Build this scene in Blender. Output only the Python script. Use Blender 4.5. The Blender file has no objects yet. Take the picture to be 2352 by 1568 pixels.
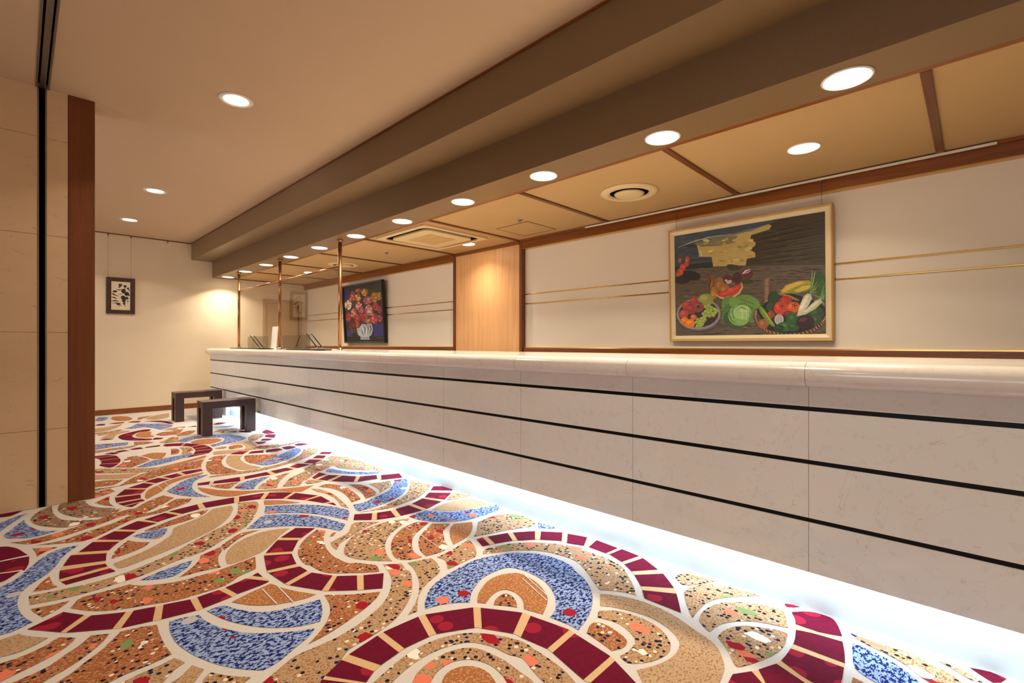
import bpy, bmesh, math, random
from mathutils import Vector, Matrix
from mathutils.geometry import tessellate_polygon
random.seed(7)
PI = math.pi
sc = bpy.context.scene
col = sc.collection
EYE = 1.12                      # eye height; heights below marked e(...) are relative to it
def e(z): return z + EYE

# ------------------------------------------------------------------ materials
def lin(c):
    return tuple(((v/255.0)/12.92 if v/255.0 <= .04045 else ((v/255.0+.055)/1.055)**2.4) for v in c[:3]) + (1.0,)
class N:
    """tiny node-tree helper"""
    def __init__(s, name, rough=.6, metal=0.0, spec=.5):
        s.m = bpy.data.materials.new(name); s.m.use_nodes = True
        s.t = s.m.node_tree; s.b = s.t.nodes['Principled BSDF']
        s.b.inputs['Roughness'].default_value = rough
        s.b.inputs['Metallic'].default_value = metal
        s.b.inputs['Specular IOR Level'].default_value = spec
        s.co = s.t.nodes.new('ShaderNodeTexCoord').outputs['Object']
    def n(s, k, **kw):
        d = s.t.nodes.new(k)
        for a, v in kw.items(): setattr(d, a, v)
        return d
    def l(s, a, b): s.t.links.new(a, b)
    def mapped(s, scale=(1,1,1), rot=(0,0,0)):
        d = s.n('ShaderNodeMapping'); d.inputs['Scale'].default_value = scale; d.inputs['Rotation'].default_value = rot
        s.l(s.co, d.inputs['Vector']); return d.outputs['Vector']
    def noise(s, scale, detail=2, vec=None, rough=.5, dist=0):
        d = s.n('ShaderNodeTexNoise'); d.inputs['Scale'].default_value = scale; d.inputs['Detail'].default_value = detail
        d.inputs['Roughness'].default_value = rough; d.inputs['Distortion'].default_value = dist
        s.l(vec or s.co, d.inputs['Vector']); return d.outputs['Fac']
    def voro(s, scale, vec=None):
        d = s.n('ShaderNodeTexVoronoi'); d.inputs['Scale'].default_value = scale
        s.l(vec or s.co, d.inputs['Vector']); return d.outputs['Distance'], d.outputs['Color']
    def math(s, op, a, b=0.0, c=None):
        d = s.n('ShaderNodeMath', operation=op)
        for i, v in enumerate((a, b) if c is None else (a, b, c)):
            if isinstance(v, (int, float)): d.inputs[i].default_value = v
            else: s.l(v, d.inputs[i])
        return d.outputs[0]
    def ramp(s, fac, stops, mode='LINEAR'):
        d = s.n('ShaderNodeValToRGB'); r = d.color_ramp; r.interpolation = mode
        while len(r.elements) < len(stops): r.elements.new(.5)
        for el, (p, c) in zip(r.elements, stops): el.position = p; el.color = c
        s.l(fac, d.inputs['Fac']); return d.outputs['Color']
    def mix(s, fac, a, b):
        d = s.n('ShaderNodeMix', data_type='RGBA')
        for sock, v in ((d.inputs[0], fac), (d.inputs[6], a), (d.inputs[7], b)):
            if isinstance(v, (int, float)): sock.default_value = v
            elif isinstance(v, tuple): sock.default_value = v
            else: s.l(v, sock)
        return d.outputs[2]
    def color(s, c):
        if isinstance(c, tuple): s.b.inputs['Base Color'].default_value = c
        else: s.l(c, s.b.inputs['Base Color'])
        return s
    def bump(s, h, strength=.2, dist=.002):
        d = s.n('ShaderNodeBump'); d.inputs['Strength'].default_value = strength; d.inputs['Distance'].default_value = dist
        s.l(h, d.inputs['Height']); s.l(d.outputs['Normal'], s.b.inputs['Normal']); return s
def sepR(n, c):
    d = n.n('ShaderNodeSeparateColor'); n.l(c, d.inputs[0]); return d.outputs

def plain(name, rgb, rough=.6, metal=0, spec=.5, var=.06, scale=8, bump=0, bscale=300):
    n = N(name, rough, metal, spec); c = lin(rgb)
    d = tuple(max(0, v*(1-var*2)) for v in c[:3]) + (1,)
    n.color(n.mix(n.noise(scale, 3), d, c))
    if bump: n.bump(n.noise(bscale, 2), bump, .001)
    return n.m
def emis(name, rgb, strength):
    n = N(name); n.color(lin(rgb)); n.b.inputs['Emission Color'].default_value = lin(rgb); n.b.inputs['Emission Strength'].default_value = strength
    return n.m
def wood(name, dark, light, rough=.4, along='z', scale=1.0):
    n = N(name, rough)
    s = {'z': (22,22,.9), 'y': (22,.9,22), 'x': (.9,22,22)}[along]
    v = n.mapped(tuple(q*scale for q in s))
    g = n.noise(1.0, 4, v, .6, .6)
    f = n.noise(6.0, 3, v, .6)
    n.color(n.ramp(n.math('ADD', n.math('MULTIPLY', g, .7), n.math('MULTIPLY', f, .3)), [(.3, lin(dark)), (.7, lin(light))]))
    return n.m
def carpet_mat(kind):
    n = N('carpet_'+kind, .95, 0, .1)
    red, salmon, green, white, navy = lin((150,26,40)), lin((214,118,90)), lin((122,136,84)), lin((232,220,204)), lin((30,34,72))
    if kind == 'cream':
        c = n.mix(n.noise(120, 2), lin((192,184,176)), lin((210,202,194)))
    elif kind == 'rung':
        c = n.mix(n.noise(120, 2), lin((196,160,116)), lin((208,176,134)))
    elif kind == 'maroon':
        d, v = n.voro(9); r = sepR(n, v)
        m = n.math('MULTIPLY', n.math('LESS_THAN', d, .34), n.math('GREATER_THAN', r[0], .45))
        base = n.mix(n.noise(40, 3), lin((84,8,32)), lin((112,16,44)))
        c = n.mix(m, base, lin((146,28,50)))
    elif kind == 'blue':
        base = n.mix(n.noise(25, 2), lin((128,146,190)), lin((160,176,212)))
        v2 = n.mapped((1,1.7,1), (0,0,.7))
        nz = n.noise(52, 3, v2, .65)
        c = n.mix(n.math('GREATER_THAN', nz, .51), base, lin((24,36,96)))
        d, v = n.voro(10); r = sepR(n, v)
        m = n.math('MULTIPLY', n.math('LESS_THAN', d, .3), n.math('GREATER_THAN', r[0], .62))
        c = n.mix(m, c, n.ramp(r[1], [(0, red), (.5, salmon), (.8, lin((180,176,176)))], 'CONSTANT'))
    else:
        P = {'rust': ((140,68,34), (178,134,94), .545, .36), 'tan': ((178,150,116), (146,96,60), .55, .36),
             'plain': ((182,154,120), (148,104,70), .565, 2), 'orange': ((152,86,46), (186,142,98), .56, 2),
             'grey': ((150,122,96), (128,92,72), .52, .5)}[kind]
        nz = n.noise(95, 2, n.mapped((1,1.5,1), (0,0,.7)), .6)
        c = n.mix(n.math('GREATER_THAN', nz, P[2]), lin(P[0]), lin(P[1]))
        c = n.mix(n.math('MULTIPLY', n.noise(6, 2), .35), c, lin(P[1]))
        if P[3] < 1:
            d, v = n.voro(50); r = sepR(n, v)
            m = n.math('MULTIPLY', n.math('LESS_THAN', d, .40), n.math('GREATER_THAN', r[0], (.46 if kind == 'tan' else .50)))
            c = n.mix(m, c, n.ramp(r[1], [(0, lin((36,26,28))), (.5, navy), (.78, lin((224,206,184)))], 'CONSTANT'))
            d2, v2 = n.voro(12.5, n.mapped((1,.62,1), (0,0,.8))); r2 = sepR(n, v2)
            wob = n.math('ADD', d2, n.math('MULTIPLY', n.math('SUBTRACT', n.noise(30, 1), .5), .3))
            m2 = n.math('MULTIPLY', n.math('LESS_THAN', wob, .33), n.math('GREATER_THAN', r2[0], P[3]))
            c = n.mix(m2, c, n.ramp(r2[1], [(0, red), (.36, salmon), (.66, green), (.82, white)], 'CONSTANT'))
    n.color(c); n.bump(n.noise(420, 1), .35, .002)
    return n.m
def marble(name, a, b, rough, seams=True):
    n = N(name, rough, 0, .75)
    big = n.noise(1.6, 4, None, .6, .4); fine = n.noise(26, 4, None, .65)
    c = n.mix(big, lin(a), lin(b))
    c = n.mix(n.math('MULTIPLY', n.math('GREATER_THAN', fine, .60), .10), c, lin((172,150,130)))
    v = n.noise(2.3, 5, n.mapped((1,1,1), (.3,.5,.2)), .55, 1.2)
    vein = n.math('LESS_THAN', n.math('ABSOLUTE', n.math('SUBTRACT', v, .5)), .0016)
    c = n.mix(n.math('MULTIPLY', vein, .25), c, lin((160,136,112)))
    if seams:
        sp = n.n('ShaderNodeSeparateXYZ'); n.l(n.co, sp.inputs[0])
        q = n.math('FRACT', n.math('ADD', n.math('DIVIDE', n.math('SUBTRACT', sp.outputs[1], .479), .788), 20.5))
        m = n.math('LESS_THAN', n.math('ABSOLUTE', n.math('SUBTRACT', q, .5)), .0016)
        c = n.mix(n.math('MULTIPLY', m, .7), c, lin((96,84,74)))
    n.color(c)
    return n.m
def stone(name):
    n = N(name, .55)
    c = n.mix(n.noise(2.2, 5, None, .6, .5), lin((196,160,118)), lin((220,188,146)))
    c = n.mix(n.math('MULTIPLY', n.math('GREATER_THAN', n.noise(9, 5, n.mapped((1,1,2.5)), .7, 1.5), .63), .35), c, lin((158,120,84)))
    n.color(c); n.bump(n.noise(40, 4), .12, .002)
    return n.m
def paint_mat(name, amt=.35, sc_=(1,1,1)):
    n = N(name, .5)
    a = n.n('ShaderNodeVertexColor', layer_name='paint').outputs[0]
    nz = n.noise(60, 4, n.mapped(sc_), .6)
    d = n.n('ShaderNodeMix', data_type='RGBA', blend_type='MULTIPLY'); d.inputs[0].default_value = amt
    n.l(a, d.inputs[6]); n.l(n.ramp(nz, [(.3, (.55,.55,.55,1)), (.65, (1.15,1.15,1.15,1))]), d.inputs[7])
    n.color(d.outputs[2]); n.bump(nz, .15, .001)
    return n.m
def clear(name, tint, alpha, rough=0.0):
    m = bpy.data.materials.new(name); m.use_nodes = True; t = m.node_tree
    for x in list(t.nodes): t.nodes.remove(x)
    o = t.nodes.new('ShaderNodeOutputMaterial'); tr = t.nodes.new('ShaderNodeBsdfTransparent'); gl = t.nodes.new('ShaderNodeBsdfGlossy')
    tr.inputs[0].default_value = tint; gl.inputs['Roughness'].default_value = rough
    fr = t.nodes.new('ShaderNodeFresnel'); fr.inputs[0].default_value = alpha
    mx = t.nodes.new('ShaderNodeMixShader')
    ge = t.nodes.new('ShaderNodeNewGeometry'); inv = t.nodes.new('ShaderNodeMath'); inv.operation = 'SUBTRACT'; inv.inputs[0].default_value = 1.0
    mu = t.nodes.new('ShaderNodeMath'); mu.operation = 'MULTIPLY'
    t.links.new(ge.outputs['Backfacing'], inv.inputs[1]); t.links.new(inv.outputs[0], mu.inputs[0]); t.links.new(fr.outputs[0], mu.inputs[1])
    t.links.new(mu.outputs[0], mx.inputs[0]); t.links.new(tr.outputs[0], mx.inputs[1]); t.links.new(gl.outputs[0], mx.inputs[2]); t.links.new(mx.outputs[0], o.inputs[0])
    return m

M = dict(
 wall=plain('wall_paper', (226,208,180), .8, var=.03, scale=3, bump=.1, bscale=500),
 wallback=plain('wall_paper_back', (230,218,200), .75, var=.03, scale=2, bump=.08, bscale=500),
 ceil=plain('ceiling_paint', (202,174,142), .85, var=.02, scale=2),
 ceil2=plain('ceiling_panel', (186,152,104), .8, var=.03, scale=3),
 soffit=plain('soffit_paper', (130,102,68), .42, var=.08, scale=90, bump=.5, bscale=420),
 trimwood=wood('trim_wood', (100,50,8), (148,80,20), .35, 'y'),
 trimwoodx=wood('trim_wood_cross', (84,40,7), (124,66,18), .35, 'x'),
 trimwoodz=wood('trim_wood_upright', (88,42,7), (132,70,18), .4, 'z'),
 jamb=wood('jamb_wood', (92,44,8), (124,64,18), .45, 'z'),
 oak=wood('oak_panel', (206,150,96), (228,178,122), .4, 'z'),
 marble=marble('marble_polished', (214,210,202), (229,226,218), .08),
 marbletop=marble('marble_top', (216,206,194), (230,222,212), .14),
 stone=stone('wall_stone'),
 black=plain('black_satin', (8,7,7), .4, spec=.2),
 slot=plain('slot_black', (2,2,2), .9, spec=.05),
 alu=plain('aluminium', (150,146,140), .35, .9),
 brass=plain('brass', (212,168,92), .18, 1.0, var=.02),
 bronze=plain('bronze_tube', (164,116,78), .25, .9, var=.02),
 chrome=plain('chrome', (190,186,180), .2, 1.0, var=.02),
 white=plain('white_plastic', (232,226,214), .4),
 paper=plain('white_card', (240,240,238), .6),
 kick=plain('plinth_white', (206,208,204), .45),
 vent=plain('vent_cream', (218,194,148), .5),
 stool=wood('stool_wood', (48,24,20), (70,38,30), .35, 'x'),
 frameblack=plain('frame_black', (22,20,18), .35),
 framebrown=wood('frame_brown', (52,28,20), (74,42,30), .45, 'z'),
 framegold=plain('frame_gold', (198,156,92), .4, .3),
 framecream=plain('frame_cream', (232,212,170), .5),
 doorframe=plain('door_frame_paint', (176,142,98), .6),
 doorleaf=plain('door_leaf', (188,152,104), .5),
 lamp=emis('lamp_glow', (255,240,208), 22.0),
 tube=emis('tube_glow', (226,244,255), 9.0),
 wire=plain('wire_steel', (120,110,100), .4, .6),
 glass=clear('partition_glass', (.94,.93,.90,1), 2.1),
 acrylic=clear('acrylic_sheet', (.66,.62,.54,1), 1.35),
 daylight=emis('window_daylight', (226,236,255), 3.0),
)
CM = {k: carpet_mat(v) for k, v in dict(W='cream', T='rung', M='maroon', B='blue', S='rust', K='tan', P='plain', O='orange', G='grey').items()}

# ------------------------------------------------------------------ mesh helpers
class MB:
    def __init__(s): s.bm = bmesh.new()
    def box(s, x0, x1, y0, y1, z0, z1, bev=0.0, mi=0, mat=None):
        r = bmesh.ops.create_cube(s.bm, size=1)
        vs = r['verts']
        for v in vs:
            v.co = Vector(((x0+x1)/2+v.co.x*(x1-x0), (y0+y1)/2+v.co.y*(y1-y0), (z0+z1)/2+v.co.z*(z1-z0)))
        fs = list({f for v in vs for f in v.link_faces})
        for f in fs: f.material_index = mi
        if bev:
            es = list({q for v in vs for q in v.link_edges})
            r2 = bmesh.ops.bevel(s.bm, geom=es, offset=bev, segments=2, affect='EDGES', profile=.5)
            vs = list({v for f in r2['faces'] for v in f.verts} | {v for v in vs if v.is_valid})
            for f in r2['faces']: f.material_index = mi
        if mat is not None:
            for v in vs: v.co = mat @ v.co
        return s
    def lathe(s, prof, c=(0,0,0), seg=32, axis='z', mi=0, cap=False):
        rings = []
        for r, h in prof:
            ring = []
            for i in range(seg):
                a = 2*PI*i/seg; p = (r*math.cos(a), r*math.sin(a), h)
                if axis == 'y': p = (p[0], p[2], p[1])
                if axis == 'x': p = (p[2], p[0], p[1])
                ring.append(s.bm.verts.new((c[0]+p[0], c[1]+p[1], c[2]+p[2])))
            rings.append(ring)
        for a, b in zip(rings, rings[1:]):
            for i in range(seg):
                f = s.bm.faces.new((a[i], a[(i+1)%seg], b[(i+1)%seg], b[i])); f.material_index = mi; f.smooth = True
        if cap:
            for q in (rings[0][::-1], rings[-1]):
                f = s.bm.faces.new(q); f.material_index = mi
        return s
    def rod(s, a, b, r, seg=10, mi=0):
        a, b = Vector(a), Vector(b); d = (b-a).normalized()
        u = d.orthogonal().normalized(); w = d.cross(u)
        R = [[s.bm.verts.new(p + r*(math.cos(2*PI*i/seg)*u + math.sin(2*PI*i/seg)*w)) for i in range(seg)] for p in (a, b)]
        for i in range(seg):
            f = s.bm.faces.new((R[0][i], R[0][(i+1)%seg], R[1][(i+1)%seg], R[1][i])); f.smooth = True; f.material_index = mi
        s.bm.faces.new(R[0][::-1]).material_index = mi; s.bm.faces.new(R[1]).material_index = mi
        return s
    def prism(s, pts, y0, y1, mi=0, smooth=False):
        """profile in XZ swept along Y"""
        A = [s.bm.verts.new((x, y0, z)) for x, z in pts]; B = [s.bm.verts.new((x, y1, z)) for x, z in pts]
        n = len(pts)
        for i in range(n):
            f = s.bm.faces.new((A[i], A[(i+1)%n], B[(i+1)%n], B[i])); f.material_index = mi; f.smooth = smooth
        s.bm.faces.new(A[::-1]).material_index = mi; s.bm.faces.new(B).material_index = mi
        return s
    def quad(s, *p, mi=0):
        f = s.bm.faces.new([s.bm.verts.new(q) for q in p]); f.material_index = mi; return s
    def build(s, name, mats, parent=None):
        bmesh.ops.recalc_face_normals(s.bm, faces=s.bm.faces)
        me = bpy.data.meshes.new(name); s.bm.to_mesh(me); s.bm.free()
        for m in (mats if isinstance(mats, (list, tuple)) else [mats]): me.materials.append(m)
        o = bpy.data.objects.new(name, me); col.objects.link(o)
        if parent is not None:
            o.parent = parent; o.matrix_parent_inverse = Matrix.Translation(-Vector(parent.location)) if parent.rotation_euler.z == 0 else parent_matrix(parent).inverted()
        return o
def parent_matrix(p): return Matrix.LocRotScale(p.location, p.rotation_euler, p.scale)
def struct(o, label=None):
    o['kind'] = 'structure'
    if label: o['label'] = label
    return o
def tag(o, label, cat, group=None):
    o['label'] = label; o['category'] = cat
    if group: o['group'] = group
    return o
def thing(name, loc, label, cat, group=None):
    o = bpy.data.objects.new(name, None); o.empty_display_size = .1; col.objects.link(o); o.location = loc
    return tag(o, label, cat, group)
def copy_tree(o, loc, label):
    c = o.copy(); col.objects.link(c); c.location = loc; c['label'] = label
    for ch in list(o.children):
        d = ch.copy(); col.objects.link(d); d.parent = c
        for g in list(ch.children):
            k = g.copy(); col.objects.link(k); k.parent = d
    return c

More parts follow.
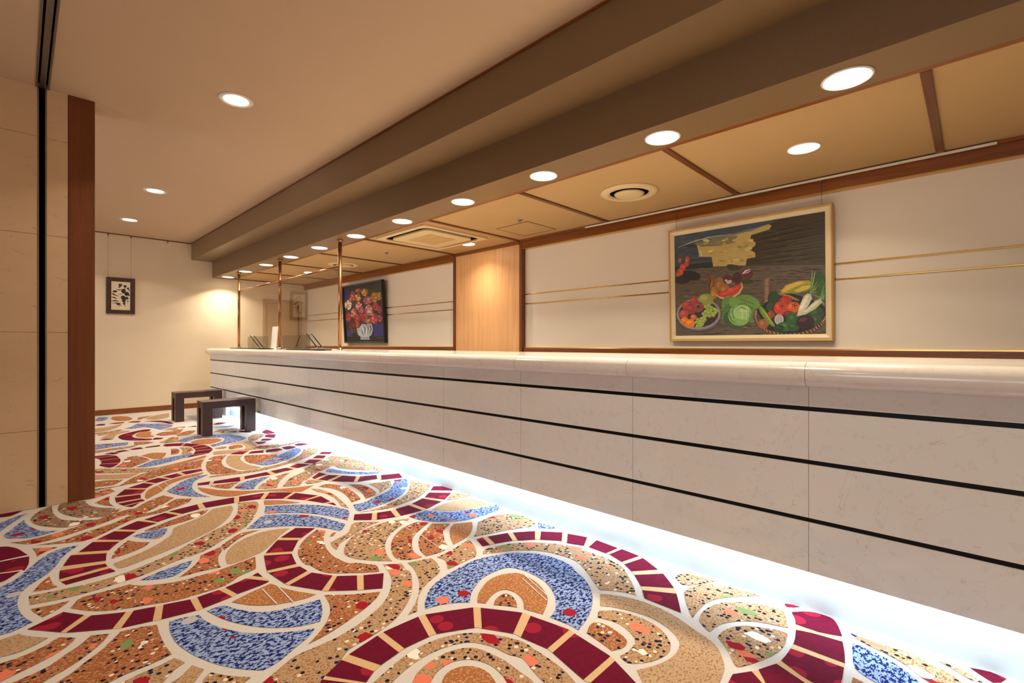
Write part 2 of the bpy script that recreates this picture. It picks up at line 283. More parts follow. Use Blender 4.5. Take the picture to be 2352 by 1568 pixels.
# ------------------------------------------------------------------ carpet
CARPET = """band M 129,2736 187,2643 208,2617 311,2547 336,2537 406,2510 432,2503 522,2471 549,2470 633,2473 661,2475 753,2500 785,2509 817,2525 / 23,2671 112,2551 127,2532 256,2435 281,2418 376,2387 403,2376 518,2349 543,2348 657,2363 681,2372 822,2393 795,2488 816,2461
poly B 234,3589* 144,3585 82,3508 38,3402 -13,3275 -47,3242 -74,3214* -63,2702* -39,2691 -11,2694 39,2726* 16,2797 2,2874 -5,2972 2,3052 23,3133 55,3184 92,3240 128,3326 168,3469
poly S 103,3207* 74,3154 54,3092 43,3063* 81,3039 124,3038* 113,3090 105,3148
poly K 31,3022* 104,3000 146,2992 242,2974 338,2983 429,3015 581,3094 685,3182 798,3272 917,3361 1007,3514 1075,3736* 1178,3680* 1156,3568 1062,3359 964,3208 831,3104 696,2996 555,2958 443,2905 360,2885 221,2872 162,2876 101,2890 32,2914*
poly S 36,2867* 99,2847 154,2838* 120,2785 68,2744* 49,2802 38,2844
poly S 152,2756* 170,2800 194,2836 269,2832 359,2831* 395,2776 508,2704 595,2694 689,2690 780,2706 866,2724* 830,2596 816,2570* 734,2546 670,2499 552,2498 471,2510 388,2549 294,2593 227,2645 184,2701
poly B 397,2845* 467,2875 545,2901 627,2914* 593,2841 557,2804 521,2776 468,2789
poly S 669,2946* 772,2992* 768,2935 733,2867 710,2775 706,2718* 615,2740 533,2743* 607,2822 652,2894
poly S 777,3001* 840,3065 923,3126 1007,3094* 932,3077 857,3018 777,2926*
poly P 1148,2993* 1075,2930 992,2835 913,2759* 835,2731 749,2721 742,2765 760,2846 803,2932 872,3003 963,3046 1053,3046
poly P 916,3720* 1026,3710* 1010,3612 950,3475 877,3367 793,3284 692,3218 593,3160 471,3106 378,3065 344,3077 334,3157* 456,3218 550,3299 623,3396 658,3506 745,3556 841,3622
poly S 337,3232* 347,3297 381,3382 433,3470* 465,3408 514,3351* 483,3298 413,3255
poly B 463,3530* 537,3549 631,3534* 601,3435 563,3381 534,3393 489,3458
poly S 506,3573* 585,3616 692,3684 802,3725 893,3733* 847,3649 753,3593 671,3571 574,3551
band M 153,3036 139,3090 134,3129 141,3245 154,3301 192,3438 223,3464 290,3582 311,3611 395,3695 419,3720 523,3804 557,3805 671,3860 698,3872 866,3901 899,3911 1094,3886 1125,3877 1284,3834 1315,3819 1438,3700 1448,3670 1537,3489 1545,3456 1542,3294 1544,3252 1533,3179 / 332,3042 317,3102 311,3137 307,3182 313,3226 327,3338 340,3377 395,3480 411,3501 484,3596 495,3625 597,3673 608,3697 724,3742 750,3755 851,3776 890,3778 1055,3750 1087,3752 1212,3710 1235,3687 1331,3600 1349,3579 1423,3462 1435,3439 1495,3297 1509,3270 1532,3181
poly M -90,3874* -50,3851 -7,3769 23,3651 33,3615* -20,3619 -84,3617*
poly M -83,3599* -15,3595 38,3584* 34,3460 19,3378 12,3400* -39,3419 -80,3439*
poly M -79,3420* -27,3395 4,3382* -24,3333 -48,3295 -76,3289*
poly S 52,3707* 98,3674 149,3632* 101,3603 66,3542* 62,3630
poly S 67,3754* 166,3739 257,3790 400,3868 522,3965 620,3939 694,4018 773,4131 813,4134 873,4077* 831,3993 743,3936 656,3886 521,3870 398,3754 292,3653 217,3654
poly S -37,3915* 7,3888 103,3894 200,3932 323,4000 422,4082 523,4125 549,4112 633,4224 742,4316* 767,4245 787,4191* 706,4088 595,3972 548,3931 487,3991 332,3894 195,3823 101,3791 36,3805
poly B -64,4089* -39,4159 -11,4248 23,4356* 29,4260 52,4149 94,4022 162,3952* 104,3931 43,3925 -17,3972 -49,4013
poly B -101,4358* -35,4444 43,4519* -2,4400 -49,4270 -95,4122*
poly M -106,4603* 19,4598* -42,4508 -105,4540*
poly G 51,4309* 58,4385 95,4505 159,4597* 156,4453 163,4325 192,4182 244,4110 343,4026 360,4017* 287,3984 203,3985 140,4058 90,4143 63,4225
poly G 183,4465* 194,4560 223,4609 329,4568* 339,4433 379,4316 431,4251 488,4161* 442,4096 393,4050* 280,4137 217,4269 190,4376
poly S 369,4453* 421,4530 466,4583* 449,4447 445,4349 458,4270* 417,4337
poly S 392,4773* 489,4811* 510,4699* 463,4651 377,4592*
poly K 403,4901* 585,4849* 498,4833 396,4818*
poly S 423,5148* 511,5126 602,5054* 557,4965 523,4912* 406,4939*
poly P 445,5421* 600,5287 734,5212* 651,5098 614,5090 430,5232*
poly K 466,5674* 576,5588 733,5427 880,5331 996,5282* 899,5201 798,5198 674,5274 450,5479*
poly S 552,4862* 643,5036 733,5149 860,5213 999,5294 1139,5342 1260,5391* 1193,5211 1147,5027* 991,5038 819,4962 693,4869 620,4856
poly O 856,5313* 1066,5418 1305,5561* 1275,5457 1046,5318
band M 542,4159 511,4212 505,4235 485,4316 479,4356 487,4497 497,4542 567,4701 590,4728 696,4811 712,4850 810,4910 846,4921 952,4962 986,4991 1135,4984 / 593,4234 589,4235 626,4262 619,4316 618,4353 630,4460 639,4489 680,4584 690,4625 749,4712 767,4737 866,4794 884,4810 971,4854 997,4865 1133,4905
poly O 641,4356* 661,4467 703,4580 760,4647 861,4765 988,4824 1128,4845* 1075,4759 968,4724 834,4614 763,4458 684,4348 644,4299
poly B 781,4420* 829,4492 933,4645 1050,4736 1133,4724* 1049,4641 992,4561 946,4412 932,4285 940,4160 977,4028* 909,4099 844,4202 798,4325
band M 999,4487 1086,4476 1110,4462 1294,4447 1328,4437 1507,4453 1541,4458 1680,4477 1720,4492 1815,4554 1868,4545 1959,4637 2005,4670 2087,4755 2125,4797 2191,4872 / 985,4425 1053,4388 1084,4388 1258,4309 1302,4344 1505,4341 1548,4347 1710,4377 1750,4391 1893,4444 1924,4456 2040,4537 2076,4581 2148,4674 2200,4719 2265,4787
poly S 1048,4350* 1140,4319 1244,4289* 1190,4225 1135,4155 1080,4233
poly B 1167,4143* 1227,4230 1311,4277 1425,4300 1476,4284* 1390,4196 1321,4111 1262,4004* 1201,4047
poly K 1291,3994* 1345,4086 1428,4180 1519,4252 1649,4294* 1529,4145 1444,4006 1399,3904* 1340,3924
poly K 1439,3900* 1561,4088 1678,4187 1814,4283 1909,4326* 1751,4112 1644,3979 1545,3833*
poly K 1573,3851* 1647,3931 1695,3927 1732,3820* 1661,3815
poly O 972,4365* 1015,4279 1091,4131 1236,3970 1400,3862 1543,3797 1632,3769* 1549,3708 1491,3668* 1403,3759 1320,3864 1218,3911 1106,3914 1047,3965 999,4061 967,4229
poly K 1576,3700* 1621,3614 1630,3447 1608,3269 1566,3063* 1550,3143 1572,3221 1595,3337 1601,3477 1573,3603
poly S 1637,3700* 1710,3732 1758,3660 1782,3530 1759,3353 1733,3230 1711,3181 1638,3170* 1674,3291 1699,3454 1687,3586
poly S 1832,3584* 1894,3520 1904,3383 1880,3266 1849,3203 1743,3166* 1779,3256 1816,3392
poly K 1948,3486* 2119,3444* 2042,3303 1955,3249 1890,3218* 1934,3310
poly B 1623,3118* 1670,3103 1773,3134 1926,3200 2026,3277 2121,3396 2147,3438* 2198,3420 2247,3404* 2185,3286 2092,3168 1974,3055 1851,3001 1721,2967 1634,2961 1582,2969 1601,3059
band M 1821,4104 1842,4010 1842,3968 1901,3895 1917,3866 1986,3758 2009,3734 2128,3673 2154,3646 2291,3581 / 1710,3994 1710,3939 1721,3900 1758,3816 1776,3775 1893,3627 1916,3607 2070,3564 2081,3517 2239,3449
poly B 1870,4092* 1936,4171 1968,4097 2016,3942 2151,3802 2229,3748* 2157,3719 2077,3763 1985,3883 1914,3995
poly K 2079,4419* 2245,4506 2277,4341 2270,4011 2261,3728* 2143,3884 2043,4047 2013,4190
poly K 1791,4335* 1957,4483 2099,4557* 1987,4245 1884,4157 1822,4141 1728,4036 1670,3976 1631,3947*
poly K 2233,3326* 2260,3208 2288,3113* 2169,3008 2033,2921 1893,2889 1750,2873 1631,2919 1569,2945* 1698,2927 1852,2966 1991,3038 2107,3153
band M 1535,2929 1627,2864 1654,2850 1737,2821 1777,2821 1883,2829 1919,2837 2035,2878 2061,2887 2151,2957 2192,2993 2271,3062 / 1481,2839 1562,2759 1587,2738 1697,2694 1732,2687 1890,2673 1928,2675 2092,2726 2132,2743 2262,2829 2301,2868 2385,2945
poly B 1761,2638* 1844,2650 1911,2652* 1947,2584 2033,2495 2207,2430 2315,2395* 2290,2334 2232,2310 2038,2314 1939,2343 1866,2400 1783,2522
poly P 1936,2636* 2083,2679 2254,2640 2296,2527 2272,2439* 2113,2475 2020,2519
poly K 2129,2722* 2282,2809 2317,2672* 2217,2679
poly K 1223,2612* 1273,2634 1364,2679 1461,2791 1580,2695* 1482,2674 1361,2619 1274,2574 1250,2555 1203,2493* 1204,2546
poly K 1746,2606* 1677,2560 1567,2503 1480,2435 1411,2347 1363,2249 1340,2161* 1278,2231 1222,2319 1205,2399 1230,2465 1287,2545 1379,2617 1498,2657 1629,2662
poly S 1712,2523* 1752,2517 1790,2460* 1691,2407 1596,2345 1526,2256 1480,2167 1474,2084* 1418,2104 1378,2145 1376,2198 1409,2280 1462,2365 1542,2448 1630,2504
poly S 1792,2432* 1872,2349* 1801,2310 1733,2236 1674,2146 1653,2083* 1580,2064 1495,2081* 1510,2149 1552,2229 1614,2312 1703,2378
poly O 1888,2332* 1935,2302 1986,2276* 1925,2200 1845,2135 1770,2106 1687,2090* 1733,2174 1784,2246 1841,2303
poly K 2007,2243* 2102,2255 2215,2235 2273,2155 2278,2055 2232,1958 2189,1950* 2061,2015 1944,2055 1839,2093* 1906,2143
poly B 2269,1972* 2273,1915 2281,1822* 2229,1866 2196,1909*
band M 1826,2053 1868,2048 1896,2035 2015,1989 2041,1971 2149,1891 2170,1862 2246,1760 2254,1727 2290,1613 2294,1551 2286,1407 2289,1384 2279,1274 2270,1247 2207,1130 2185,1092 2090,991 2051,961 1920,880 / 1786,1958 1827,1943 1858,1933 1956,1890 1978,1870 2056,1809 2076,1788 2146,1687 2146,1650 2182,1559 2187,1530 2185,1418 2186,1398 2155,1303 2141,1280 2099,1215 2075,1186 2001,1110 1972,1087 1918,1046
poly K 1724,1888* 1767,1923 1831,1905 1937,1865 2027,1784 2110,1659 2153,1538 2133,1545 2139,1446 2133,1365 2115,1281 2039,1194 1974,1130 1914,1085* 1904,1127 1874,1185 1840,1228* 1889,1297 1937,1364 1998,1474 1996,1594 1949,1715 1850,1810 1759,1858
poly B 1195,1668* 1224,1712 1301,1785 1387,1826 1485,1847 1567,1859 1632,1864 1757,1828 1860,1764 1931,1668 1952,1558 1938,1453 1912,1423 1885,1354 1840,1288 1781,1226 1693,1170 1616,1138 1523,1114* 1526,1157 1521,1206 1514,1251* 1572,1270 1637,1321 1686,1380 1725,1457 1737,1538 1736,1610 1707,1680 1630,1697 1541,1692 1470,1660 1412,1624 1359,1573* 1329,1602 1263,1647
poly O 1381,1549* 1430,1597 1501,1637 1569,1659 1639,1649 1692,1614 1702,1579 1699,1504 1673,1431 1635,1368 1589,1327 1510,1286* 1498,1326 1484,1369* 1517,1401 1543,1440 1556,1494 1543,1538 1505,1552 1450,1540 1402,1516*
poly S 1418,1483* 1448,1507 1496,1520 1521,1512 1526,1484 1507,1438 1473,1397* 1455,1432
band M 633,1507 704,1563 719,1574 795,1610 828,1621 957,1647 985,1651 1140,1641 1170,1633 1343,1531 1363,1506 1459,1354 1466,1314 1500,1141 1495,1112 1475,939 1465,913 1417,803 / 731,1406 789,1440 799,1446 845,1475 878,1487 959,1501 987,1507 1091,1499 1122,1493 1250,1418 1268,1394 1329,1282 1333,1245 1350,1129 1346,1100 1310,938 1316,912 1282,838
poly K 804,1425* 922,1461 1012,1475 1091,1469 1174,1438 1230,1392 1280,1320 1319,1224 1315,1164 1313,1098 1305,1028 1293,981 1276,938* 1205,1011* 1226,1092 1249,1158 1228,1209 1220,1278 1190,1348 1148,1384 1081,1409 1004,1417 936,1408 882,1394 848,1380*
poly K 897,1329* 942,1364 1002,1379 1075,1379 1128,1360 1169,1324 1187,1263 1196,1196 1191,1118 1190,1067 1180,1038* 1118,1101* 1136,1143 1144,1199 1136,1247 1112,1291 1063,1322 1008,1323 968,1307 940,1285*
poly O 964,1260* 998,1285 1038,1292 1082,1272 1108,1231 1112,1183 1093,1127*
poly P 1813,1207* 1858,1137 1885,1057 1890,942 1866,850 1840,783 1827,741 1803,695 1766,660 1717,631 1677,617 1603,606 1568,604* 1423,776* 1464,821 1475,835* 1534,805 1592,784 1654,778 1711,790 1744,814 1782,872 1801,962 1781,1054 1757,1112 1730,1152*
poly K 1692,1134* 1744,1085 1763,1026 1771,963 1756,891 1714,833 1671,806 1620,799 1557,818 1510,849 1486,879 1501,916* 1544,907 1597,914 1627,929 1654,969 1671,1022 1664,1070 1649,1112*
poly S 1580,1101* 1613,1100 1631,1056 1621,1002 1604,952 1578,934 1542,934 1506,953* 1518,1009 1531,1082*
poly K 2196,1038* 2266,1017 2289,882* 2198,928 2147,981
poly K 2076,940* 2138,943 2240,895 2279,798 2294,683* 2199,770 2105,826 1999,836 1915,830* 1989,885
poly K 1917,803* 1970,817 2034,815 2102,795 2159,753 2213,680 2231,612 2222,573 2112,529* 2095,575 2069,635 2019,690 1953,729 1870,741* 1888,774
poly K 1858,706* 1906,707 1963,690 2008,658 2038,612 2068,554 2067,520* 1995,510 1919,514 1837,540 1772,568 1733,592 1750,613* 1804,650
poly T 2244,551* 2286,515 2309,479 2313,443 2305,414 2256,388 2192,365 2083,339 1985,326 1864,318 1811,325* 1583,579* 1683,590* 1743,549 1845,500 1974,487 2056,491 2117,503 2188,524
top M 2244,551* 2286,515 2309,479 2313,443 2305,414 2256,388 2192,365* 2162,436 2160,516* 2199,527
top M 2116,504* 2136,456 2154,358* 2082,340 2015,328* 2012,406 2011,487* 2056,492
top M 1974,487* 1979,434 1985,326* 1916,319 1864,318* 1826,387 1875,492* 1927,488
top M 1769,535* 1845,500* 1807,407 1785,371* 1686,473* 1718,498
top M 1683,590* 1743,549* 1702,500 1679,480* 1583,579* 1633,586
poly M 2300,590* 2315,563 2314,535* 2274,575
poly B 2168,332* 2172,300 2159,244 2129,192 2101,154 2062,126* 1969,223* 1986,267 2013,299 2084,316
poly K 2242,349* 2240,302 2238,238 2249,179 2216,109 2205,65 2172,30* 2097,107 2143,160 2177,220 2195,283 2217,329
poly K 2265,102* 2263,61 2243,14 2220,-20* 2208,10 2237,56
poly M 2289,14* 2310,-37 2300,-76* 2261,-62* 2241,-42* 2261,-16
poly O 1951,295* 1945,264* 1916,294*
poly P -57,2647* -31,2652 -1,2655* 25,2605 78,2537* 47,2513 9,2497 -20,2496 -54,2506*
poly S -53,2456* -10,2451 37,2462 76,2483 106,2511 151,2459* 124,2415 83,2379 35,2354 -10,2335 -50,2316*
poly S -26,2282* 25,2294 71,2311 111,2350 153,2386 192,2439* 243,2403* 219,2355 189,2318 152,2279 111,2248 78,2230 45,2208*
poly S 76,2176* 122,2205 163,2250 207,2292 244,2343 276,2390* 337,2369 383,2343* 378,2251 378,2159 384,2082* 315,2070 254,2069 195,2054*
poly K 225,2022* 290,2037 353,2040 385,2050 406,1994* 371,1975 335,1934 319,1925*
poly P 420,1960* 444,1905* 422,1880 392,1840* 328,1907* 372,1916
poly K 455,1872* 488,1817 542,1746* 508,1731* 416,1825* 430,1851
poly K 544,1683* 637,1730 693,1752 763,1750 848,1749 895,1758 949,1770 1021,1799 1095,1836 1173,1909 1230,1988 1262,2060 1288,2159 1293,2155* 1358,2100* 1335,2019 1342,2000 1294,1911 1234,1827 1167,1762 1097,1712 1044,1687 982,1668 909,1656 839,1647 755,1584 678,1555*
poly K 1384,2086* 1443,2066 1502,2042* 1487,1973 1453,1905 1418,1878 1331,1843 1262,1798 1205,1740 1163,1679* 1118,1683* 1174,1722 1243,1789 1305,1869 1347,1951 1374,2023
poly K 1527,2030* 1639,2043 1734,2070 1794,2082* 1761,2000 1714,1926 1674,1890* 1592,1888 1519,1882 1483,1884* 1536,1970
poly B 549,2314* 580,2318 614,2308* 642,2237 689,2157 734,2118 800,2091 918,2062* 903,2009 877,1947 846,1899* 778,1922 712,1975 663,2033 618,2108 577,2202
poly O 643,2316* 717,2342 820,2365* 841,2285 885,2187 926,2117* 873,2117 803,2142 740,2178 686,2238
line W 12 773,2340 772,2153
line W 12 832,2323 827,2122
poly B 423,2335* 463,2328 519,2301* 525,2234 550,2149 592,2064 629,2009 722,1923 811,1867* 768,1828 700,1796 636,1762 584,1755* 541,1805 493,1881 450,1983 424,2075 410,2158 410,2259
poly S 949,2084* 1024,2011 1024,2011 1075,1972 1137,1931* 1097,1895 1031,1860 975,1838 876,1806 810,1792 751,1787* 790,1812 846,1859 896,1920 929,1991
band M 1171,2969 1053,2883 1026,2858 919,2727 902,2699 852,2511 851,2479 865,2315 874,2286 958,2131 977,2106 1071,2018 1094,2000 1160,1951 / 1252,2882 1136,2793 1110,2772 1028,2646 1013,2617 983,2481 984,2439 991,2367 998,2332 1055,2230 1068,2209 1137,2146 1161,2126 1239,2073
poly S 1254,2855* 1282,2797* 1224,2699 1175,2563 1155,2432 1171,2299 1199,2276 1260,2178* 1241,2117* 1232,2107* 1173,2152 1121,2201 1060,2263 1034,2329 1026,2416 1012,2452 1024,2548 1048,2626 1087,2695 1153,2773
poly S 1257,2695* 1294,2736 1312,2725* 1277,2690
poly B 1182,3516* 1270,3462 1383,3363 1478,3225 1528,3109 1543,3021 1504,2941 1452,2863* 1417,2984 1344,3150 1229,3285 1129,3372*
poly B 960,3169* 1027,3248 1095,3325 1131,3336* 1252,3221 1342,3090 1390,2927 1413,2814* 1378,2764 1338,2731* 1300,2836 1234,2947 1139,3045 1035,3117
poly O 1221,3660* 1309,3568 1382,3424* 1279,3486 1190,3555*
poly S 1193,5064* 1267,5319 1354,5442 1460,5418* 1381,5266 1330,5099 1308,4918 1335,4724 1354,4651* 1231,4661 1149,4720* 1163,4901
poly P 1370,5119* 1432,5312 1480,5380 1570,5288* 1516,5192 1484,5032 1486,4849 1533,4656* 1451,4659 1375,4709 1349,4903
poly S 1543,5164* 1589,5268 1718,5186 1816,5085* 1776,4973 1613,4868 1525,4868 1514,5002
poly B 1532,4850* 1647,4878 1760,4968 1895,5105 2033,5231 2101,5224* 2070,5102 1967,4946 1823,4798 1668,4709 1573,4714
poly K 1364,4640* 1533,4628 1752,4694 1963,4831* 2022,4839 1842,4663 1603,4556 1413,4538 1116,4619* 1129,4654
poly M 1139,6497* 1277,6440 1401,6226 1444,6055 1439,5853 1407,5753 1346,5642 1265,5619 1140,5572* 1223,5693 1282,5850 1304,5992 1303,6148 1225,6289 1114,6353*
line T 30 1242,6264 1311,6405
line T 30 1304,6112 1409,6181
line T 30 1305,5974 1431,5998
line T 30 1276,5841 1428,5830
line T 30 1217,5668 1346,5642
poly M 1103,6405* 1141,6505 1254,6460* 1220,6284*
poly M 945,6434* 972,6486 1095,6496* 1071,6411*
poly M 816,6462* 911,6509 927,6400* 849,6403
poly M 690,6417* 764,6465 808,6370* 724,6381
poly M 618,6372* 669,6415 709,6301* 669,6283
poly M 523,6316* 606,6299 671,6215 686,6047 679,5894 644,5747 576,5630 514,5793* 544,5941 541,6133 514,6209*
line T 25 517,6190 673,6196
line T 25 535,6027 687,6014
line T 25 531,5849 655,5766
poly M 610,6383* 666,6378 750,6365 630,6326
poly S 725,6008* 814,6033 869,5859 876,5706* 749,5551 710,5492* 606,5613* 679,5770
poly O 855,6008* 957,6079 1056,5976* 1013,5811 967,5725 910,5752* 883,5894
poly B 739,5476* 840,5605 893,5674 1034,5722 1247,5779* 1197,5656 1094,5562 945,5467 813,5428
poly K 1210,6191* 1286,6113 1282,5931 1228,5779 1163,5724* 1155,5824 1196,5971
poly S 1129,6173* 1179,6121 1172,5996 1127,5852 1070,5850* 1102,6004
poly B 1239,6601* 1371,6747 1530,6798 1670,6742 1803,6649 1888,6385 1885,6217* 1747,6078 1585,6019 1481,5981 1473,6098* 1604,6186 1684,6341 1690,6460 1578,6575 1436,6598 1317,6482
poly O 1363,6435* 1468,6524 1606,6484 1653,6374 1632,6275 1532,6185 1461,6165 1374,6310
poly K 1468,5891* 1555,5906 1584,5841* 1519,5770 1469,5822
poly S 1599,5860* 1697,5903 1717,5809 1682,5705 1591,5696 1562,5726
poly P 1607,5960* 1738,6048 1852,6008 1837,5722 1784,5634 1632,5521 1487,5482 1372,5539* 1412,5684 1537,5668 1662,5606 1725,5730 1728,5927
poly M 1494,5444* 1583,5508 1681,5470* 1579,5340*
poly M 1630,5333* 1695,5424 1795,5386* 1754,5268*
poly M 1782,5270* 1828,5385 1936,5357* 1884,5229*
poly M 1782,5265* 1826,5368 1910,5390 1947,5367* 1941,5265 1862,5256
poly M 1980,5396* 2072,5415 2095,5294 1979,5257
poly M 2124,5428* 2204,5482 2251,5365 2148,5353
poly M 1872,5910* 1982,5854* 1930,5774 1865,5748*
poly M 1950,5946* 2010,6047 2093,5961* 2022,5893*
poly M 2058,6144* 2139,6302 2218,6221* 2123,6014*
poly M 2139,6488* 2255,6661 2250,6326* 2151,6336
poly M 1775,6864* 1820,6913 1809,6829*
poly M 1840,6844* 1956,6845 1916,6742*
poly M 1947,6757* 1996,6829 2041,6733 2066,6611 2004,6628*
poly K 1916,6269* 2042,6448 2105,6383 2066,6200 1939,6038 1843,5979
poly M 1885,7636* 1978,7745 2064,7657* 1931,7560
poly B 1824,7366* 1937,7358 2089,7312* 1960,7226
poly M 1473,7729* 1572,7680* 1549,7623*
poly M 1581,7644* 1696,7689* 1672,7577*
poly S 1270,7244* 1377,7418 1518,7524* 1375,7137 1257,7168*
poly S 1352,7070* 1498,7294 1597,7240* 1471,6992 1350,6983*
poly M 830,7406* 876,7561 984,7699 1131,7810 1204,7774* 1170,7655 1070,7647 981,7453 955,7311 983,7152 1098,7001* 1069,6905 945,7002 859,7122 830,7278
poly M 1088,6916* 1131,7031 1205,6971* 1162,6888
poly O 993,7407* 1065,7615 1145,7643 1170,7507 1135,7329 1143,7150 1068,7129 995,7237
poly S 1179,7283* 1261,7412 1377,7404* 1381,7217 1284,7106 1200,7159
poly B 975,8089* 1072,8235 1161,8446 1288,8316 1426,8129 1477,7944 1390,7741 1283,7654* 1254,7842 1167,8054 1061,8001
poly B 588,7047* 682,7007 869,6931* 832,6768 752,6767 656,6732 559,6702*
poly M 724,8678* 777,8798 841,8755* 816,8626
poly M 879,8738* 957,8793 1056,8760* 1026,8676 944,8670
poly M 1083,8709* 1141,8767 1240,8712* 1183,8606
poly M 1247,8610* 1337,8636 1450,8520 1503,8322 1516,8103* 1469,8129 1426,8379 1343,8535
poly B 773,9267* 848,9596 949,9518* 899,9235 807,9135
poly O 959,9325* 1015,9530 1140,9455 1190,9139 1117,8912 999,8985
poly P 699,8374* 819,8412 993,8575 949,8361 784,8053 670,8023*
poly P 700,7541* 836,7851 950,7882 996,7797 848,7625 784,7357* 674,7438*
poly M 649,7339* 718,7377 778,7300* 709,7277
poly P 1313,8909* 1474,9220 1697,9394* 1611,8915* 1440,8727
line W 10 1710,1587 1635,1368
line W 10 1672,1552 1602,1340
line W 8 1636,2514 1635,2275
line W 8 1639,2348 1609,2129
line W 12 763,4644 766,4455
line W 12 819,4695 821,4553
poly K 667,7953* 813,7978 918,8050 942,7967* 816,7799 697,7695 644,7715*
poly K 1385,7687* 1493,7717* 1423,7356* 1378,7517 1304,7547*
poly S 916,6911* 1024,6836 1067,6697* 966,6671 892,6706*
poly K 555,6650* 678,6651 805,6672 918,6679* 873,6588 726,6530 604,6506 541,6486*
poly K 1110,6682* 1204,6766 1339,6898* 1271,6546* 1143,6575*
poly K 1257,9147* 1352,9237 1449,9235* 1300,8974 1216,8849*
poly S 1185,6756* 1261,6923 1308,6930* 1253,6746 1182,6584 1150,6560*
poly K 1725,6963* 1847,7123 2023,7081* 1984,6942 1857,6948
poly K 1705,5578* 1846,5658 1901,5613 2019,5589* 1963,5432* 1827,5469 1696,5504 1582,5535*
poly K 1931,5528* 2059,5546 2178,5579 2271,5584* 2128,5474 2009,5474 1926,5436
poly K 2095,5106* 2184,5138 2228,5030* 2151,4899 2028,4772 1855,4664 1710,4607 1612,4605* 1795,4725 1963,4880
poly K 2099,4578* 2191,4631 2249,4464* 2171,4263* 2008,4242 1930,4220* 1839,4270 1762,4284* 1951,4394"""
def smooth_closed(pts):
    """pts: (x,y,corner); Catmull-Rom between corners, corners stay sharp"""
    n = len(pts); out = []
    for i in range(n):
        p0, p1, p2, p3 = pts[i-1], pts[i], pts[(i+1)%n], pts[(i+2)%n]
        if p1[2]: p0 = p1
        if p2[2]: p3 = p2
        L = math.hypot(p2[0]-p1[0], p2[1]-p1[1]); k = max(2, min(8, int(L/.03)))
        for j in range(k):
            t = j/k
            out.append(tuple(.5*((2*p1[a]) + (-p0[a]+p2[a])*t + (2*p0[a]-5*p1[a]+4*p2[a]-p3[a])*t*t + (-p0[a]+3*p1[a]-3*p2[a]+p3[a])*t**3) for a in (0,1)))
    return out
def smooth_open(pts, per=6):
    out = []; idx = []
    n = len(pts)
    for i in range(n-1):
        p0, p1, p2, p3 = pts[max(0,i-1)], pts[i], pts[i+1], pts[min(n-1,i+2)]
        idx.append(len(out))
        for j in range(per):
            t = j/per
            out.append(tuple(.5*((2*p1[a]) + (-p0[a]+p2[a])*t + (2*p0[a]-5*p1[a]+4*p2[a]-p3[a])*t*t + (-p0[a]+3*p1[a]-3*p2[a]+p3[a])*t**3) for a in (0,1)))
    idx.append(len(out)); out.append(tuple(pts[-1][:2]))
    return out, idx
def clean(pts):
    out = []
    for p in pts:
        if not out or math.hypot(p[0]-out[-1][0], p[1]-out[-1][1]) > .004: out.append(p)
    while len(out) > 3 and math.hypot(out[0][0]-out[-1][0], out[0][1]-out[-1][1]) <= .004: out.pop()
    return out
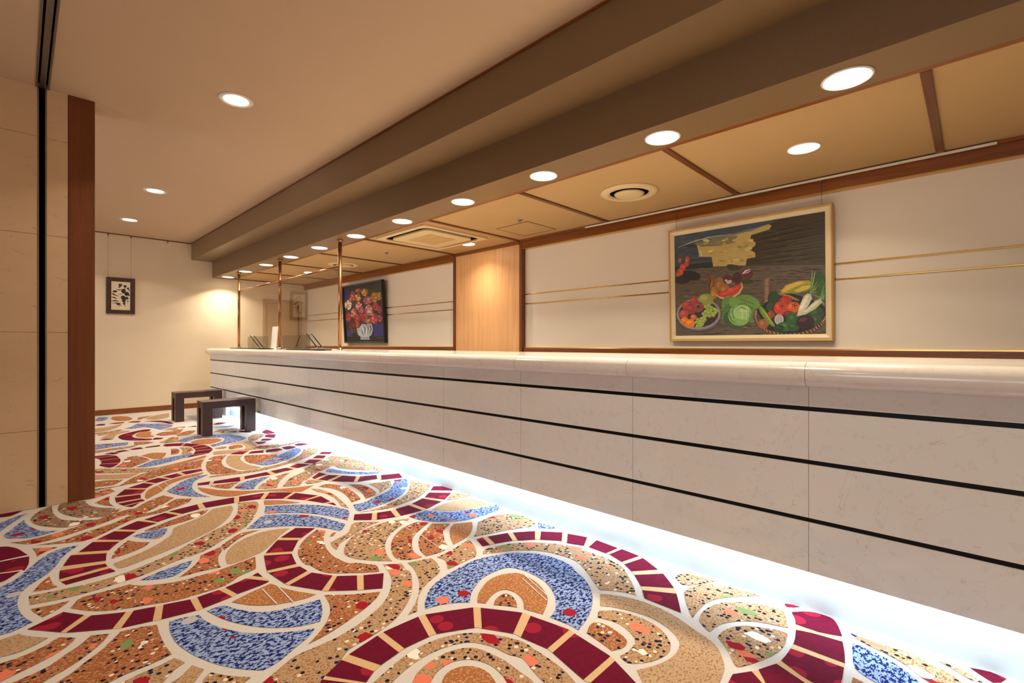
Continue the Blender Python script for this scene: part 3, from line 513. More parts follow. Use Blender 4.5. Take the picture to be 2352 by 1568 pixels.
def build_carpet():
    order = 'WTMBSKPOG'
    V = []; F = []; MI = []
    def add(mat, pts, z):
        b = len(V)
        for p in pts: V.append((p[0], p[1], z))
        for t in tessellate_polygon([[Vector((p[0], p[1], 0)) for p in pts]]):
            a, q, c = (V[b+i] for i in t)
            if (q[0]-a[0])*(c[1]-a[1]) - (q[1]-a[1])*(c[0]-a[0]) < 0: t = (t[0], t[2], t[1])
            F.append([b+i for i in t]); MI.append(order.index(mat))
    shapes = []
    for row in CARPET.strip().split('\n'):
        kind, m, body = row.split(' ', 2)
        def P(tok):
            c = tok.endswith('*'); x, y = tok.rstrip('*').split(','); return (int(x)/1000, int(y)/1000, c)
        if kind == 'band':
            A, B = ([P(t) for t in s_.split()] for s_ in body.split(' / '))
            a, ia = smooth_open(A); b, ib = smooth_open(B)
            shapes.append(('T', a + b[::-1], .0010))
            for k in range(0, len(A)-1, 2):
                shapes.append((m, a[ia[k]:ia[k+1]+1] + b[ib[k]:ib[k+1]+1][::-1], .0020))
        elif kind in ('poly', 'top'):
            shapes.append((m, smooth_closed([P(t) for t in body.split()]), 0.0010 if kind == 'poly' else .0020))
        else:
            ws, body = body.split(' ', 1); w = int(ws)/1000; p, q = [P(t) for t in body.split()]
            dx, dy = q[0]-p[0], q[1]-p[1]; l = math.hypot(dx, dy); nx, ny = -dy/l*w/4, dx/l*w/4
            shapes.append((m, [(p[0]+nx,p[1]+ny),(q[0]+nx,q[1]+ny),(q[0]-nx,q[1]-ny),(p[0]-nx,p[1]-ny)], .0028))
    shapes = [(m, clean(p), z + i*4e-6) for i, (m, p, z) in enumerate(shapes)]
    for s_ in shapes: add(*s_)
    # the pattern repeats: further repeats carry it on over the rest of the floor
    def clip(pts, planes):
        for nx, ny, d in planes:                 # keeps nx*x + ny*y <= d
            out = []
            for i in range(len(pts)):
                p, q = pts[i-1], pts[i]
                fp, fq = nx*p[0]+ny*p[1]-d, nx*q[0]+ny*q[1]-d
                if (fp <= 0) != (fq <= 0):
                    t = fp/(fp-fq); out.append((p[0]+(q[0]-p[0])*t, p[1]+(q[1]-p[1])*t))
                if fq <= 0: out.append(q)
            pts = out
            if len(pts) < 3: return []
        return clean(pts)
    A = math.radians(45.8936); fs, fc = math.sin(A), math.cos(A)
    near = (fs, fc, 1.572); far = (-fs, -fc, -1.572)
    side = (fc + 1.0795*fs, -fs + 1.0795*fc, 0.0)      # outside the stretch traced above, on its left
    behind = (1, -.083, -.03)                          # floor hidden behind the stone wall and its jamb
    tile = [(m, clip(pts, [(-1,0,-.2), (1,0,2.32), (0,-1,-2.2), (0,1,4.6)]), z) for m, pts, z in shapes]
    tile = [q for q in tile if len(q[1]) >= 3]
    for i in range(3, -1, -1):
        for j in range(-3, 3):
            dx, dy = -2.12*i, -2.4*j
            if j <= 0 and i == 0 and dy == 0: continue
            extra = [[behind]] if dy > 0 else [[near], [far, side]]
            for ex in extra:
                for m, pts, z in tile:
                    q = clip([(x+dx, y+dy) for x, y in pts], ex + [(-1,0,5.98), (0,-1,2.9), (0,1,9.8)])
                    if len(q) >= 3: add(m, q, z)
    b = len(V)
    V.extend([(-6,-3,0), (4.12,-3,0), (4.12,9.85,0), (-6,9.85,0)]); F.append([b,b+1,b+2,b+3]); MI.append(0)
    b = len(V)
    V.extend([(-6,-3,-.1), (4.12,-3,-.1), (4.12,9.85,-.1), (-6,9.85,-.1)]); F.append([b+3,b+2,b+1,b]); MI.append(0)
    me = bpy.data.meshes.new('floor'); me.from_pydata(V, [], F)
    for k in order: me.materials.append(CM[k])
    me.polygons.foreach_set('material_index', MI)
    o = bpy.data.objects.new('floor', me); col.objects.link(o)
    return struct(o, 'patterned carpet of maroon, blue and tan swirls outlined in cream')
build_carpet()

# ------------------------------------------------------------------ shell
YF, YN, XB, XL = 9.85, -3.0, 4.12, -6.0
ZC, ZS1, ZS2, ZB = e(1.76), e(1.47), e(1.19), e(1.205)
struct(MB().box(XL, XB+.2, YF, YF+.15, 0, ZC+.1).build('wall_far', M['wall']))
struct(MB().box(XB, XB+.15, YN, YF, 0, ZC+.1).build('wall_back', M['wallback']))
struct(MB().box(XL, XB+.2, YN-.15, YN, 0, ZC+.1).build('wall_near', M['wall']))
struct(MB().box(XL-.15, XL, YN, YF, 0, ZC+.1).build('wall_lobby', M['wall']))
# lobby ceiling with the slot of a sliding-partition track
cm = MB().box(XL, .088, YN, YF, ZC, ZC+.08).box(.138, 2.1, YN, YF, ZC, ZC+.08).box(.08, .15, YN, YF, ZC+.06, ZC+.09).box(.088, .138, 4.6, YF, ZC, ZC+.06)
struct(cm.build('ceiling', M['ceil']))
tr = MB().box(.0985, .1275, YN, 4.6, ZC-.004, ZC+.05)
struct(tr.build('trim_1', M['alu']))
struct(MB().box(.089, .0985, YN, 4.6, ZC+.03, ZC+.055).box(.1275, .137, YN, 4.6, ZC+.03, ZC+.055).build('trim_2', M['slot']))
struct(MB().box(.078, .0875, YN, 4.6, ZC-.006, ZC).box(.1385, .148, YN, 4.6, ZC-.006, ZC).build('trim_3', M['alu']))
# soffits stepping down to the counter
struct(MB().box(2.1, 2.425, YN, YF, ZS1, ZC+.08, .002).build('trim_4', M['soffit']))
struct(MB().box(2.42, 2.715, YN, YF, ZS2, ZC+.08, .002).build('trim_5', M['soffit']))
struct(MB().box(2.088, 2.1, YN, YF, ZC-.012, ZC).build('trim_6', M['trimwood']))
struct(MB().box(2.715, 2.762, YN, YF, ZS2+.004, ZC, .003).build('trim_7', M['trimwood']))
struct(MB().box(2.762, XB, YN, YF, ZB, ZB+.08).build('ceiling_counter', M['ceil2']))
k = 8
for i, y in enumerate((-2.27, -1.06, .157, 1.37, 2.59, 3.81, 5.02, 6.23, 7.44, 8.65, 9.80)):
    struct(MB().box(2.762, 4.06, y-.02, y+.02, ZB-.012, ZB+.01, .002).build('trim_%d' % k, M['trimwoodx'])); k += 1
# cornice, chair rail and brass lines of the back wall, left and right of the oak pier
for y0, y1 in ((YN, 3.775), (5.04, YF)):
    struct(MB().box(4.06, XB, y0, y1, e(1.105), ZB, .003).build('trim_%d' % k, M['trimwood'])); k += 1
    struct(MB().box(4.025, 4.06, y0, y1, e(1.185), ZB, .002).build('trim_%d' % k, M['trimwood'])); k += 1
    struct(MB().box(4.056, XB, y0, y1, e(1.097), e(1.1048)).build('trim_%d' % k, M['brass'])); k += 1
    struct(MB().box(4.085, XB, y0, y1, e(-.088), e(-.045), .002).build('trim_%d' % k, M['trimwood'])); k += 1
    struct(MB().box(4.085, XB, y0, y1, e(-.0448), e(-.036)).build('trim_%d' % k, M['brass'])); k += 1
    for z in (.58, .469):
        struct(MB().box(4.114, XB, y0, y1, e(z)-.006, e(z)+.006, .002).build('trim_%d' % k, M['brass'])); k += 1
struct(MB().box(4.075, XB, 3.82, 4.995, 0, ZB).build('wall_pier', M['oak']))
for y0, y1 in ((3.775, 3.82), (4.995, 5.04)):
    struct(MB().box(4.06, XB, y0, y1, 0, ZB, .003).build('trim_%d' % k, M['trimwoodz'])); k += 1
struct(MB().box(4.055, 4.075, 3.82, 4.995, e(1.165), ZB, .002).build('trim_%d' % k, M['trimwood'])); k += 1
# baseboards
struct(MB().box(.385, 2.6, YF-.015, YF, 0, .085, .003).build('baseboard_far', M['trimwood']))
# stone wall on the left with a partition channel and a wooden jamb
WY = 4.6
zj = [0, .53, 1.20, 1.87, 2.54, ZC]
sb = MB()
for z0, z1 in zip(zj, zj[1:]):
    for x0, x1 in ((-6,-4.6), (-4.6,-3.1), (-3.1,-1.6), (-1.6,-.09-.0), (-.09+.0,.09), (.131,.242)):
        if x0 == -.09: continue
        xx1 = .09 if x1 == -.09 else x1
        sb.box(x0+.001, xx1-.001, WY, WY+.24, z0+.0015, z1-.0015 if z1 < ZC else z1, .002)
sb.box(-6, .24, WY+.006, WY+.25, 0, ZC)
struct(sb.build('wall_left', M['stone']))
struct(MB().box(.09, .131, WY+.001, WY+.008, 0, ZC).build('trim_%d' % k, M['slot'])); k += 1
struct(MB().box(.088, .0955, WY-.003, WY+.006, 0, ZC).box(.1255, .133, WY-.003, WY+.006, 0, ZC).build('trim_%d' % k, M['alu'])); k += 1
struct(MB().box(.242, .385, WY-.004, WY+.26, 0, ZC, .003).build('trim_%d' % k, M['jamb'])); k += 1
# corridor beyond the stone wall: panelled door on the far wall, seen mirrored in the marble
struct(MB().box(-.62, .30, YF-.02, YF, 0, 2.2, .004).build('door_2', M['jamb']))
# staff door behind the counter
d1 = struct(MB().box(3.32, 3.94, YF-.012, YF, 0, e(.80), .003).build('door_1', M['doorleaf']))
MB().box(3.26, 3.32, YF-.03, YF, 0, e(.86), .003).box(3.94, 4.0, YF-.03, YF, 0, e(.86), .003).box(3.32, 3.94, YF-.03, YF, e(.80), e(.86), .003).build('door_frame', M['doorframe'], d1)
MB().box(3.925, 3.945, YF-.034, YF-.012, 0, e(.80)).build('door_edge', M['trimwoodz'], d1)
# picture rail of the far wall
struct(MB().box(.385, 2.1, YF-.02, YF, ZC-.014, ZC, .002).build('trim_%d' % k, M['trimwoodx'])); k += 1
# unseen windows added on the lobby side as sources of the cool daylight
for i, y in enumerate((-1.4, .9, 6.1, 8.4)):
    w = struct(MB().box(XL, XL+.05, y-.95, y+.95, .45, .52).box(XL, XL+.05, y-.95, y+.95, 2.5, 2.57).box(XL, XL+.05, y-.95, y-.88, .45, 2.57).box(XL, XL+.05, y+.88, y+.95, .45, 2.57).build('window_%d' % (i+1), M['alu']))
    MB().box(XL, XL+.012, y-.88, y+.88, .52, 2.5).build('window_pane', M['daylight'], w)

# ------------------------------------------------------------------ reception counter
CY0, CY1 = -2.6, 9.1
ct = thing('reception_counter', (2.6, 3.3, 0), 'long pale marble reception counter with three black grooves', 'counter')
gz = [e(-.17), e(-.259), e(-.472), e(-.704), e(-.912)]
for i in range(4):
    top = gz[i] - (.009 if i else 0); bot = gz[i+1] + (.009 if i < 3 else 0)
    MB().box(2.2, 2.23, CY0, CY1, bot, top).build('front_panel', M['marble'], ct)
for z in gz[1:4]:
    o = MB().box(2.206, 2.226, CY0, CY1, z-.009, z+.009).build('groove_strip', M['black'], ct)
MB().box(2.23, 2.26, CY0, CY1, .26, e(-.17)).box(2.23, 3.2, CY1-.03, CY1, 0.0, e(-.17)).build('carcass', M['marble'], ct)
# bull-nosed top
pr = [(3.25, e(-.07)), (2.19, e(-.07))] + [(2.185-.05*math.sin(PI*j/14), e(-.12)+.05*math.cos(PI*j/14)) for j in range(1, 14)] + [(2.19, e(-.17)), (3.25, e(-.17))]
tm = MB(); rings = []
secs = [(CY0, 0)] + [(CY0+.5*j, 0) for j in range(1, 24)] + [(CY1+.05*math.sin(PI/2*j/6), .05*(1-math.cos(PI/2*j/6))) for j in range(7)]
for y, ins in secs:
    f = 1 - ins/.05*.96
    rings.append([tm.bm.verts.new((x+ins if x < 2.3 else x, y, e(-.12)+(z-e(-.12))*f)) for x, z in pr])
for a, b in zip(rings, rings[1:]):
    for i in range(len(pr)):
        j = (i+1) % len(pr); f = tm.bm.faces.new((a[i], a[j], b[j], b[i])); f.smooth = 1 <= i <= 14
tm.bm.faces.new(rings[0][::-1]); tm.bm.faces.new(rings[-1])
tm.build('countertop', M['marbletop'], ct)
MB().box(2.32, 2.36, CY0, 8.45, 0, .26).box(2.23, 2.36, CY0, 8.45, .255, .27).box(2.26, 2.36, 8.45, 8.58, 0, .27).build('plinth', M['kick'], ct)
ls = thing('light_strip', (2.285, 3.3, .245), 'cool white light strip tucked under the marble counter front', 'light')
y = -2.45
while y < 8.3:
    y1 = min(y+1.13, 8.4)
    MB().rod((2.285, y, .243), (2.285, y1, .243), .010).build('tube', M['tube'], ls)
    L = bpy.data.lights.new('tube_light', 'AREA'); L.shape = 'RECTANGLE'; L.size = y1-y; L.size_y = .03
    L.energy = 5.8*(y1-y); L.color = (.60, .81, 1.0)
    lo = bpy.data.objects.new('tube_light', L); col.objects.link(lo)
    lo.location = (2.262, (y+y1)/2, .2165); lo.rotation_euler = (math.radians(18), 0, PI/2)
    lo.rotation_mode = 'XYZ'
    y = y1 + .045

# ------------------------------------------------------------------ glass partition on the counter
gp = thing('glass_partition', (2.545, 7.06, e(-.07)), 'clear glass partition on three bronze posts standing on the counter', 'partition')
PX = 2.545
for y in (8.784, 6.994, 5.194):
    p = MB().rod((PX, y, e(-.07)+.012), (PX, y, ZS2-.012), .021, 16).build('post', M['bronze'], gp)
    MB().lathe([(.001,0), (.036,0), (.036,.008), (.024,.014), (.024,.03), (.001,.03)], (PX, y, e(-.07)), 20).build('base_flange', M['chrome'], p)
    MB().lathe([(.001,0), (.036,0), (.036,-.01), (.024,-.03), (.001,-.03)], (PX, y, ZS2), 20).build('ceiling_flange', M['bronze'], p)
for y0, y1 in ((5.215, 6.973), (7.015, 8.763)):
    MB().rod((PX, y0-.004, e(.88)), (PX, y1+.004, e(.88)), .016, 12).build('top_rail', M['bronze'], gp)
    MB().box(PX-.004, PX+.004, y0, y1, e(-.055), e(.87)).build('glass_pane', M['glass'], gp)

# ------------------------------------------------------------------ things on the counter
TZ = e(-.07)
for y0, y1, lab in ((7.80, 8.72, 'low clear acrylic screen on the counter, left of the white sign stand'), (6.27, 7.20, 'low clear acrylic screen on the counter, right of the white sign stand')):
    t = thing('acrylic_screen', (2.66, (y0+y1)/2, TZ), lab, 'screen', 'low acrylic screens on the counter')
    MB().box(2.657, 2.663, y0, y1, TZ+.004, TZ+.195, .001).build('sheet', M['acrylic'], t)
    for fy in (y0+.05, y1-.09): MB().box(2.62, 2.70, fy, fy+.04, TZ, TZ+.0035).build('foot', M['acrylic'], t)
t = thing('sign_stand', (2.72, 7.74, TZ), 'tall white card sign stand leaning back behind the middle bronze post', 'sign')
ml = Matrix.Translation((2.72, 7.74, TZ+.006)) @ Matrix.Rotation(math.radians(5), 4, 'Y')
MB().box(-.002, .002, -.115, .115, 0, .335, .0005, mat=ml).build('card', M['paper'], t)
MB().box(2.725, 2.83, 7.65, 7.83, TZ, TZ+.005).build('base', M['white'], t)
for x0, x1, y0, y1, lab in ((2.33, 2.50, 7.1, 8.5, 'thin black desk mat at the far left end of the counter'), (2.33, 2.50, 5.3, 6.2, 'thin black desk mat on the counter beside the right pen stand')):
    tag(MB().box(x0, x1, y0, y1, TZ, TZ+.011, .003).build('desk_mat', M['black']), lab, 'mat', 'black desk mats')
for y, nm in ((7.02, 'left'), (5.18, 'right')):
    b = thing('pen_stand', (2.3, y, TZ), 'small black pen stand on the counter, %s one of the two' % nm, 'pen stand', 'pen stands')
    MB().box(2.255, 2.345, y-.05, y+.05, TZ, TZ+.014, .003).build('base', M['black'], b)
    for sx, sy in ((2.315, y-.03), (2.285, y+.03)): MB().lathe([(.011,0), (.013,.02), (.009,.024), (.001,.024)], (sx, sy, TZ+.013), 14).build('socket', M['chrome'], b)
    for (px, py), w in (((2.315, y-.03), 'right'), ((2.285, y+.03), 'left')):
        dv = Vector((-.62, .64, 1.15)).normalized(); a = Vector((px, py, TZ+.037))
        pn = thing('pen', a, 'slim black desk pen leaning left in the %s pen stand, %s of its pair' % (nm, w), 'pen', 'desk pens')
        MB().rod(a, a+dv*.19, .0052, 10).build('barrel', M['black'], pn)
        MB().rod(a+dv*.185, a+dv*.20, .0035, 8).build('cap_tip', M['chrome'], pn)

# ------------------------------------------------------------------ stools
def stool(x0, y0, label):
    t = thing('stool', (x0+.295, y0+.135, 0), label, 'stool', 'dark wooden stools by the counter')
    X0, X1, Y0, Y1, H = x0, x0+.59, y0, y0+.27, .42
    MB().box(X0, X1, Y0, Y1, H-.022, H, .003).build('seat', M['stool'], t)
    MB().box(X0+.003, X1-.003, Y0+.002, Y0+.03, H-.085, H-.0222, .002).box(X0+.003, X1-.003, Y1-.03, Y1-.002, H-.085, H-.0222, .002).box(X0+.003, X0+.03, Y0+.0302, Y1-.0302, H-.085, H-.0222, .002).box(X1-.03, X1-.003, Y0+.0302, Y1-.0302, H-.085, H-.0222, .002).build('apron', M['stool'], t)
    for lx in (X0, X1-.105):
        for ly in (Y0, Y1-.085):
            MB().box(lx, lx+.105, ly, ly+.085, .0035, H-.0222, .002).build('leg', M['stool'], t)
    return t
stool(1.54, 6.68, 'dark brown wooden stool nearer the camera, beside the marble counter')
stool(1.56, 8.22, 'dark brown wooden stool behind the nearer one, by the counter end')

# ------------------------------------------------------------------ pictures
def canvas_mesh(name, data, mat, parent, origin, ux, uz, w, h, nrm):
    """flat painted shapes inside one canvas; data rows: red,green,blue then x,y x,y in thousandths of the canvas"""
    V = []; F = []; C = []
    rows = data.strip().split('\n')
    for i, row in enumerate(rows):
        p = row.split(); c = lin(tuple(map(int, p[0].split(','))))
        pts = [tuple(map(int, q.split(','))) for q in p[1:]]
        b = len(V); dz = .0004 + i*4e-6
        for x, y in pts: V.append(origin + ux*(x/1000*w) + uz*(y/1000*h) + nrm*dz)
        for t in tessellate_polygon([[Vector((x, y, 0)) for x, y in pts]]):
            if len(set(t)) < 3: continue
            F.append([b+q for q in t]); C.append(c)
    # backing board
    b = len(V)
    for d in (-.012, 0):
        for x, y in ((0,0), (1,0), (1,1), (0,1)): V.append(origin + ux*(x*w) + uz*(y*h) + nrm*d)
    for q in ((4,5,6,7), (0,3,2,1), (0,1,5,4), (1,2,6,5), (2,3,7,6), (3,0,4,7)):
        F.append([b+i for i in q]); C.append((.05,.045,.04,1))
    me = bpy.data.meshes.new(name); me.from_pydata([tuple(v) for v in V], [], F)
    at = me.color_attributes.new('paint', 'FLOAT_COLOR', 'CORNER')
    for poly, c in zip(me.polygons, C):
        for li in poly.loop_indices: at.data[li].color = c
    me.materials.append(mat)
    o = bpy.data.objects.new(name, me); col.objects.link(o)
    o.parent = parent; o.matrix_parent_inverse = Matrix.Translation(-Vector(parent.location))
    return o
def frame_ring(mb, origin, ux, uz, nrm, w, h, prof, mi=0):
    """picture-frame moulding mitred round a w x h outer rectangle; prof = (inset, depth) loop"""
    loops = []
    for ins, dep in prof:
        loops.append([mb.bm.verts.new(origin + ux*x + uz*y + nrm*dep) for x, y in ((ins,ins), (w-ins,ins), (w-ins,h-ins), (ins,h-ins))])
    n = len(prof)
    for a in range(n):
        A, B = loops[a], loops[(a+1) % n]
        for i in range(4):
            f = mb.bm.faces.new((A[i], A[(i+1)%4], B[(i+1)%4], B[i])); f.material_index = mi
Zv = Vector((0,0,1))
def back_wall_picture(name, y0, y1, z0, z1, lean, thick, label):
    t = thing(name, (4.10, (y0+y1)/2, z0), label, 'painting')
    up = Vector((-lean, 0, z1-z0)); h = up.length; up.normalize()
    ux = Vector((0,-1,0)); nrm = Vector((-up.z, 0, up.x)); 
    org = Vector((4.113-thick*.0, y1, z0))
    return t, org, ux, up, nrm, y1-y0, h
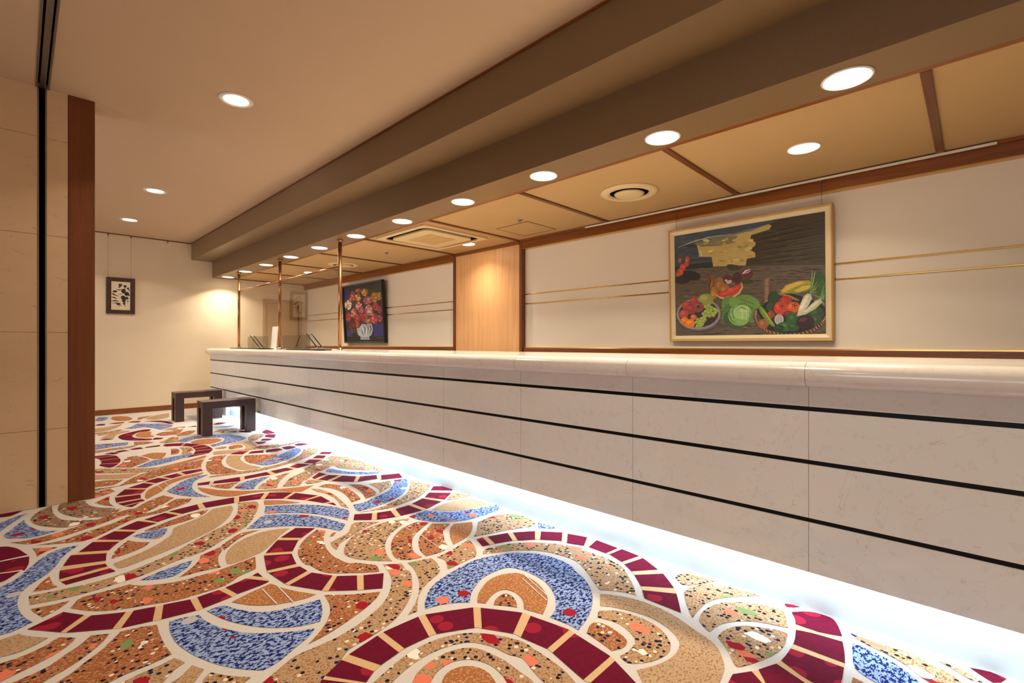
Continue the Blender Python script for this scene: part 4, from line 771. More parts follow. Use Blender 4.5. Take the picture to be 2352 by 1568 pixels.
# still life
t, og, ux, uz, nn, w, h = back_wall_picture('framed_painting', .728, 1.968, e(.025), e(1.01), .035, .05, 'large oil still life of fruit and vegetables in a cream and gold frame')
og = og - uz*0 + Vector((-.002,0,0))
mb = MB(); frame_ring(mb, og, ux, uz, nn, w, h, [(0,0), (0,.048), (.003,.052), (.012,.05), (.014,.044), (.014,0)]); fr = mb.build('frame', M['framegold'], t)
mb = MB(); frame_ring(mb, og, ux, uz, nn, w, h, [(.0142,0), (.0142,.043), (.024,.047), (.05,.030), (.05,0)]); mb.build('liner', M['framecream'], t)
canvas_mesh('canvas', """66,58,50 0,1000 1000,1000 1000,0 0,0
66,80,96 0,1000 704,1000 670,923 554,899 350,889 178,900 9,867
112,118,116 0,933 425,933 671,969 670,950 425,914 112,911
62,76,90 0,870 189,852 186,755 7,762
66,76,84 0,775 289,750 288,690 5,688
40,46,54 0,690 288,695 287,635 63,638 2,582
32,36,42 11,928 113,920 289,910 289,913 112,928 11,931
32,36,42 10,886 112,879 288,871 288,873 111,887 10,889
32,36,42 8,802 110,796 286,791 286,794 109,804 8,805
32,36,42 6,739 108,734 285,731 285,734 108,742 6,742
32,36,42 5,697 107,693 284,691 284,694 107,701 5,700
32,36,42 4,660 106,657 283,656 283,659 106,665 4,663
62,52,36 553,889 689,905 677,967 762,990 1000,1000 1000,580 698,632 535,626 521,657 543,692 588,694 551,776 587,827
36,31,26 588,881 768,903 1000,931 1000,934 767,912 588,884
82,72,50 608,867 799,889 1000,918 1000,921 798,895 608,869
36,31,26 588,841 767,859 1000,881 1000,884 766,868 587,844
82,72,50 608,826 799,845 1000,869 1000,871 798,851 608,829
36,31,26 587,791 766,805 1000,823 1000,826 765,815 586,794
82,72,50 607,777 798,792 1000,811 1000,813 797,798 607,779
36,31,26 586,746 766,757 1000,769 1000,772 765,766 586,749
82,72,50 606,732 797,744 1000,756 1000,759 797,750 606,734
36,31,26 585,701 765,708 1000,715 1000,718 764,717 585,704
82,72,50 605,687 796,695 1000,702 1000,704 796,701 605,689
36,31,26 584,660 764,663 1000,665 1000,668 764,672 584,664
82,72,50 605,647 796,651 1000,652 1000,654 795,657 605,649
36,31,26 584,631 764,630 1000,625 1000,628 763,639 584,634
82,72,50 604,617 795,617 1000,613 1000,615 795,624 604,620
70,62,52 528,627 698,632 1000,588 1000,441 629,463
98,100,111 11,989 46,989 79,991 79,994 45,995 11,991
56,66,92 75,714 109,716 141,720 141,722 108,722 74,716
58,78,89 510,900 538,900 566,903 566,905 538,906 510,902
79,91,107 115,886 148,886 181,889 180,892 147,892 115,888
96,111,109 111,753 144,754 176,758 176,761 143,760 110,755
107,103,106 345,895 375,896 405,899 405,901 375,901 345,897
40,53,61 125,988 158,988 190,991 190,993 157,994 124,991
58,68,86 116,778 150,779 182,783 182,786 149,785 116,780
76,100,103 357,929 387,929 417,932 417,934 387,935 357,931
77,91,103 158,904 190,904 222,907 222,909 190,910 157,906
50,77,94 221,968 253,968 284,970 284,973 252,974 221,970
87,101,105 493,873 522,873 550,877 549,879 521,879 493,875
106,100,97 154,885 186,885 218,888 218,891 186,891 153,887
111,112,100 76,792 109,793 142,797 142,799 109,799 75,794
105,107,111 193,984 225,984 257,987 257,989 225,990 193,986
60,78,96 74,840 108,841 140,844 140,846 107,847 73,842
100,113,101 128,942 161,942 193,945 193,947 160,948 127,944
47,53,56 191,931 223,932 255,935 254,937 223,938 191,934
99,103,110 443,905 472,905 501,909 500,911 471,911 443,907
44,47,66 111,737 144,738 177,742 176,745 143,744 110,739
40,47,67 19,834 53,835 87,839 86,841 52,841 18,837
40,59,55 112,939 146,939 178,942 178,944 145,945 112,941
110,107,106 116,712 149,714 182,718 182,720 149,720 116,714
109,115,100 42,970 76,970 109,973 109,975 75,977 41,973
85,94,110 151,911 184,911 216,915 216,917 183,918 151,913
49,54,65 128,819 161,820 193,824 193,826 160,827 128,822
111,110,104 9,747 44,748 78,752 78,754 43,754 9,749
102,103,110 444,852 474,852 502,856 502,858 473,858 444,854
91,91,111 402,933 432,933 461,936 461,938 431,939 402,935
51,75,96 153,963 185,963 217,966 217,968 185,969 152,965
99,113,104 167,756 200,757 231,761 231,763 199,763 167,758
103,107,103 44,867 78,868 111,871 111,873 77,874 44,869
53,69,98 187,939 219,939 251,942 251,944 219,945 187,941
91,98,111 329,903 360,903 390,906 389,908 359,909 329,905
108,102,111 21,799 56,800 89,804 89,806 55,806 21,801
77,62,47 686,897 715,896 744,898 744,900 715,902 685,899
52,41,28 905,638 932,638 959,642 959,644 932,644 905,640
95,81,61 719,648 748,649 777,652 777,654 748,654 719,650
56,47,39 752,952 781,951 809,953 809,955 781,956 752,954
86,84,54 636,686 667,686 696,689 696,691 666,691 636,688
65,56,46 626,970 657,968 686,970 686,972 656,974 626,972
87,85,56 654,904 685,903 714,905 714,907 684,908 654,906
50,43,36 876,908 903,907 930,909 930,911 902,912 875,910
67,62,53 693,790 723,790 752,793 751,794 722,795 693,792
80,62,49 943,846 969,845 995,848 995,850 969,850 942,848
48,49,26 646,644 676,644 705,648 705,650 675,650 645,646
94,79,51 782,725 811,725 839,728 838,730 810,730 782,727
92,75,50 775,968 803,966 831,968 831,970 803,972 774,970
81,69,43 904,888 931,887 957,889 957,891 930,892 903,890
82,74,47 901,668 928,669 955,672 955,674 928,674 901,670
82,73,43 889,925 916,924 943,926 943,927 916,929 889,927
64,62,55 665,969 695,968 724,970 724,972 694,973 664,971
76,68,40 745,943 774,942 802,944 802,946 773,947 745,945
75,63,51 646,638 676,639 706,643 706,645 676,644 646,640
90,78,63 814,633 842,633 870,637 870,639 842,639 814,635
80,63,41 828,611 856,612 884,616 884,618 856,617 828,613
84,64,41 599,737 630,737 660,740 660,742 630,742 599,739
89,77,51 680,825 709,824 739,827 738,829 709,830 679,827
97,79,59 829,724 857,724 885,728 884,729 857,730 829,726
70,68,46 734,824 763,823 792,826 792,828 763,828 734,826
59,63,49 810,668 838,668 866,671 866,673 838,673 810,669
65,62,48 841,681 869,682 896,685 896,687 868,687 840,683
85,75,42 594,823 625,822 655,825 655,827 625,828 594,825
61,61,43 941,839 968,839 994,841 994,843 968,844 941,841
44,44,33 665,814 695,814 724,817 724,819 694,819 664,816
70,66,38 929,696 956,696 982,700 982,701 955,701 929,698
85,67,48 841,925 869,923 896,925 896,927 868,929 841,927
43,39,26 872,621 899,621 926,625 926,627 899,627 871,623
43,38,25 703,889 733,887 762,890 761,892 732,893 703,891
90,75,49 838,785 866,785 894,788 893,790 866,790 838,787
70,69,40 614,795 644,794 674,797 674,799 644,800 613,797
71,73,43 638,795 669,794 698,797 698,799 668,800 638,797
83,84,61 874,601 902,602 929,606 928,608 901,607 874,603
56,47,38 950,917 977,916 1000,918 1000,920 976,921 950,919
70,68,49 950,762 976,762 1000,765 1000,766 976,767 950,764
81,73,53 832,952 860,950 887,952 887,954 859,956 832,954
44,41,26 817,874 845,873 872,876 872,878 844,879 817,876
81,66,47 801,652 829,653 857,656 857,658 829,658 800,654
90,76,56 627,910 657,909 687,911 687,913 657,915 627,912
76,60,43 923,764 950,763 976,766 976,768 949,768 922,765
43,36,36 918,656 945,656 972,660 971,661 945,661 918,658
53,39,37 839,659 867,659 895,663 894,664 867,664 839,660
62,67,51 693,888 723,887 751,890 751,892 722,893 693,890
81,70,47 675,877 704,876 734,879 733,881 704,882 674,879
57,44,36 903,719 930,719 957,722 957,724 930,724 903,721
83,60,42 684,822 714,821 743,824 743,826 714,826 684,824
91,76,53 725,715 755,715 783,719 783,721 754,721 725,717
80,73,47 780,762 808,761 836,765 836,766 808,767 780,764
83,85,52 674,832 704,831 733,834 733,836 704,837 674,834
81,66,49 924,810 951,810 977,812 977,814 950,815 924,812
64,68,46 809,855 837,854 865,857 864,858 837,859 809,857
43,47,35 713,716 742,716 771,719 771,721 742,722 713,718
48,40,32 682,962 712,960 741,962 741,964 711,966 682,964
52,35,34 850,715 878,715 905,719 905,720 877,720 850,717
78,64,40 754,847 783,846 811,849 811,851 782,852 754,849
91,73,53 598,705 629,705 659,709 659,711 629,711 598,707
52,39,27 797,664 825,664 853,668 853,670 825,669 797,666
49,45,32 825,733 854,732 881,736 881,737 853,738 825,734
85,73,61 900,752 927,752 954,755 954,757 927,757 900,754
84,83,56 846,776 874,775 901,778 901,780 873,780 846,777
83,70,52 636,955 667,953 696,955 696,957 666,959 636,957
85,72,42 596,871 627,870 657,873 657,875 627,876 596,873
57,37,30 773,840 802,840 830,842 830,844 802,845 773,842
52,47,39 895,678 922,678 948,682 948,684 921,684 894,680
89,74,56 693,642 723,642 752,646 752,648 722,648 693,644
47,38,37 775,612 804,613 832,617 832,618 803,618 775,614
90,82,52 802,681 830,681 858,685 857,687 829,687 801,683
43,36,29 941,841 967,840 993,843 993,844 967,845 940,843
77,60,51 803,677 832,677 859,681 859,683 831,683 803,679
71,54,46 669,630 699,630 729,634 729,636 699,636 669,632
67,66,49 923,879 949,878 976,880 975,882 949,883 922,881
91,74,50 726,700 755,700 784,704 784,706 755,706 726,702
76,68,51 821,743 849,742 876,746 876,748 848,748 821,745
75,68,38 790,766 818,765 846,768 846,770 818,771 789,768
93,86,57 765,649 794,650 822,654 822,655 793,655 765,651
57,48,39 862,792 890,791 917,794 917,796 889,797 862,794
82,82,60 745,730 774,729 802,733 802,735 773,735 744,732
96,75,63 827,638 855,639 882,643 882,644 854,644 827,640
49,48,36 752,911 781,909 809,912 809,913 780,915 752,913
44,35,30 612,854 642,853 672,856 672,858 642,859 611,856
91,83,48 769,800 798,799 826,802 826,804 797,805 769,802
190,168,104 169,901 350,913 554,932 671,969 690,951 676,921 561,897 553,861 588,826 587,798 555,790 553,766 585,733 586,695 529,689 521,630 295,651 285,745 191,763 184,837
126,122,88 153,899 350,916 469,915 453,851 349,840 209,854
183,168,86 401,817 397,808 386,804 373,805 367,812 371,820 382,825 395,823
189,158,89 558,719 555,712 545,706 534,703 529,706 532,713 542,719 552,722
201,157,88 576,851 572,847 563,847 555,851 551,857 555,862 564,861 573,857
222,189,137 558,786 552,781 537,777 522,777 514,781 520,786 536,789 551,789
200,157,89 406,897 405,888 398,883 390,884 386,892 387,901 393,906 401,904
197,188,112 534,806 531,798 519,792 506,791 500,797 503,805 515,811 528,812
209,172,120 265,886 259,880 244,876 229,875 221,878 227,884 242,888 257,889
220,197,120 480,684 473,679 457,682 441,689 435,697 443,702 459,699 475,692
222,196,131 296,808 292,797 279,788 264,787 255,794 259,805 272,814 288,815
188,174,91 537,793 535,785 529,780 521,782 517,790 518,799 525,804 532,801
191,156,76 388,859 386,850 377,844 367,843 361,848 363,857 372,863 382,864
195,154,74 375,780 370,772 356,766 341,765 333,770 338,778 353,784 368,785
225,197,122 567,775 563,769 553,768 543,775 540,783 545,790 555,790 564,784
199,167,80 514,820 511,815 504,812 496,813 492,818 495,824 502,827 510,825
211,195,125 457,672 451,663 435,656 418,656 409,663 415,672 431,679 448,679
194,170,87 285,820 277,816 260,817 242,822 235,828 242,832 260,831 278,826
192,158,75 500,677 496,669 487,668 479,673 476,682 480,690 489,691 497,686
195,151,77 532,826 528,821 519,821 510,827 508,835 512,840 521,839 529,834
206,181,110 422,676 417,669 407,667 396,671 392,678 396,685 407,687 417,683
150,136,94 516,676 510,672 496,672 482,676 476,682 482,686 496,686 510,682
208,170,106 397,781 391,777 379,779 367,786 363,794 369,798 381,796 393,789
180,166,92 441,786 437,778 424,770 410,768 403,772 407,780 419,788 433,790
181,155,92 304,772 299,766 285,765 271,770 266,778 271,784 285,784 299,779
206,205,131 272,900 264,893 245,894 227,903 220,915 228,922 247,921 265,912
189,157,99 268,846 266,840 258,836 249,834 244,838 246,843 254,848 263,849
209,179,112 463,874 461,866 451,860 439,861 433,868 436,876 446,882 458,881
180,160,92 335,794 328,786 311,782 293,784 285,790 291,798 309,802 327,801
218,190,121 546,763 541,758 532,758 522,762 518,769 523,774 532,774 542,769
214,194,126 573,843 568,836 555,836 543,844 539,854 545,861 557,861 569,853
215,198,131 391,887 386,881 375,878 363,879 357,884 361,890 373,893 385,891
140,134,87 359,878 355,867 340,857 323,856 313,863 318,874 333,884 350,885
190,150,76 439,675 437,667 430,664 422,666 418,673 421,681 428,684 436,682
150,139,80 544,808 539,801 523,795 507,793 500,797 505,804 521,809 536,811
197,173,103 581,795 575,787 560,784 545,790 539,800 545,809 560,811 575,805
157,140,87 382,689 375,686 357,689 340,697 333,704 341,707 359,704 376,696
191,155,93 429,706 425,700 418,699 410,704 408,711 412,717 419,718 426,713
200,172,111 475,681 470,675 457,670 443,670 436,674 441,681 454,685 469,685
141,135,86 500,797 494,792 481,794 468,801 464,810 470,815 483,813 496,806
200,196,176 27,878 138,909 259,932 425,932 425,934 258,939 136,916 27,881
205,195,160 187,836 202,791 209,760 213,760 213,795 190,838
98,86,74 4,656 291,644 535,621 763,595 1000,562 1000,0 0,0
90,76,60 781,316 804,320 828,311 804,311
103,84,63 846,245 859,250 872,242 859,240
66,52,55 541,574 583,573 624,562 583,566
89,75,66 228,589 250,591 272,582 250,583
88,80,57 781,16 800,22 819,13 800,10
97,73,65 250,4 267,11 283,2 267,0
63,65,45 326,557 353,559 379,549 353,551
116,101,84 503,189 528,194 553,185 528,183
90,76,67 806,41 831,47 855,39 831,36
115,100,83 441,447 473,449 504,439 473,440
133,125,89 552,307 575,310 598,302 575,301
95,84,53 26,547 46,550 65,541 46,541
68,62,45 867,455 901,455 935,446 901,448
98,72,67 672,402 715,403 758,392 715,395
57,54,55 113,529 140,531 167,521 140,522
102,99,82 89,202 136,206 181,195 135,194
135,118,90 854,362 886,364 918,354 886,355
128,122,92 189,302 216,306 243,296 216,296
73,60,48 771,520 812,519 851,509 812,512
64,63,55 756,545 772,547 789,539 772,540
65,63,50 942,7 959,13 975,5 959,2
60,62,48 633,595 661,595 689,586 661,589
65,60,50 695,506 733,505 770,495 733,498
52,54,55 351,205 395,209 439,199 395,198
66,50,50 834,525 870,525 905,515 870,518
96,81,59 723,273 766,275 809,265 766,265
136,112,84 616,84 649,89 681,80 648,78
103,85,57 875,276 901,279 926,271 901,271
129,111,96 203,203 231,208 260,198 231,196
92,82,61 924,401 939,404 954,396 939,396
73,50,50 824,533 849,534 874,525 849,527
124,124,96 149,618 169,620 189,611 169,612
138,111,96 492,513 536,512 579,501 535,504
61,57,43 828,429 852,431 876,422 852,423
63,50,59 951,185 977,189 1000,180 977,179
59,57,46 752,476 766,478 779,471 766,471
107,104,75 903,375 922,378 940,370 921,370
134,120,92 106,429 142,431 177,420 141,421
61,57,46 688,588 716,587 744,578 716,581
72,50,51 852,554 882,554 911,545 882,548
54,47,52 716,242 745,246 773,237 745,236
71,62,52 168,313 184,318 201,309 184,307
110,103,89 1,153 56,158 110,147 56,146
73,65,45 319,537 347,538 375,528 347,530
75,63,42 778,168 814,172 849,163 814,162
61,62,43 753,472 792,472 829,462 791,465
113,100,83 118,525 137,528 154,519 136,519
126,110,95 112,68 166,74 218,63 166,61
138,119,86 856,132 890,136 923,128 890,126
135,112,99 616,345 653,347 690,337 653,338
57,57,51 685,258 714,261 742,252 714,252
52,55,46 538,492 586,491 634,480 586,483
107,99,84 193,584 224,585 254,575 224,577
132,114,92 155,121 175,127 194,118 175,115
55,56,57 485,488 528,488 569,477 527,480
76,65,47 555,418 574,421 593,413 574,413
67,52,49 889,40 925,45 960,37 925,34
114,105,78 876,188 911,192 945,183 911,182
66,66,48 947,122 973,127 998,119 973,117
53,55,58 246,583 264,585 282,577 264,577
108,90,79 336,482 378,482 419,471 377,474
72,67,53 441,443 476,444 510,434 475,436
105,105,89 376,31 391,38 407,29 391,25
59,56,58 741,236 756,241 771,233 756,231
101,84,53 946,351 969,354 992,345 969,346
61,49,47 329,370 356,373 382,364 356,364
126,110,96 708,336 733,339 758,330 733,330
74,55,44 841,378 859,381 878,373 859,372
138,112,85 388,484 431,484 473,473 431,476
110,102,84 160,654 211,651 260,638 210,644
137,116,95 687,360 732,361 775,350 731,352
55,51,48 311,489 346,490 380,480 346,481
61,56,40 872,566 893,566 915,558 893,560
131,125,97 837,305 870,307 902,298 870,299
134,118,95 429,534 474,533 518,522 474,525
88,82,57 64,318 102,321 139,311 102,310
116,98,80 376,560 426,558 474,546 425,550
103,81,55 761,240 782,244 803,236 782,234
88,73,60 205,532 224,534 243,526 224,526
77,53,46 370,582 395,583 421,574 395,576
76,52,51 597,371 624,374 650,365 624,365
90,80,61 903,128 919,133 934,125 919,123
65,67,56 227,121 277,126 325,116 276,114
58,57,49 250,425 278,427 305,418 277,418
137,114,94 720,384 737,387 753,379 737,379
133,112,95 161,561 195,561 229,551 195,553
75,58,42 306,629 357,627 408,614 357,620
102,81,64 88,172 139,176 189,165 139,164
129,120,86 504,594 546,593 586,582 545,586
58,55,58 947,160 961,164 975,157 961,154
136,118,96 710,310 754,312 798,302 754,303
104,98,89 791,289 818,292 845,283 818,283
112,92,88 42,53 98,59 152,49 97,46
139,118,92 748,116 766,121 783,113 766,110
55,55,54 465,177 510,181 554,171 510,170
65,61,42 242,619 285,618 327,606 285,610
116,103,78 719,191 740,196 761,187 740,185
67,64,53 679,75 693,80 706,72 692,69
71,53,53 810,467 851,467 891,457 851,460
135,116,96 538,85 571,91 604,82 571,79
73,57,54 718,457 762,456 805,446 762,449
90,79,66 917,406 930,409 943,402 930,402
88,73,52 23,295 46,299 70,290 46,288
59,49,54 273,19 319,25 364,16 319,12
97,77,67 867,14 904,19 940,11 904,8
65,54,48 704,548 745,546 785,536 745,540
89,83,63 447,345 485,347 522,337 485,338
116,96,84 487,595 519,595 550,585 518,588
93,85,55 731,87 762,92 792,84 761,81
67,52,45 437,479 479,479 520,468 479,471
101,76,58 925,307 957,310 988,301 957,301
134,120,91 604,37 624,43 645,34 624,31
127,116,98 131,149 155,154 179,145 155,142
139,121,96 597,205 645,208 692,198 645,197
129,111,98 637,0 669,6 701,0 669,0
133,122,85 838,92 851,98 865,90 851,87
58,56,58 762,338 781,341 799,333 781,332
75,64,52 887,277 908,280 927,272 907,271
135,118,95 664,361 696,363 728,354 696,355
116,103,82 465,118 504,123 541,113 503,111
103,96,85 434,262 454,266 475,257 454,256
88,72,56 512,256 559,259 604,248 558,249
76,59,52 549,166 564,171 579,163 564,161
139,113,93 146,632 192,630 237,618 191,623
139,116,90 154,305 199,308 243,297 199,297
67,50,48 897,111 915,116 932,108 915,106
71,57,44 852,542 891,541 929,531 891,534
134,117,95 916,23 951,28 985,20 951,17
57,57,49 557,581 575,583 593,575 575,576
62,47,45 230,199 270,203 309,193 270,192
63,48,58 452,132 494,137 535,127 494,125
89,82,67 140,152 176,157 211,147 175,145
136,118,92 814,189 841,193 867,184 841,183
99,84,67 210,78 236,84 262,75 236,72
56,46,45 961,112 998,116 1000,107 997,106
133,121,97 413,225 455,229 497,219 455,218
54,58,57 199,15 233,22 267,13 233,9
70,59,40 903,519 945,517 985,507 944,511
62,46,51 781,328 816,330 850,321 815,321
63,64,43 312,544 352,544 392,533 352,536
61,62,50 662,479 686,480 710,472 686,473
65,48,45 741,45 759,51 777,43 759,40
133,114,96 259,422 299,424 339,413 299,415
98,80,52 328,262 349,266 369,257 349,256
97,79,66 732,328 763,331 793,322 763,322
70,62,51 225,92 252,98 278,88 252,85
67,67,50 742,205 759,210 777,202 759,200
66,58,43 99,516 141,517 182,505 141,508
57,47,53 974,383 986,386 998,379 986,378
93,73,53 694,149 736,153 776,144 736,143
138,110,94 719,209 736,214 752,206 736,204
59,58,55 793,150 815,154 836,146 814,144
102,81,55 403,188 446,192 487,182 445,181
60,55,49 366,44 382,51 398,42 382,38
63,60,44 715,121 730,126 745,118 730,115
70,66,54 819,302 847,305 874,296 847,296
99,81,66 81,93 111,99 140,90 110,87
92,78,67 216,230 254,234 291,224 254,223
63,48,47 479,502 516,503 553,492 516,495
64,61,42 916,543 956,542 995,531 956,535
72,63,46 263,173 279,179 296,170 279,167
93,78,56 167,598 209,597 250,586 209,590
66,59,49 680,59 717,64 754,55 717,53
94,76,57 320,408 345,411 369,402 344,402
67,49,44 704,74 724,80 744,71 724,68
105,100,83 844,101 883,106 922,97 883,95
76,55,44 503,595 532,595 560,586 532,588
131,120,84 602,3 627,9 650,0 626,0
64,55,51 509,374 555,375 600,364 555,366
57,55,59 241,9 278,15 314,6 278,2
59,53,53 836,167 869,171 902,162 869,161
114,104,78 782,63 795,68 808,60 795,57
65,53,53 345,99 393,104 439,94 393,92
61,58,52 172,300 194,304 215,295 193,294
115,98,87 329,494 361,495 394,485 361,487
93,73,66 810,323 834,326 858,318 834,318
125,114,98 514,602 541,602 567,593 541,595
111,93,74 323,594 362,593 401,582 362,586
125,111,90 417,443 460,444 503,433 460,435
62,57,55 419,192 468,196 516,186 467,185
110,101,89 841,389 870,391 898,382 869,383
61,61,49 149,272 186,276 222,266 186,265
66,59,47 707,480 730,482 753,473 730,474
63,60,55 722,103 735,109 749,101 735,98
73,49,45 667,482 689,484 710,475 689,476
65,59,55 576,285 609,288 643,279 609,279
134,122,94 208,324 250,327 292,316 250,317
101,79,59 429,167 467,172 504,162 467,160
65,57,45 803,234 821,238 839,230 821,228
70,67,46 559,251 580,255 600,247 579,245
55,61,49 750,286 776,289 802,280 776,280
138,117,91 766,418 785,421 803,413 785,413
69,55,40 947,536 976,536 1000,527 976,530
128,116,90 161,91 201,97 239,87 200,84
109,90,84 523,456 550,458 577,449 550,450
103,82,65 266,563 285,565 304,557 285,557
133,124,92 207,128 237,134 267,124 237,122
110,96,83 717,10 746,16 775,7 746,4
63,62,51 744,98 771,103 797,95 771,92
74,56,46 70,445 100,448 129,438 100,438
128,110,96 395,556 419,557 443,548 419,550
70,59,51 911,533 946,532 980,522 946,526
132,112,97 280,176 329,180 378,169 329,168
90,76,54 549,190 566,195 582,187 566,185
58,46,49 481,315 522,317 563,307 522,307
112,98,82 876,286 899,289 922,281 899,280
72,67,55 910,56 931,62 952,54 931,51
61,61,57 772,116 788,122 803,114 788,111
67,52,52 573,442 590,445 607,437 590,437
105,105,85 122,349 171,351 218,340 170,341
110,103,75 344,558 369,559 393,550 368,552
68,62,50 683,547 705,548 728,540 705,542
73,56,44 767,250 805,253 842,244 805,244
66,52,55 975,549 1000,548 1000,539 1000,542
99,79,61 567,375 597,377 626,368 597,368
62,67,56 773,81 802,86 831,78 802,75
70,59,42 123,544 173,544 221,531 172,535
96,72,66 448,141 469,147 490,138 469,135
62,67,55 630,333 665,335 700,326 665,326
94,72,52 901,414 913,417 925,410 913,409
102,104,80 814,54 836,60 858,51 836,48
67,56,48 961,448 987,449 1000,440 986,442
139,122,89 717,242 743,246 768,237 742,236
133,118,97 469,300 511,302 552,292 510,292
98,76,53 698,337 718,340 738,332 718,331
110,91,85 93,247 119,252 144,243 119,241
59,48,47 876,519 901,520 926,511 901,513
102,94,82 904,181 945,184 985,175 944,174
97,84,61 87,487 144,487 200,474 144,478
61,61,56 466,378 493,381 519,372 493,372
126,123,89 635,335 678,336 720,326 678,327
59,48,44 828,430 859,431 890,422 859,424
59,60,52 217,146 237,151 257,142 237,139
124,116,87 652,10 692,16 731,8 692,4
52,54,52 752,178 779,183 804,174 779,172
133,119,87 113,385 150,387 186,377 150,378
91,72,62 482,377 508,379 533,370 507,370
63,63,57 117,44 157,50 197,40 157,37
138,117,84 717,296 738,300 759,291 738,290
110,101,87 792,342 819,344 846,335 819,336
112,95,82 403,160 422,165 440,156 421,154
108,104,84 668,309 699,312 729,303 699,303
110,99,74 770,331 795,334 820,326 795,325
100,83,65 27,191 77,196 125,185 76,184
108,101,88 921,45 947,50 973,42 947,39
125,116,86 560,525 574,528 588,520 574,520
109,98,85 320,118 357,123 393,113 357,111
73,66,50 808,321 827,324 846,316 827,315
114,90,83 354,619 376,620 397,611 376,613
94,85,52 123,541 164,541 204,530 164,532
95,71,64 119,558 173,557 226,544 173,548
61,50,49 956,17 997,22 1000,14 997,11
133,112,93 870,138 898,142 925,134 898,132
64,52,52 326,450 345,453 365,444 345,444
99,71,61 475,75 518,80 559,71 517,68
101,79,56 340,392 384,393 428,382 384,384
65,60,49 165,297 183,301 200,292 183,291
115,102,84 536,499 567,499 598,490 567,492
98,75,67 662,293 705,295 747,285 705,286
66,60,49 938,322 970,324 1000,315 970,315
95,73,55 966,169 986,173 1000,165 986,163
63,64,51 296,103 333,108 369,99 332,96
126,113,88 658,318 693,321 728,311 693,312
96,78,56 197,180 253,184 307,174 253,173
89,74,60 327,186 343,191 358,183 343,180
59,63,41 811,490 834,491 857,483 834,484
133,125,93 961,214 998,217 1000,208 998,207
115,105,79 527,269 570,272 613,262 570,262
133,112,86 97,89 126,95 155,86 126,82
126,125,91 311,373 356,375 399,364 355,365
130,117,94 707,392 739,394 771,384 739,385
124,121,94 79,224 118,228 157,218 118,217
73,53,42 371,94 395,99 418,90 395,87
60,52,49 825,484 856,485 886,475 856,477
108,91,74 154,491 204,491 253,479 203,482
60,62,50 720,574 735,576 750,568 735,569
131,116,92 349,250 372,255 394,246 372,244
133,110,93 296,476 348,475 398,464 348,467
62,53,42 883,550 905,551 926,543 905,544
112,91,79 558,220 599,223 639,214 599,213
88,71,61 480,210 495,215 509,206 495,204
139,118,89 185,308 231,311 275,300 230,300
76,67,51 322,15 352,21 381,12 351,9
74,52,44 468,505 486,508 504,499 486,500
93,80,60 627,390 670,391 711,380 670,382
68,57,54 833,143 855,148 876,139 855,137
92,72,53 368,370 412,371 454,361 411,362
68,57,40 805,545 832,545 858,536 832,538
53,57,56 267,209 322,213 375,202 321,202
69,54,51 388,545 413,546 437,537 413,539
100,83,62 970,269 999,272 1000,263 999,263
92,77,54 584,70 623,75 662,66 623,63
133,115,85 851,314 865,318 880,310 865,309
68,52,44 95,242 128,246 161,236 128,235
64,56,47 577,151 603,156 629,147 603,145
90,85,65 119,619 144,620 170,611 144,613
54,56,45 829,261 851,265 872,256 850,255
94,75,63 21,40 80,46 137,36 79,32
112,101,74 347,99 397,104 445,95 396,92
58,48,54 866,522 891,522 916,514 891,516
107,90,75 724,31 744,37 764,28 744,25
102,80,59 283,98 325,103 365,93 324,91
94,74,57 648,78 673,84 698,75 673,72
64,53,40 631,580 664,580 696,570 664,573
53,56,45 544,81 592,86 640,76 592,74
64,53,54 442,201 479,205 515,196 478,195
88,75,57 136,421 171,423 205,413 171,414
117,91,82 923,373 948,375 973,367 948,367
105,104,75 401,34 448,40 494,31 448,28
109,99,86 858,394 876,396 894,388 876,388
137,111,87 890,236 905,240 920,232 905,231
65,60,57 481,219 498,224 513,215 497,213
126,119,87 905,343 929,345 953,337 929,337
97,74,55 363,398 406,400 448,389 406,390
92,70,59 431,100 480,105 528,95 480,93
96,85,66 555,516 596,516 636,505 596,508
135,113,88 208,615 255,613 301,601 255,606
68,59,52 763,498 799,498 834,488 799,491
116,104,80 741,42 773,48 804,39 773,36
102,72,65 44,224 75,229 106,219 75,218
53,56,44 827,227 870,230 912,221 870,221
56,59,55 660,411 680,414 700,406 680,406
63,60,43 432,469 454,472 475,463 453,464
99,84,61 299,173 346,177 393,167 346,165
63,52,45 922,556 957,555 991,545 957,549
65,48,54 894,540 932,539 969,529 932,533
62,49,48 189,510 224,511 257,501 223,502
106,92,84 416,506 459,506 501,495 459,498
90,76,60 433,575 468,575 502,564 468,567
63,56,44 662,123 691,127 720,119 691,116
64,62,55 145,639 190,638 234,626 190,630
63,60,46 738,230 776,233 813,224 776,223
90,83,52 940,417 971,418 1000,409 971,410
65,65,51 529,593 557,593 584,584 557,586
59,49,51 368,564 389,566 410,557 389,559
62,60,57 529,242 572,245 613,236 571,235
93,84,56 220,349 261,351 302,340 261,341
137,116,96 183,543 222,543 261,532 222,535
103,100,87 475,434 516,435 556,424 516,426
112,90,89 805,341 846,342 886,333 846,334
70,54,49 380,319 431,320 480,309 430,311
59,58,46 162,121 187,127 211,117 186,114
67,65,44 652,374 678,376 704,368 678,368
104,95,87 930,317 967,318 1000,309 967,310
67,56,53 372,516 410,516 448,506 410,508
77,61,48 838,144 877,148 916,139 877,138
137,122,85 52,241 80,246 108,236 80,234
97,85,63 496,586 536,585 575,575 536,578
56,51,54 763,296 781,300 798,292 781,291
125,114,96 554,192 578,197 601,188 578,186
135,120,90 200,357 240,360 280,349 240,350
57,57,47 739,203 761,208 782,199 760,198
61,52,47 564,7 604,13 644,5 604,1
62,65,51 505,85 542,90 579,81 542,78
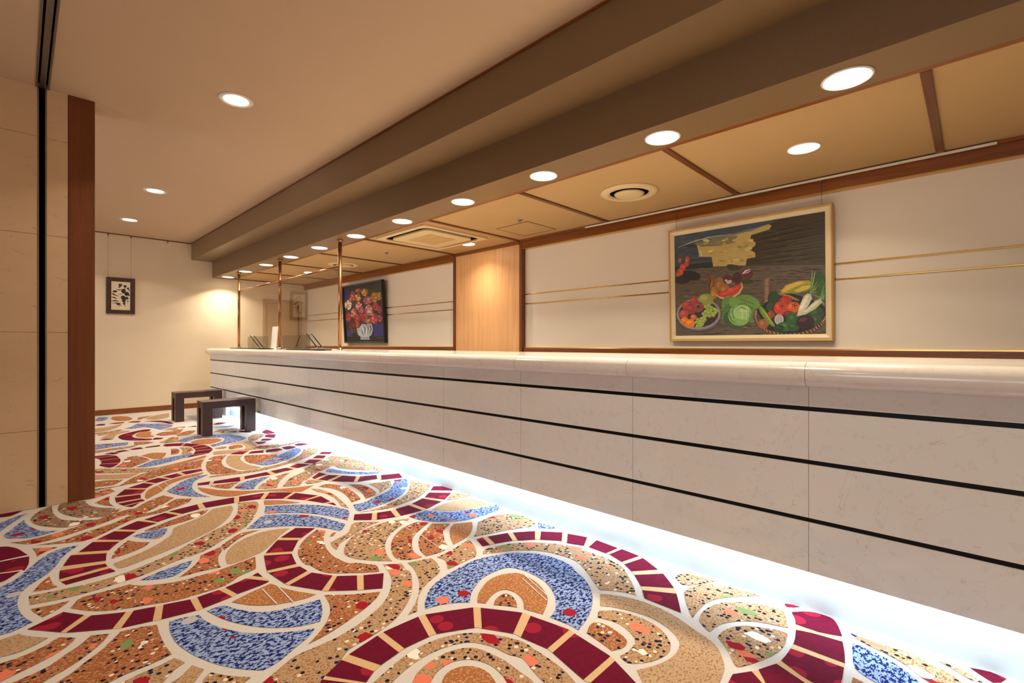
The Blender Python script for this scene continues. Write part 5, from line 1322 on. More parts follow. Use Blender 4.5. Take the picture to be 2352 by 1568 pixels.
72,54,54 897,491 930,491 962,482 930,485
137,111,90 863,204 897,207 930,198 897,197
103,74,57 951,207 967,211 983,203 967,202
103,90,74 939,313 965,315 990,307 965,307
71,48,41 704,454 728,456 751,447 728,448
129,113,97 58,396 83,399 108,390 83,389
110,90,80 197,429 222,432 248,422 222,422
63,56,54 528,612 577,609 625,597 577,602
136,113,98 134,134 178,139 221,129 178,127
54,47,47 848,80 874,85 901,77 874,74
62,52,41 885,508 902,510 918,502 902,503
61,53,45 777,552 803,553 829,544 803,546
72,63,52 867,537 886,538 906,530 886,532
115,94,80 15,357 63,359 110,348 63,349
108,99,77 642,268 677,271 712,262 677,262
129,122,98 777,427 809,428 841,418 809,420
131,121,95 325,240 355,245 384,235 355,234
106,99,77 348,503 379,504 410,494 379,496
102,80,58 600,42 635,47 670,38 635,35
96,70,59 738,37 777,43 815,34 776,31
70,63,52 588,338 608,342 628,333 608,333
62,63,52 902,412 940,412 977,402 940,405
64,64,46 275,260 325,263 374,253 325,253
128,124,89 735,30 754,36 772,27 754,24
65,47,50 566,10 604,16 642,7 604,3
58,57,52 977,263 1000,266 1000,258 1000,257
62,57,56 609,153 637,158 664,149 636,147
137,124,85 494,70 513,76 531,68 513,64
101,78,61 803,12 826,18 849,10 826,7
125,122,91 446,329 489,331 531,320 489,321
115,102,76 103,224 124,229 144,220 124,218
112,99,88 597,114 623,119 648,110 622,108
133,117,87 54,388 91,391 127,380 90,381
132,122,84 356,482 373,485 390,477 373,477
103,73,54 477,195 507,200 537,190 507,189
99,76,65 252,481 301,481 348,469 300,472
93,71,57 434,259 478,262 521,251 478,251
128,116,92 600,55 645,61 688,51 645,49
73,57,44 495,53 512,60 529,51 512,48
66,53,51 25,99 60,105 94,95 60,92
55,55,46 784,350 808,353 832,344 808,344
109,103,80 832,147 848,152 864,144 848,142
99,85,57 255,583 276,585 296,576 276,577
127,114,96 413,473 434,476 455,467 434,468
57,50,54 403,123 448,128 491,118 447,116
125,122,87 718,219 735,223 751,215 735,213
134,122,88 133,205 172,209 211,199 172,198
61,55,49 787,520 813,521 839,512 813,514
89,79,63 879,406 908,407 936,398 908,399
133,118,84 82,44 133,50 182,40 133,37
70,57,46 641,101 677,106 713,97 677,95
93,82,61 311,153 353,158 394,148 353,146
69,57,55 583,573 613,573 642,563 612,566
133,121,87 104,147 159,151 212,141 159,139
52,57,55 464,285 512,287 559,277 512,278
95,77,64 306,86 344,92 382,82 344,79
126,113,94 312,159 349,164 385,154 349,152
61,51,55 950,512 972,513 993,505 972,507
73,67,43 183,178 228,182 272,172 228,170
117,95,75 951,58 981,63 1000,55 980,53
75,52,51 636,227 651,232 665,224 651,222
102,79,54 331,555 378,554 423,542 378,546
105,90,80 183,535 223,535 262,524 223,527
102,95,78 875,293 904,296 933,287 904,287
129,125,84 169,188 220,192 270,181 220,180
58,49,40 574,484 601,486 629,476 601,478
46,44,46 120,548 116,535 107,525 92,517 73,513 52,513 31,518 12,526 0,537 0,549 0,563 0,576 0,586 14,594 33,598 54,597 75,593 93,585 108,574 117,561
40,38,38 201,564 195,551 183,542 166,538 144,538 122,543 99,553 80,566 65,582 57,598 56,613 62,626 74,635 92,640 114,639 137,633 159,623 178,610 192,595 200,579
180,85,66 55,749 52,735 45,727 36,728 29,738 26,753 30,768 37,776 46,775 53,764
188,71,50 122,750 117,733 107,724 95,726 85,738 82,756 86,772 96,781 108,779 118,767
176,85,54 115,704 110,688 100,679 88,680 78,692 75,710 79,726 89,735 102,734 111,722
197,67,48 90,676 88,666 84,658 79,651 72,647 64,646 56,649 49,655 43,663 40,673 39,683 41,693 44,702 50,709 58,713 65,713 73,710 80,705 85,697 89,687
200,83,53 68,629 67,620 64,611 59,605 52,601 46,600 39,603 33,608 28,616 25,625 24,635 25,644 29,653 34,659 40,663 47,663 54,661 60,656 65,648 68,639
177,77,60 47,645 44,631 37,623 28,624 22,634 19,649 22,663 29,672 38,671 44,661
198,90,45 40,609 37,597 29,591 19,592 12,600 9,613 12,625 20,632 30,631 37,622
226,130,96 104,742 102,737 98,735 93,736 89,739 87,744 89,749 93,752 98,751 102,747
226,130,96 75,684 73,679 69,677 64,677 59,681 58,686 60,691 64,693 69,692 73,689
226,130,96 57,637 55,632 51,630 45,630 41,634 40,639 41,644 46,646 51,646 55,642
70,66,84 342,158 334,119 311,83 275,55 229,37 178,32 126,39 78,59 40,90 16,129 9,171 19,213 44,250 84,278 132,294 184,297 235,287 279,266 314,235 335,198
96,92,106 331,148 323,114 301,84 268,60 225,45 178,40 130,46 86,64 51,90 29,124 21,160 30,196 54,228 90,251 135,265 183,268 230,260 272,241 304,215 324,183
150,142,148 345,203 337,157 313,116 277,83 230,62 178,56 126,64 78,88 39,124 15,170 7,220 17,269 44,311 84,344 133,362 185,366 237,354 282,329 317,293 339,250
60,44,56 330,206 322,166 301,130 268,102 226,84 179,78 131,86 88,107 53,138 32,178 25,221 34,263 57,300 93,328 137,344 185,347 231,337 272,315 304,284 324,247
150,158,84 295,337 292,318 283,302 270,290 254,282 236,280 218,284 201,294 188,309 180,326 178,346 181,365 190,381 203,394 220,401 238,402 256,398 272,388 285,373 293,356
177,186,99 252,358 250,351 246,345 240,340 231,337 222,336 213,338 205,342 198,348 194,355 193,363 195,371 199,377 206,382 214,385 223,385 232,383 240,379 247,373 251,366
178,62,66 177,337 176,325 171,315 165,307 156,301 147,300 138,303 130,309 123,318 119,329 118,342 120,354 125,365 131,373 140,378 149,379 158,376 166,370 172,361 176,350
210,73,77 156,351 153,342 145,337 136,337 129,344 126,353 129,362 137,367 146,367 153,360
182,70,70 127,295 125,283 119,272 111,264 100,259 88,258 76,260 65,267 57,276 52,288 50,300 52,312 58,323 67,331 78,336 90,338 102,335 112,328 120,319 126,308
214,82,82 99,309 95,300 85,295 73,295 63,302 60,312 64,321 74,326 86,325 95,319
150,64,58 167,258 165,243 158,230 148,219 135,213 120,211 106,214 93,222 83,234 76,248 74,264 77,279 84,293 95,303 108,310 123,311 137,308 150,300 159,288 166,274
177,75,68 133,275 132,269 129,264 123,260 117,257 110,257 102,258 96,261 91,266 88,272 87,278 88,284 91,290 97,294 103,296 111,297 118,295 124,292 129,287 132,282
178,78,80 101,213 99,199 94,187 86,178 76,172 65,170 54,173 44,180 36,190 31,202 30,216 32,230 37,242 46,252 56,257 67,259 78,256 87,249 95,239 100,227
210,92,94 75,227 71,217 62,211 51,212 42,219 39,229 43,240 52,246 63,245 72,238
140,74,66 221,276 219,260 213,246 203,235 191,229 178,227 165,230 153,238 144,250 138,265 137,281 139,297 146,311 155,322 167,328 181,330 193,327 205,318 214,306 220,292
165,87,77 190,293 189,287 186,281 181,277 175,275 169,274 162,275 156,279 152,283 149,289 148,296 149,302 152,308 157,312 163,315 170,315 176,314 182,310 186,306 189,300
222,122,44 106,143 104,130 99,119 91,110 82,104 71,102 61,105 52,111 44,121 40,133 38,146 40,159 45,170 53,180 63,185 73,187 84,184 93,178 100,168 105,156
255,143,51 81,157 78,147 69,141 59,142 50,148 47,158 51,168 59,174 70,173 78,167
206,104,66 167,178 166,169 162,161 157,154 150,150 142,149 134,151 127,155 122,162 119,170 118,180 119,189 123,197 129,203 136,207 143,208 151,206 158,201 163,195 166,187
243,122,77 149,187 146,180 140,176 133,177 126,181 124,188 127,195 133,199 141,199 147,194
232,134,48 152,117 150,103 144,91 135,82 125,76 113,74 101,76 90,83 82,93 77,105 75,119 77,133 83,145 92,154 103,160 115,162 127,159 137,153 145,143 150,130
255,158,56 124,131 120,121 110,114 98,115 89,121 85,132 89,142 99,148 111,148 120,141
52,34,34 190,280 188,273 182,268 176,269 171,274 169,281 171,288 176,292 183,292 188,287
52,60,34 162,377 173,402 167,419 165,419 167,404 160,379
149,170,71 251,274 248,264 240,258 231,259 223,265 220,276 224,286 231,292 241,291 248,284
196,210,120 238,280 237,277 234,275 231,275 228,278 227,281 228,284 231,285 234,285 237,283
149,172,63 274,280 271,270 264,264 254,264 247,271 244,282 248,292 255,297 264,297 272,290
196,210,120 262,286 261,283 258,281 255,281 252,283 251,286 252,289 255,291 258,291 261,289
156,162,68 294,264 291,254 283,249 274,249 266,256 264,266 267,276 275,282 284,281 291,275
196,210,120 281,270 280,267 277,266 274,266 271,268 270,271 271,274 274,275 278,275 280,273
138,168,73 266,248 263,238 255,232 246,232 238,239 236,249 239,259 247,265 256,265 263,258
196,210,120 253,253 252,251 249,249 246,249 243,251 242,254 243,257 246,259 250,259 252,257
140,167,76 289,236 286,226 278,220 269,221 262,228 259,238 262,248 270,254 279,253 286,246
196,210,120 277,242 276,239 273,237 269,238 267,240 266,243 267,245 270,247 273,247 276,245
157,171,68 316,247 313,237 306,231 297,232 290,238 287,248 290,258 298,264 307,264 314,257
196,210,120 304,253 303,250 300,248 297,248 294,250 293,253 294,256 297,258 301,258 303,256
147,176,68 332,234 329,224 321,218 312,219 305,225 302,235 305,245 313,251 322,251 329,244
196,210,120 319,240 318,237 316,235 312,235 310,237 309,240 310,243 312,245 316,245 318,243
149,176,60 320,214 317,204 309,199 300,199 293,206 290,216 293,226 301,232 310,231 317,225
196,210,120 307,220 306,217 304,215 300,216 298,218 297,221 298,224 300,225 304,225 306,223
161,160,70 300,207 297,197 290,191 280,192 273,198 270,209 274,219 281,225 290,224 298,218
196,210,120 288,213 287,210 284,208 281,208 278,210 277,214 278,216 281,218 284,218 287,216
140,171,82 273,217 270,207 262,201 253,201 246,208 243,218 246,228 254,234 263,234 270,227
196,210,120 261,222 259,220 257,218 253,218 250,220 249,223 251,226 253,228 257,228 260,226
152,178,68 250,228 247,218 239,212 229,213 222,219 219,230 223,240 230,246 240,245 247,238
196,210,120 237,234 236,231 233,229 230,229 227,231 226,235 227,237 230,239 233,239 236,237
151,166,80 233,209 230,198 222,192 213,193 206,200 203,210 206,220 214,226 223,226 231,219
196,210,120 221,214 219,211 217,210 213,210 210,212 209,215 211,218 213,220 217,219 220,217
144,170,77 257,192 254,182 246,176 237,176 229,183 227,193 230,204 237,210 247,209 254,202
196,210,120 244,198 243,195 240,193 237,193 234,195 233,198 234,201 237,203 240,203 243,201
142,163,66 280,186 277,176 270,170 260,170 253,177 250,187 253,197 261,203 270,203 278,196
196,210,120 268,192 267,189 264,187 260,187 258,189 257,192 258,195 261,197 264,197 267,195
142,172,75 308,190 304,180 297,174 288,174 281,181 278,191 281,201 289,207 298,207 305,200
196,210,120 295,195 294,192 291,191 288,191 285,193 284,196 285,199 288,201 292,200 294,198
156,175,66 241,177 237,167 230,161 220,162 213,168 210,179 213,189 221,195 230,194 238,188
196,210,120 228,183 227,180 224,178 220,179 218,181 217,184 218,187 221,188 224,188 227,186
160,178,65 220,163 217,153 209,147 200,147 192,154 190,164 193,174 201,180 210,180 218,173
196,210,120 208,169 206,166 204,164 200,164 197,166 196,169 197,172 200,174 204,174 207,172
153,165,70 244,152 241,142 233,136 224,136 216,142 214,153 217,163 225,169 234,169 241,162
196,210,120 231,157 230,154 227,153 224,153 221,155 220,158 221,161 224,163 228,162 230,160
148,175,75 208,138 205,127 197,121 187,122 180,128 177,139 180,149 188,155 197,155 205,148
196,210,120 195,143 194,140 191,138 187,139 185,141 184,144 185,147 188,148 191,148 194,146
155,164,63 232,132 228,121 221,115 211,116 204,122 201,133 204,143 212,149 221,149 229,142
196,210,120 219,137 218,134 215,132 211,133 209,135 208,138 209,141 212,142 215,142 218,140
154,179,60 192,154 189,143 181,137 171,138 164,144 161,155 164,165 172,171 182,171 189,164
196,210,120 179,159 178,156 175,155 171,155 169,157 168,160 169,163 172,165 175,164 178,162
143,172,63 179,128 176,118 168,112 158,112 151,119 148,129 151,140 159,146 169,145 176,139
196,210,120 166,134 165,131 162,129 159,129 156,131 155,134 156,137 159,139 162,139 165,137
143,179,64 203,112 200,102 192,96 183,96 175,102 172,113 175,123 183,129 193,129 200,122
196,210,120 190,118 189,115 186,113 183,113 180,115 179,118 180,121 183,123 186,123 189,121
157,161,73 223,108 220,98 212,92 203,92 195,99 192,109 196,119 203,126 213,125 220,119
196,210,120 210,114 209,111 206,109 203,109 200,111 199,114 200,117 203,119 207,119 209,117
144,180,67 186,92 183,81 175,75 166,75 158,82 155,93 159,103 167,109 176,109 184,102
196,210,120 173,97 172,94 169,92 166,93 163,95 162,98 163,101 166,102 170,102 172,100
153,170,79 211,91 207,81 200,75 190,75 183,81 180,92 183,102 191,108 200,108 208,102
196,210,120 198,97 197,94 194,92 190,92 188,94 187,97 188,100 191,102 194,102 197,100
128,86,52 314,496 312,472 308,451 301,434 293,424 284,421 276,425 268,437 262,455 259,478 258,502 260,526 264,548 271,564 279,575 288,577 296,573 304,561 310,543 313,520
153,103,62 292,490 289,468 283,454 275,455 269,470 267,493 270,516 277,529 284,529 290,514
176,124,56 327,400 326,382 321,366 315,354 307,346 298,344 290,347 282,356 276,370 273,386 272,405 273,423 278,439 284,451 292,458 301,460 309,457 317,448 323,434 326,418
211,148,67 306,394 303,377 297,367 289,367 283,378 281,396 283,413 290,423 298,422 304,411
150,104,56 375,475 372,454 367,435 359,420 349,411 338,409 327,413 318,424 310,440 306,460 304,482 307,504 312,523 320,537 330,546 341,548 352,543 361,533 369,516 373,497
180,124,67 349,470 346,449 338,438 328,438 320,452 318,473 321,493 329,505 339,504 347,490
160,110,52 408,437 406,425 401,415 392,407 382,402 370,401 358,404 348,411 340,420 334,432 333,444 335,456 341,467 349,475 360,479 372,480 383,477 393,470 402,461 407,449
192,132,62 382,432 378,420 369,414 359,415 351,423 348,435 351,446 360,453 370,452 379,444
70,50,36 264,551 272,521 259,482 265,440 269,441 268,480 281,520 267,553
62,66,44 499,612 496,604 489,598 478,594 464,592 448,593 432,596 418,602 407,609 399,617 397,625 400,633 407,639 419,643 433,645 449,644 465,640 479,635 490,628 497,620
62,66,44 574,478 572,471 566,466 557,462 545,460 532,460 519,462 507,467 498,473 492,480 490,487 492,494 498,500 508,504 520,506 533,506 546,503 557,499 566,493 572,486
62,66,44 449,633 447,627 443,622 436,619 428,617 419,617 410,620 402,623 395,629 391,635 390,641 391,647 396,652 402,655 411,657 420,656 429,654 437,650 443,645 447,639
88,46,54 442,512 440,499 434,488 426,479 415,474 403,473 391,476 380,484 372,494 367,507 365,521 367,534 373,545 382,554 393,559 405,559 416,556 427,549 435,538 440,525
72,42,46 499,525 497,510 492,496 484,486 475,480 464,478 454,482 444,490 437,502 432,517 431,533 433,548 438,562 446,572 455,578 466,579 476,576 486,567 493,555 497,541
94,54,50 570,545 568,530 562,516 553,506 542,500 530,498 517,502 507,511 498,523 492,539 491,555 493,571 499,585 508,595 519,601 532,602 544,598 554,589 563,576 568,561
206,176,170 427,501 428,496 426,491 422,486 417,482 412,479 405,477 399,478 394,479 390,482 388,487 388,492 390,497 393,502 398,506 404,509 410,511 416,511 421,509 425,506
200,170,160 398,507 396,500 390,497 384,497 379,502 377,509 379,516 384,520 391,519 396,514
220,205,200 499,552 523,573 549,588 548,594 517,587 497,556
210,190,185 505,557 535,560 556,579 554,582 533,568 505,560
196,190,110 303,392 370,411 445,443 495,479 503,433 480,377 428,337 384,328 339,349
204,62,60 310,394 378,415 445,448 491,474 493,439 470,390 421,353 380,347 343,363
226,110,100 435,420 432,412 424,408 414,409 406,414 403,423 406,431 414,435 424,434 432,428
222,84,76 339,389 415,417 474,445 467,427 407,393 354,372
104,146,74 468,302 472,275 470,248 462,224 450,206 434,194 415,191 396,196 379,210 365,230 356,255 352,283 354,310 362,334 375,353 391,364 410,367 428,361 445,347 459,327
84,126,62 451,187 444,158 434,132 420,114 404,104 389,103 374,112 363,129 355,154 353,183 355,214 362,244 373,269 387,287 403,297 418,297 432,288 444,270 451,246 453,217
112,152,76 611,257 602,242 587,233 567,230 544,234 520,245 497,261 478,280 464,302 458,324 459,344 468,359 484,368 504,370 528,365 552,355 574,338 593,319 606,297 612,276
92,134,66 587,189 588,166 586,144 581,125 573,113 564,107 553,109 543,118 534,133 527,154 523,177 522,201 524,223 529,241 537,254 547,259 557,257 567,248 576,233 583,212
60,92,56 551,150 546,123 533,99 512,80 486,69 456,65 427,70 400,83 379,104 366,129 361,157 367,185 381,209 403,228 430,239 460,242 489,236 514,222 534,201 547,177
120,160,82 479,304 477,289 472,276 463,265 453,259 442,257 430,260 420,268 412,279 407,294 406,309 408,324 413,337 422,348 432,354 444,355 455,352 465,344 473,333 477,319
132,176,98 554,178 549,149 538,122 521,101 499,88 475,84 451,90 429,104 411,127 401,155 397,186 402,216 414,243 432,264 454,276 478,279 502,273 524,258 540,236 550,208
160,198,124 555,202 552,183 543,166 529,152 513,144 494,141 475,145 458,155 445,170 437,188 434,209 437,228 447,246 460,260 478,268 496,270 515,265 531,255 544,240 552,222
176,208,140 548,222 545,212 537,205 527,201 515,200 502,202 489,207 478,215 469,225 465,236 464,247 468,256 475,263 486,268 498,269 511,266 524,261 535,253 543,243 548,232
70,108,54 411,250 400,190 422,127 467,98 468,100 427,133 407,191 413,249
70,108,54 441,268 423,219 438,149 441,150 429,219 443,267
70,108,54 464,274 507,288 549,250 550,252 508,296 464,277
70,108,54 479,332 528,296 591,266 592,269 530,304 480,334
70,108,54 541,232 545,174 532,117 534,116 551,173 543,232
70,108,54 456,226 492,250 534,221 535,224 493,259 455,228
196,222,164 484,245 496,195 489,138 491,137 501,196 486,245
196,222,164 520,243 525,194 518,137 520,136 530,194 522,243
36,38,34 590,210 681,346 792,355 884,311 997,232 998,101 929,14 787,0 663,37
98,66,46 647,501 648,440 644,370 638,322 621,276 630,264 669,299 678,362 683,441 659,504
104,70,46 581,231 562,160 589,61 656,0 752,0 852,0 936,3 988,69 1000,132 996,140 967,99 923,43 847,10 756,7 669,40 616,91 596,166 593,228
60,38,30 581,233 585,218 593,207 595,209 589,222 583,234
206,176,136 580,225 584,210 592,200 594,201 588,214 582,226
60,38,30 579,218 583,203 591,192 592,193 587,206 580,219
206,176,136 578,210 582,195 590,184 591,186 586,199 579,211
60,38,30 577,202 581,187 589,176 590,178 585,191 578,203
206,176,136 576,194 580,179 588,169 589,170 584,183 577,195
60,38,30 575,187 579,172 587,161 588,162 583,175 576,188
206,176,136 574,179 578,164 586,153 587,155 582,168 575,180
60,38,30 575,169 579,154 587,143 589,145 583,158 577,170
206,176,136 578,158 582,143 590,132 592,134 586,147 580,159
60,38,30 581,147 585,132 594,121 595,123 589,135 583,148
206,176,136 584,135 589,121 597,110 598,111 593,124 586,137
60,38,30 588,124 592,109 600,99 601,100 596,113 589,125
206,176,136 591,113 595,98 603,88 604,89 599,102 592,114
60,38,30 594,102 598,87 606,77 607,78 602,91 595,103
206,176,136 598,92 602,77 610,67 612,68 606,81 600,93
60,38,30 606,85 610,70 618,59 620,61 614,73 608,86
206,176,136 615,77 619,62 627,52 628,53 623,66 616,78
60,38,30 623,70 627,55 635,45 636,46 631,59 624,71
206,176,136 631,63 635,48 643,38 644,39 639,52 633,64
60,38,30 639,55 643,41 651,30 653,32 647,44 641,56
206,176,136 648,48 651,33 659,23 661,25 655,37 649,49
60,38,30 656,41 660,26 667,16 669,17 664,30 657,42
206,176,136 668,36 672,22 680,11 681,13 676,25 669,37
60,38,30 680,32 684,17 692,7 693,9 688,21 682,33
206,176,136 693,28 697,13 705,3 706,4 701,17 694,29
60,38,30 706,23 709,9 717,0 718,0 713,13 707,24
206,176,136 718,19 722,5 729,0 731,0 726,8 719,20
60,38,30 730,15 734,1 742,0 743,0 738,4 732,16
206,176,136 743,11 746,0 754,0 755,0 750,0 744,12
60,38,30 755,9 759,0 767,0 768,0 763,0 757,10
206,176,136 769,9 772,0 780,0 781,0 776,0 770,10
60,38,30 782,9 785,0 793,0 794,0 789,0 783,11
206,176,136 795,10 798,0 806,0 807,0 802,0 796,11
60,38,30 807,10 811,0 819,0 820,0 815,0 809,11
206,176,136 820,11 824,0 831,0 833,0 828,0 822,12
60,38,30 833,11 837,0 844,0 845,0 840,0 834,12
206,176,136 846,12 849,0 857,0 858,0 853,1 847,13
60,38,30 857,16 860,2 867,0 869,0 864,6 858,17
206,176,136 868,21 871,7 878,0 880,0 875,10 869,22
60,38,30 878,25 882,11 889,1 890,3 886,15 880,26
206,176,136 889,30 893,16 900,6 901,7 896,19 891,31
60,38,30 900,34 904,20 911,10 912,12 907,24 901,35
206,176,136 911,39 914,25 921,15 923,16 918,28 912,40
60,38,30 921,43 925,29 932,19 933,21 929,33 923,44
206,176,136 929,50 933,36 940,26 941,28 936,40 930,51
60,38,30 936,58 939,44 946,34 947,35 943,47 937,59
206,176,136 942,65 946,51 953,42 954,43 949,55 944,66
60,38,30 949,73 952,59 959,49 960,51 956,63 950,74
206,176,136 955,81 959,67 966,57 967,58 962,70 957,82
60,38,30 962,88 965,74 972,65 973,66 969,78 963,89
206,176,136 968,96 972,82 979,72 980,74 975,85 970,97
60,38,30 973,103 977,89 984,79 985,81 980,92 975,104
206,176,136 976,109 980,95 987,85 988,86 983,98 978,110
60,38,30 979,114 983,101 989,91 991,92 986,104 980,115
206,176,136 982,120 985,107 992,97 993,98 989,110 983,121
60,38,30 985,126 988,112 995,103 996,104 992,116 986,127
206,176,136 988,132 991,118 998,109 999,110 995,122 989,133
60,38,30 990,138 994,124 1000,114 1000,116 997,128 992,139
206,176,136 993,144 997,130 1000,120 1000,122 1000,133 995,145
214,186,150 643,481 660,491 675,489 675,491 659,496 642,483
214,186,150 643,466 660,476 675,474 675,476 659,481 642,468
214,186,150 643,451 660,461 675,459 675,461 659,466 642,453
214,186,150 642,436 660,446 674,444 674,446 659,451 642,438
214,186,150 642,421 659,431 674,429 674,431 658,436 641,423
214,186,150 642,406 659,416 674,414 674,416 658,421 641,408
214,186,150 642,391 659,401 674,399 674,401 658,407 641,393
214,186,150 641,376 659,386 673,385 674,386 658,392 641,378
214,186,150 641,361 658,371 673,370 673,372 657,377 641,363
214,186,150 641,346 658,356 673,355 673,357 657,362 640,348
214,186,150 641,331 658,341 673,340 673,342 657,347 640,333
214,186,150 640,316 658,326 672,325 673,327 657,332 640,318
214,186,150 640,301 657,311 672,310 672,312 657,317 640,303
214,186,150 640,286 657,296 672,295 672,297 656,302 639,288
46,70,46 740,313 737,294 732,278 723,265 712,257 699,255 687,259 676,268 668,282 662,300 660,319 663,338 669,355 678,368 689,376 701,377 713,373 724,364 733,350 738,332
52,82,48 706,241 704,230 700,220 694,212 687,207 679,205 670,208 663,213 657,222 654,233 653,245 654,256 658,266 664,274 672,279 680,280 688,278 695,272 701,263 705,253
40,58,40 738,221 737,207 733,194 727,184 720,178 711,176 703,178 696,185 690,196 687,209 686,224 687,238 691,251 697,261 705,267 713,269 721,266 728,259 734,248 737,235
176,150,60 739,369 773,425 849,451 910,449 934,413 885,378 785,351 753,351
214,184,84 747,377 780,420 849,444 886,436 824,402 766,366
128,150,60 785,351 830,397 898,421 946,412 915,371 842,346
204,180,84 817,371 873,406 922,410 903,376 848,357
150,110,76 726,352 788,316 852,283 854,290 794,339 728,360
210,180,140 733,359 739,336 741,336 734,360
210,180,140 749,351 755,327 756,328 750,351
210,180,140 764,342 770,319 771,319 765,343
210,180,140 779,334 785,310 786,311 780,334
210,180,140 794,325 800,302 802,302 796,326
210,180,140 809,317 815,293 817,294 811,317
210,180,140 824,308 830,285 832,286 826,309
210,180,140 839,300 845,277 846,277 840,300
150,66,46 704,176 703,166 700,157 694,149 688,145 681,143 674,145 668,150 663,158 660,168 659,178 660,189 664,198 669,205 675,210 682,211 689,209 695,204 700,196 703,187
183,80,56 684,186 682,178 678,173 672,173 667,178 666,186 668,194 672,199 678,199 682,194
168,52,36 808,285 806,272 801,260 793,251 782,245 771,244 759,247 749,254 741,264 736,277 734,290 736,304 742,316 750,325 761,331 772,332 783,329 794,322 802,311 807,299
204,63,43 775,299 772,288 765,283 756,283 748,290 745,301 748,311 756,317 765,316 773,309
196,66,44 785,226 782,208 776,191 767,179 755,171 741,169 728,172 716,181 707,195 701,212 699,231 701,249 708,265 718,278 730,285 743,287 756,283 768,274 777,260 783,244
239,80,53 747,243 746,235 743,229 739,224 735,221 729,220 724,221 719,225 715,230 713,237 712,245 713,252 716,258 720,263 725,266 730,267 735,266 740,262 744,257 746,250
204,96,44 857,227 855,212 850,200 841,190 830,183 818,182 806,185 795,192 787,203 781,216 780,231 782,246 788,259 796,269 807,275 820,276 831,273 842,266 851,255 856,241
248,117,53 823,241 820,230 812,223 802,224 794,231 792,242 795,253 803,260 812,259 820,252
120,50,38 821,175 819,167 814,159 807,154 799,150 789,149 779,151 770,155 763,162 759,170 757,178 759,187 763,194 771,200 780,203 789,204 799,202 808,198 815,192 819,184
146,61,46 792,183 790,177 783,173 776,174 769,178 767,185 769,191 776,195 784,194 790,190
150,92,60 668,95 666,82 661,70 653,60 643,54 633,52 622,55 612,61 604,71 599,84 598,97 600,111 605,123 613,132 623,138 634,140 645,137 654,131 662,121 667,108
183,112,73 637,107 634,97 627,91 618,91 611,97 609,108 611,118 619,124 627,124 634,117
40,58,30 745,245 759,241 767,243 767,247 759,250 745,248
40,58,30 744,246 746,229 750,222 753,224 752,232 746,247
40,58,30 745,248 732,241 726,235 727,232 735,233 746,245
40,58,30 746,248 735,261 728,263 727,260 732,253 744,245
40,58,30 746,246 753,260 753,268 751,269 747,264 744,247
40,58,30 822,244 835,240 843,242 843,245 835,249 822,247
40,58,30 821,245 823,228 827,222 829,223 829,231 823,246
40,58,30 821,247 809,240 804,234 804,231 812,232 822,244
40,58,30 822,247 812,259 805,262 804,259 809,252 821,244
40,58,30 823,245 829,258 830,266 828,268 823,262 821,246
112,142,52 603,246 620,258 645,217 678,145 705,83 702,64 680,79 644,132 614,195
160,184,84 614,241 648,175 689,87 691,89 655,182 616,243
182,178,176 759,129 757,115 753,102 747,92 739,86 730,84 721,86 713,93 707,104 703,117 702,131 703,146 707,159 714,169 722,175 731,177 740,174 748,167 754,157 758,144
120,112,118 724,171 713,129 720,93 721,94 716,129 725,170
120,112,118 729,170 725,129 727,93 728,93 728,129 730,170
120,112,118 734,170 737,128 734,93 735,93 740,128 735,170
120,112,118 738,170 747,128 740,93 741,93 750,128 739,170
48,92,44 848,133 846,117 841,103 832,91 822,84 810,82 798,85 788,92 779,105 774,120 773,136 775,153 780,167 789,179 800,186 811,188 823,184 833,176 842,164 847,149
64,124,59 818,145 815,135 808,128 800,128 794,135 791,146 794,157 801,164 809,163 815,156
52,100,50 812,66 810,53 803,42 793,32 779,27 765,25 750,27 737,33 726,43 719,55 717,68 720,82 727,93 737,102 751,108 766,110 780,107 793,101 804,91 810,79
70,135,67 776,78 775,73 772,69 769,66 764,64 759,64 754,64 749,67 745,70 743,74 742,79 743,84 745,88 749,91 754,93 759,93 764,92 769,90 772,87 775,83
46,82,48 850,61 848,49 843,38 836,30 826,25 816,23 805,25 796,31 788,39 783,50 782,62 784,74 789,85 796,93 806,98 817,100 827,98 836,92 844,83 848,72
62,110,64 822,72 819,64 813,60 806,60 800,65 798,73 800,81 806,85 814,85 820,80
60,96,50 889,176 887,163 884,150 878,141 871,134 864,133 856,135 849,142 844,152 841,165 840,179 841,193 845,205 850,215 857,221 865,223 872,220 879,213 884,203 888,190
81,129,67 867,188 865,179 861,174 855,174 851,180 850,189 851,198 856,204 861,204 865,198
48,74,46 991,167 988,149 981,133 969,121 955,113 939,111 923,114 909,123 898,137 890,154 888,172 891,190 899,206 910,219 925,226 941,228 956,224 970,215 981,202 988,185
64,99,62 952,180 951,173 949,168 944,163 939,161 934,160 928,161 923,164 919,169 917,175 916,181 917,188 920,193 924,198 929,200 934,201 940,200 945,196 949,192 951,186
56,80,50 978,110 976,97 971,85 963,75 953,69 942,67 931,70 921,76 913,87 908,99 906,113 908,127 914,139 922,149 932,154 943,156 954,153 964,147 971,137 976,124
75,108,67 949,122 946,113 940,108 932,108 926,114 924,123 926,132 933,138 941,137 947,131
34,60,46 762,53 760,44 755,35 748,28 739,24 729,22 719,24 710,29 702,36 698,45 696,55 698,65 703,73 710,80 720,84 730,86 740,84 749,79 756,72 760,63
45,81,62 734,65 732,59 726,55 719,55 714,59 711,66 714,72 720,76 727,76 732,72
54,32,40 937,103 934,86 927,70 915,57 900,50 884,47 868,50 853,59 842,72 834,88 832,107 835,124 842,140 854,153 869,160 886,162 902,159 916,150 927,137 935,121
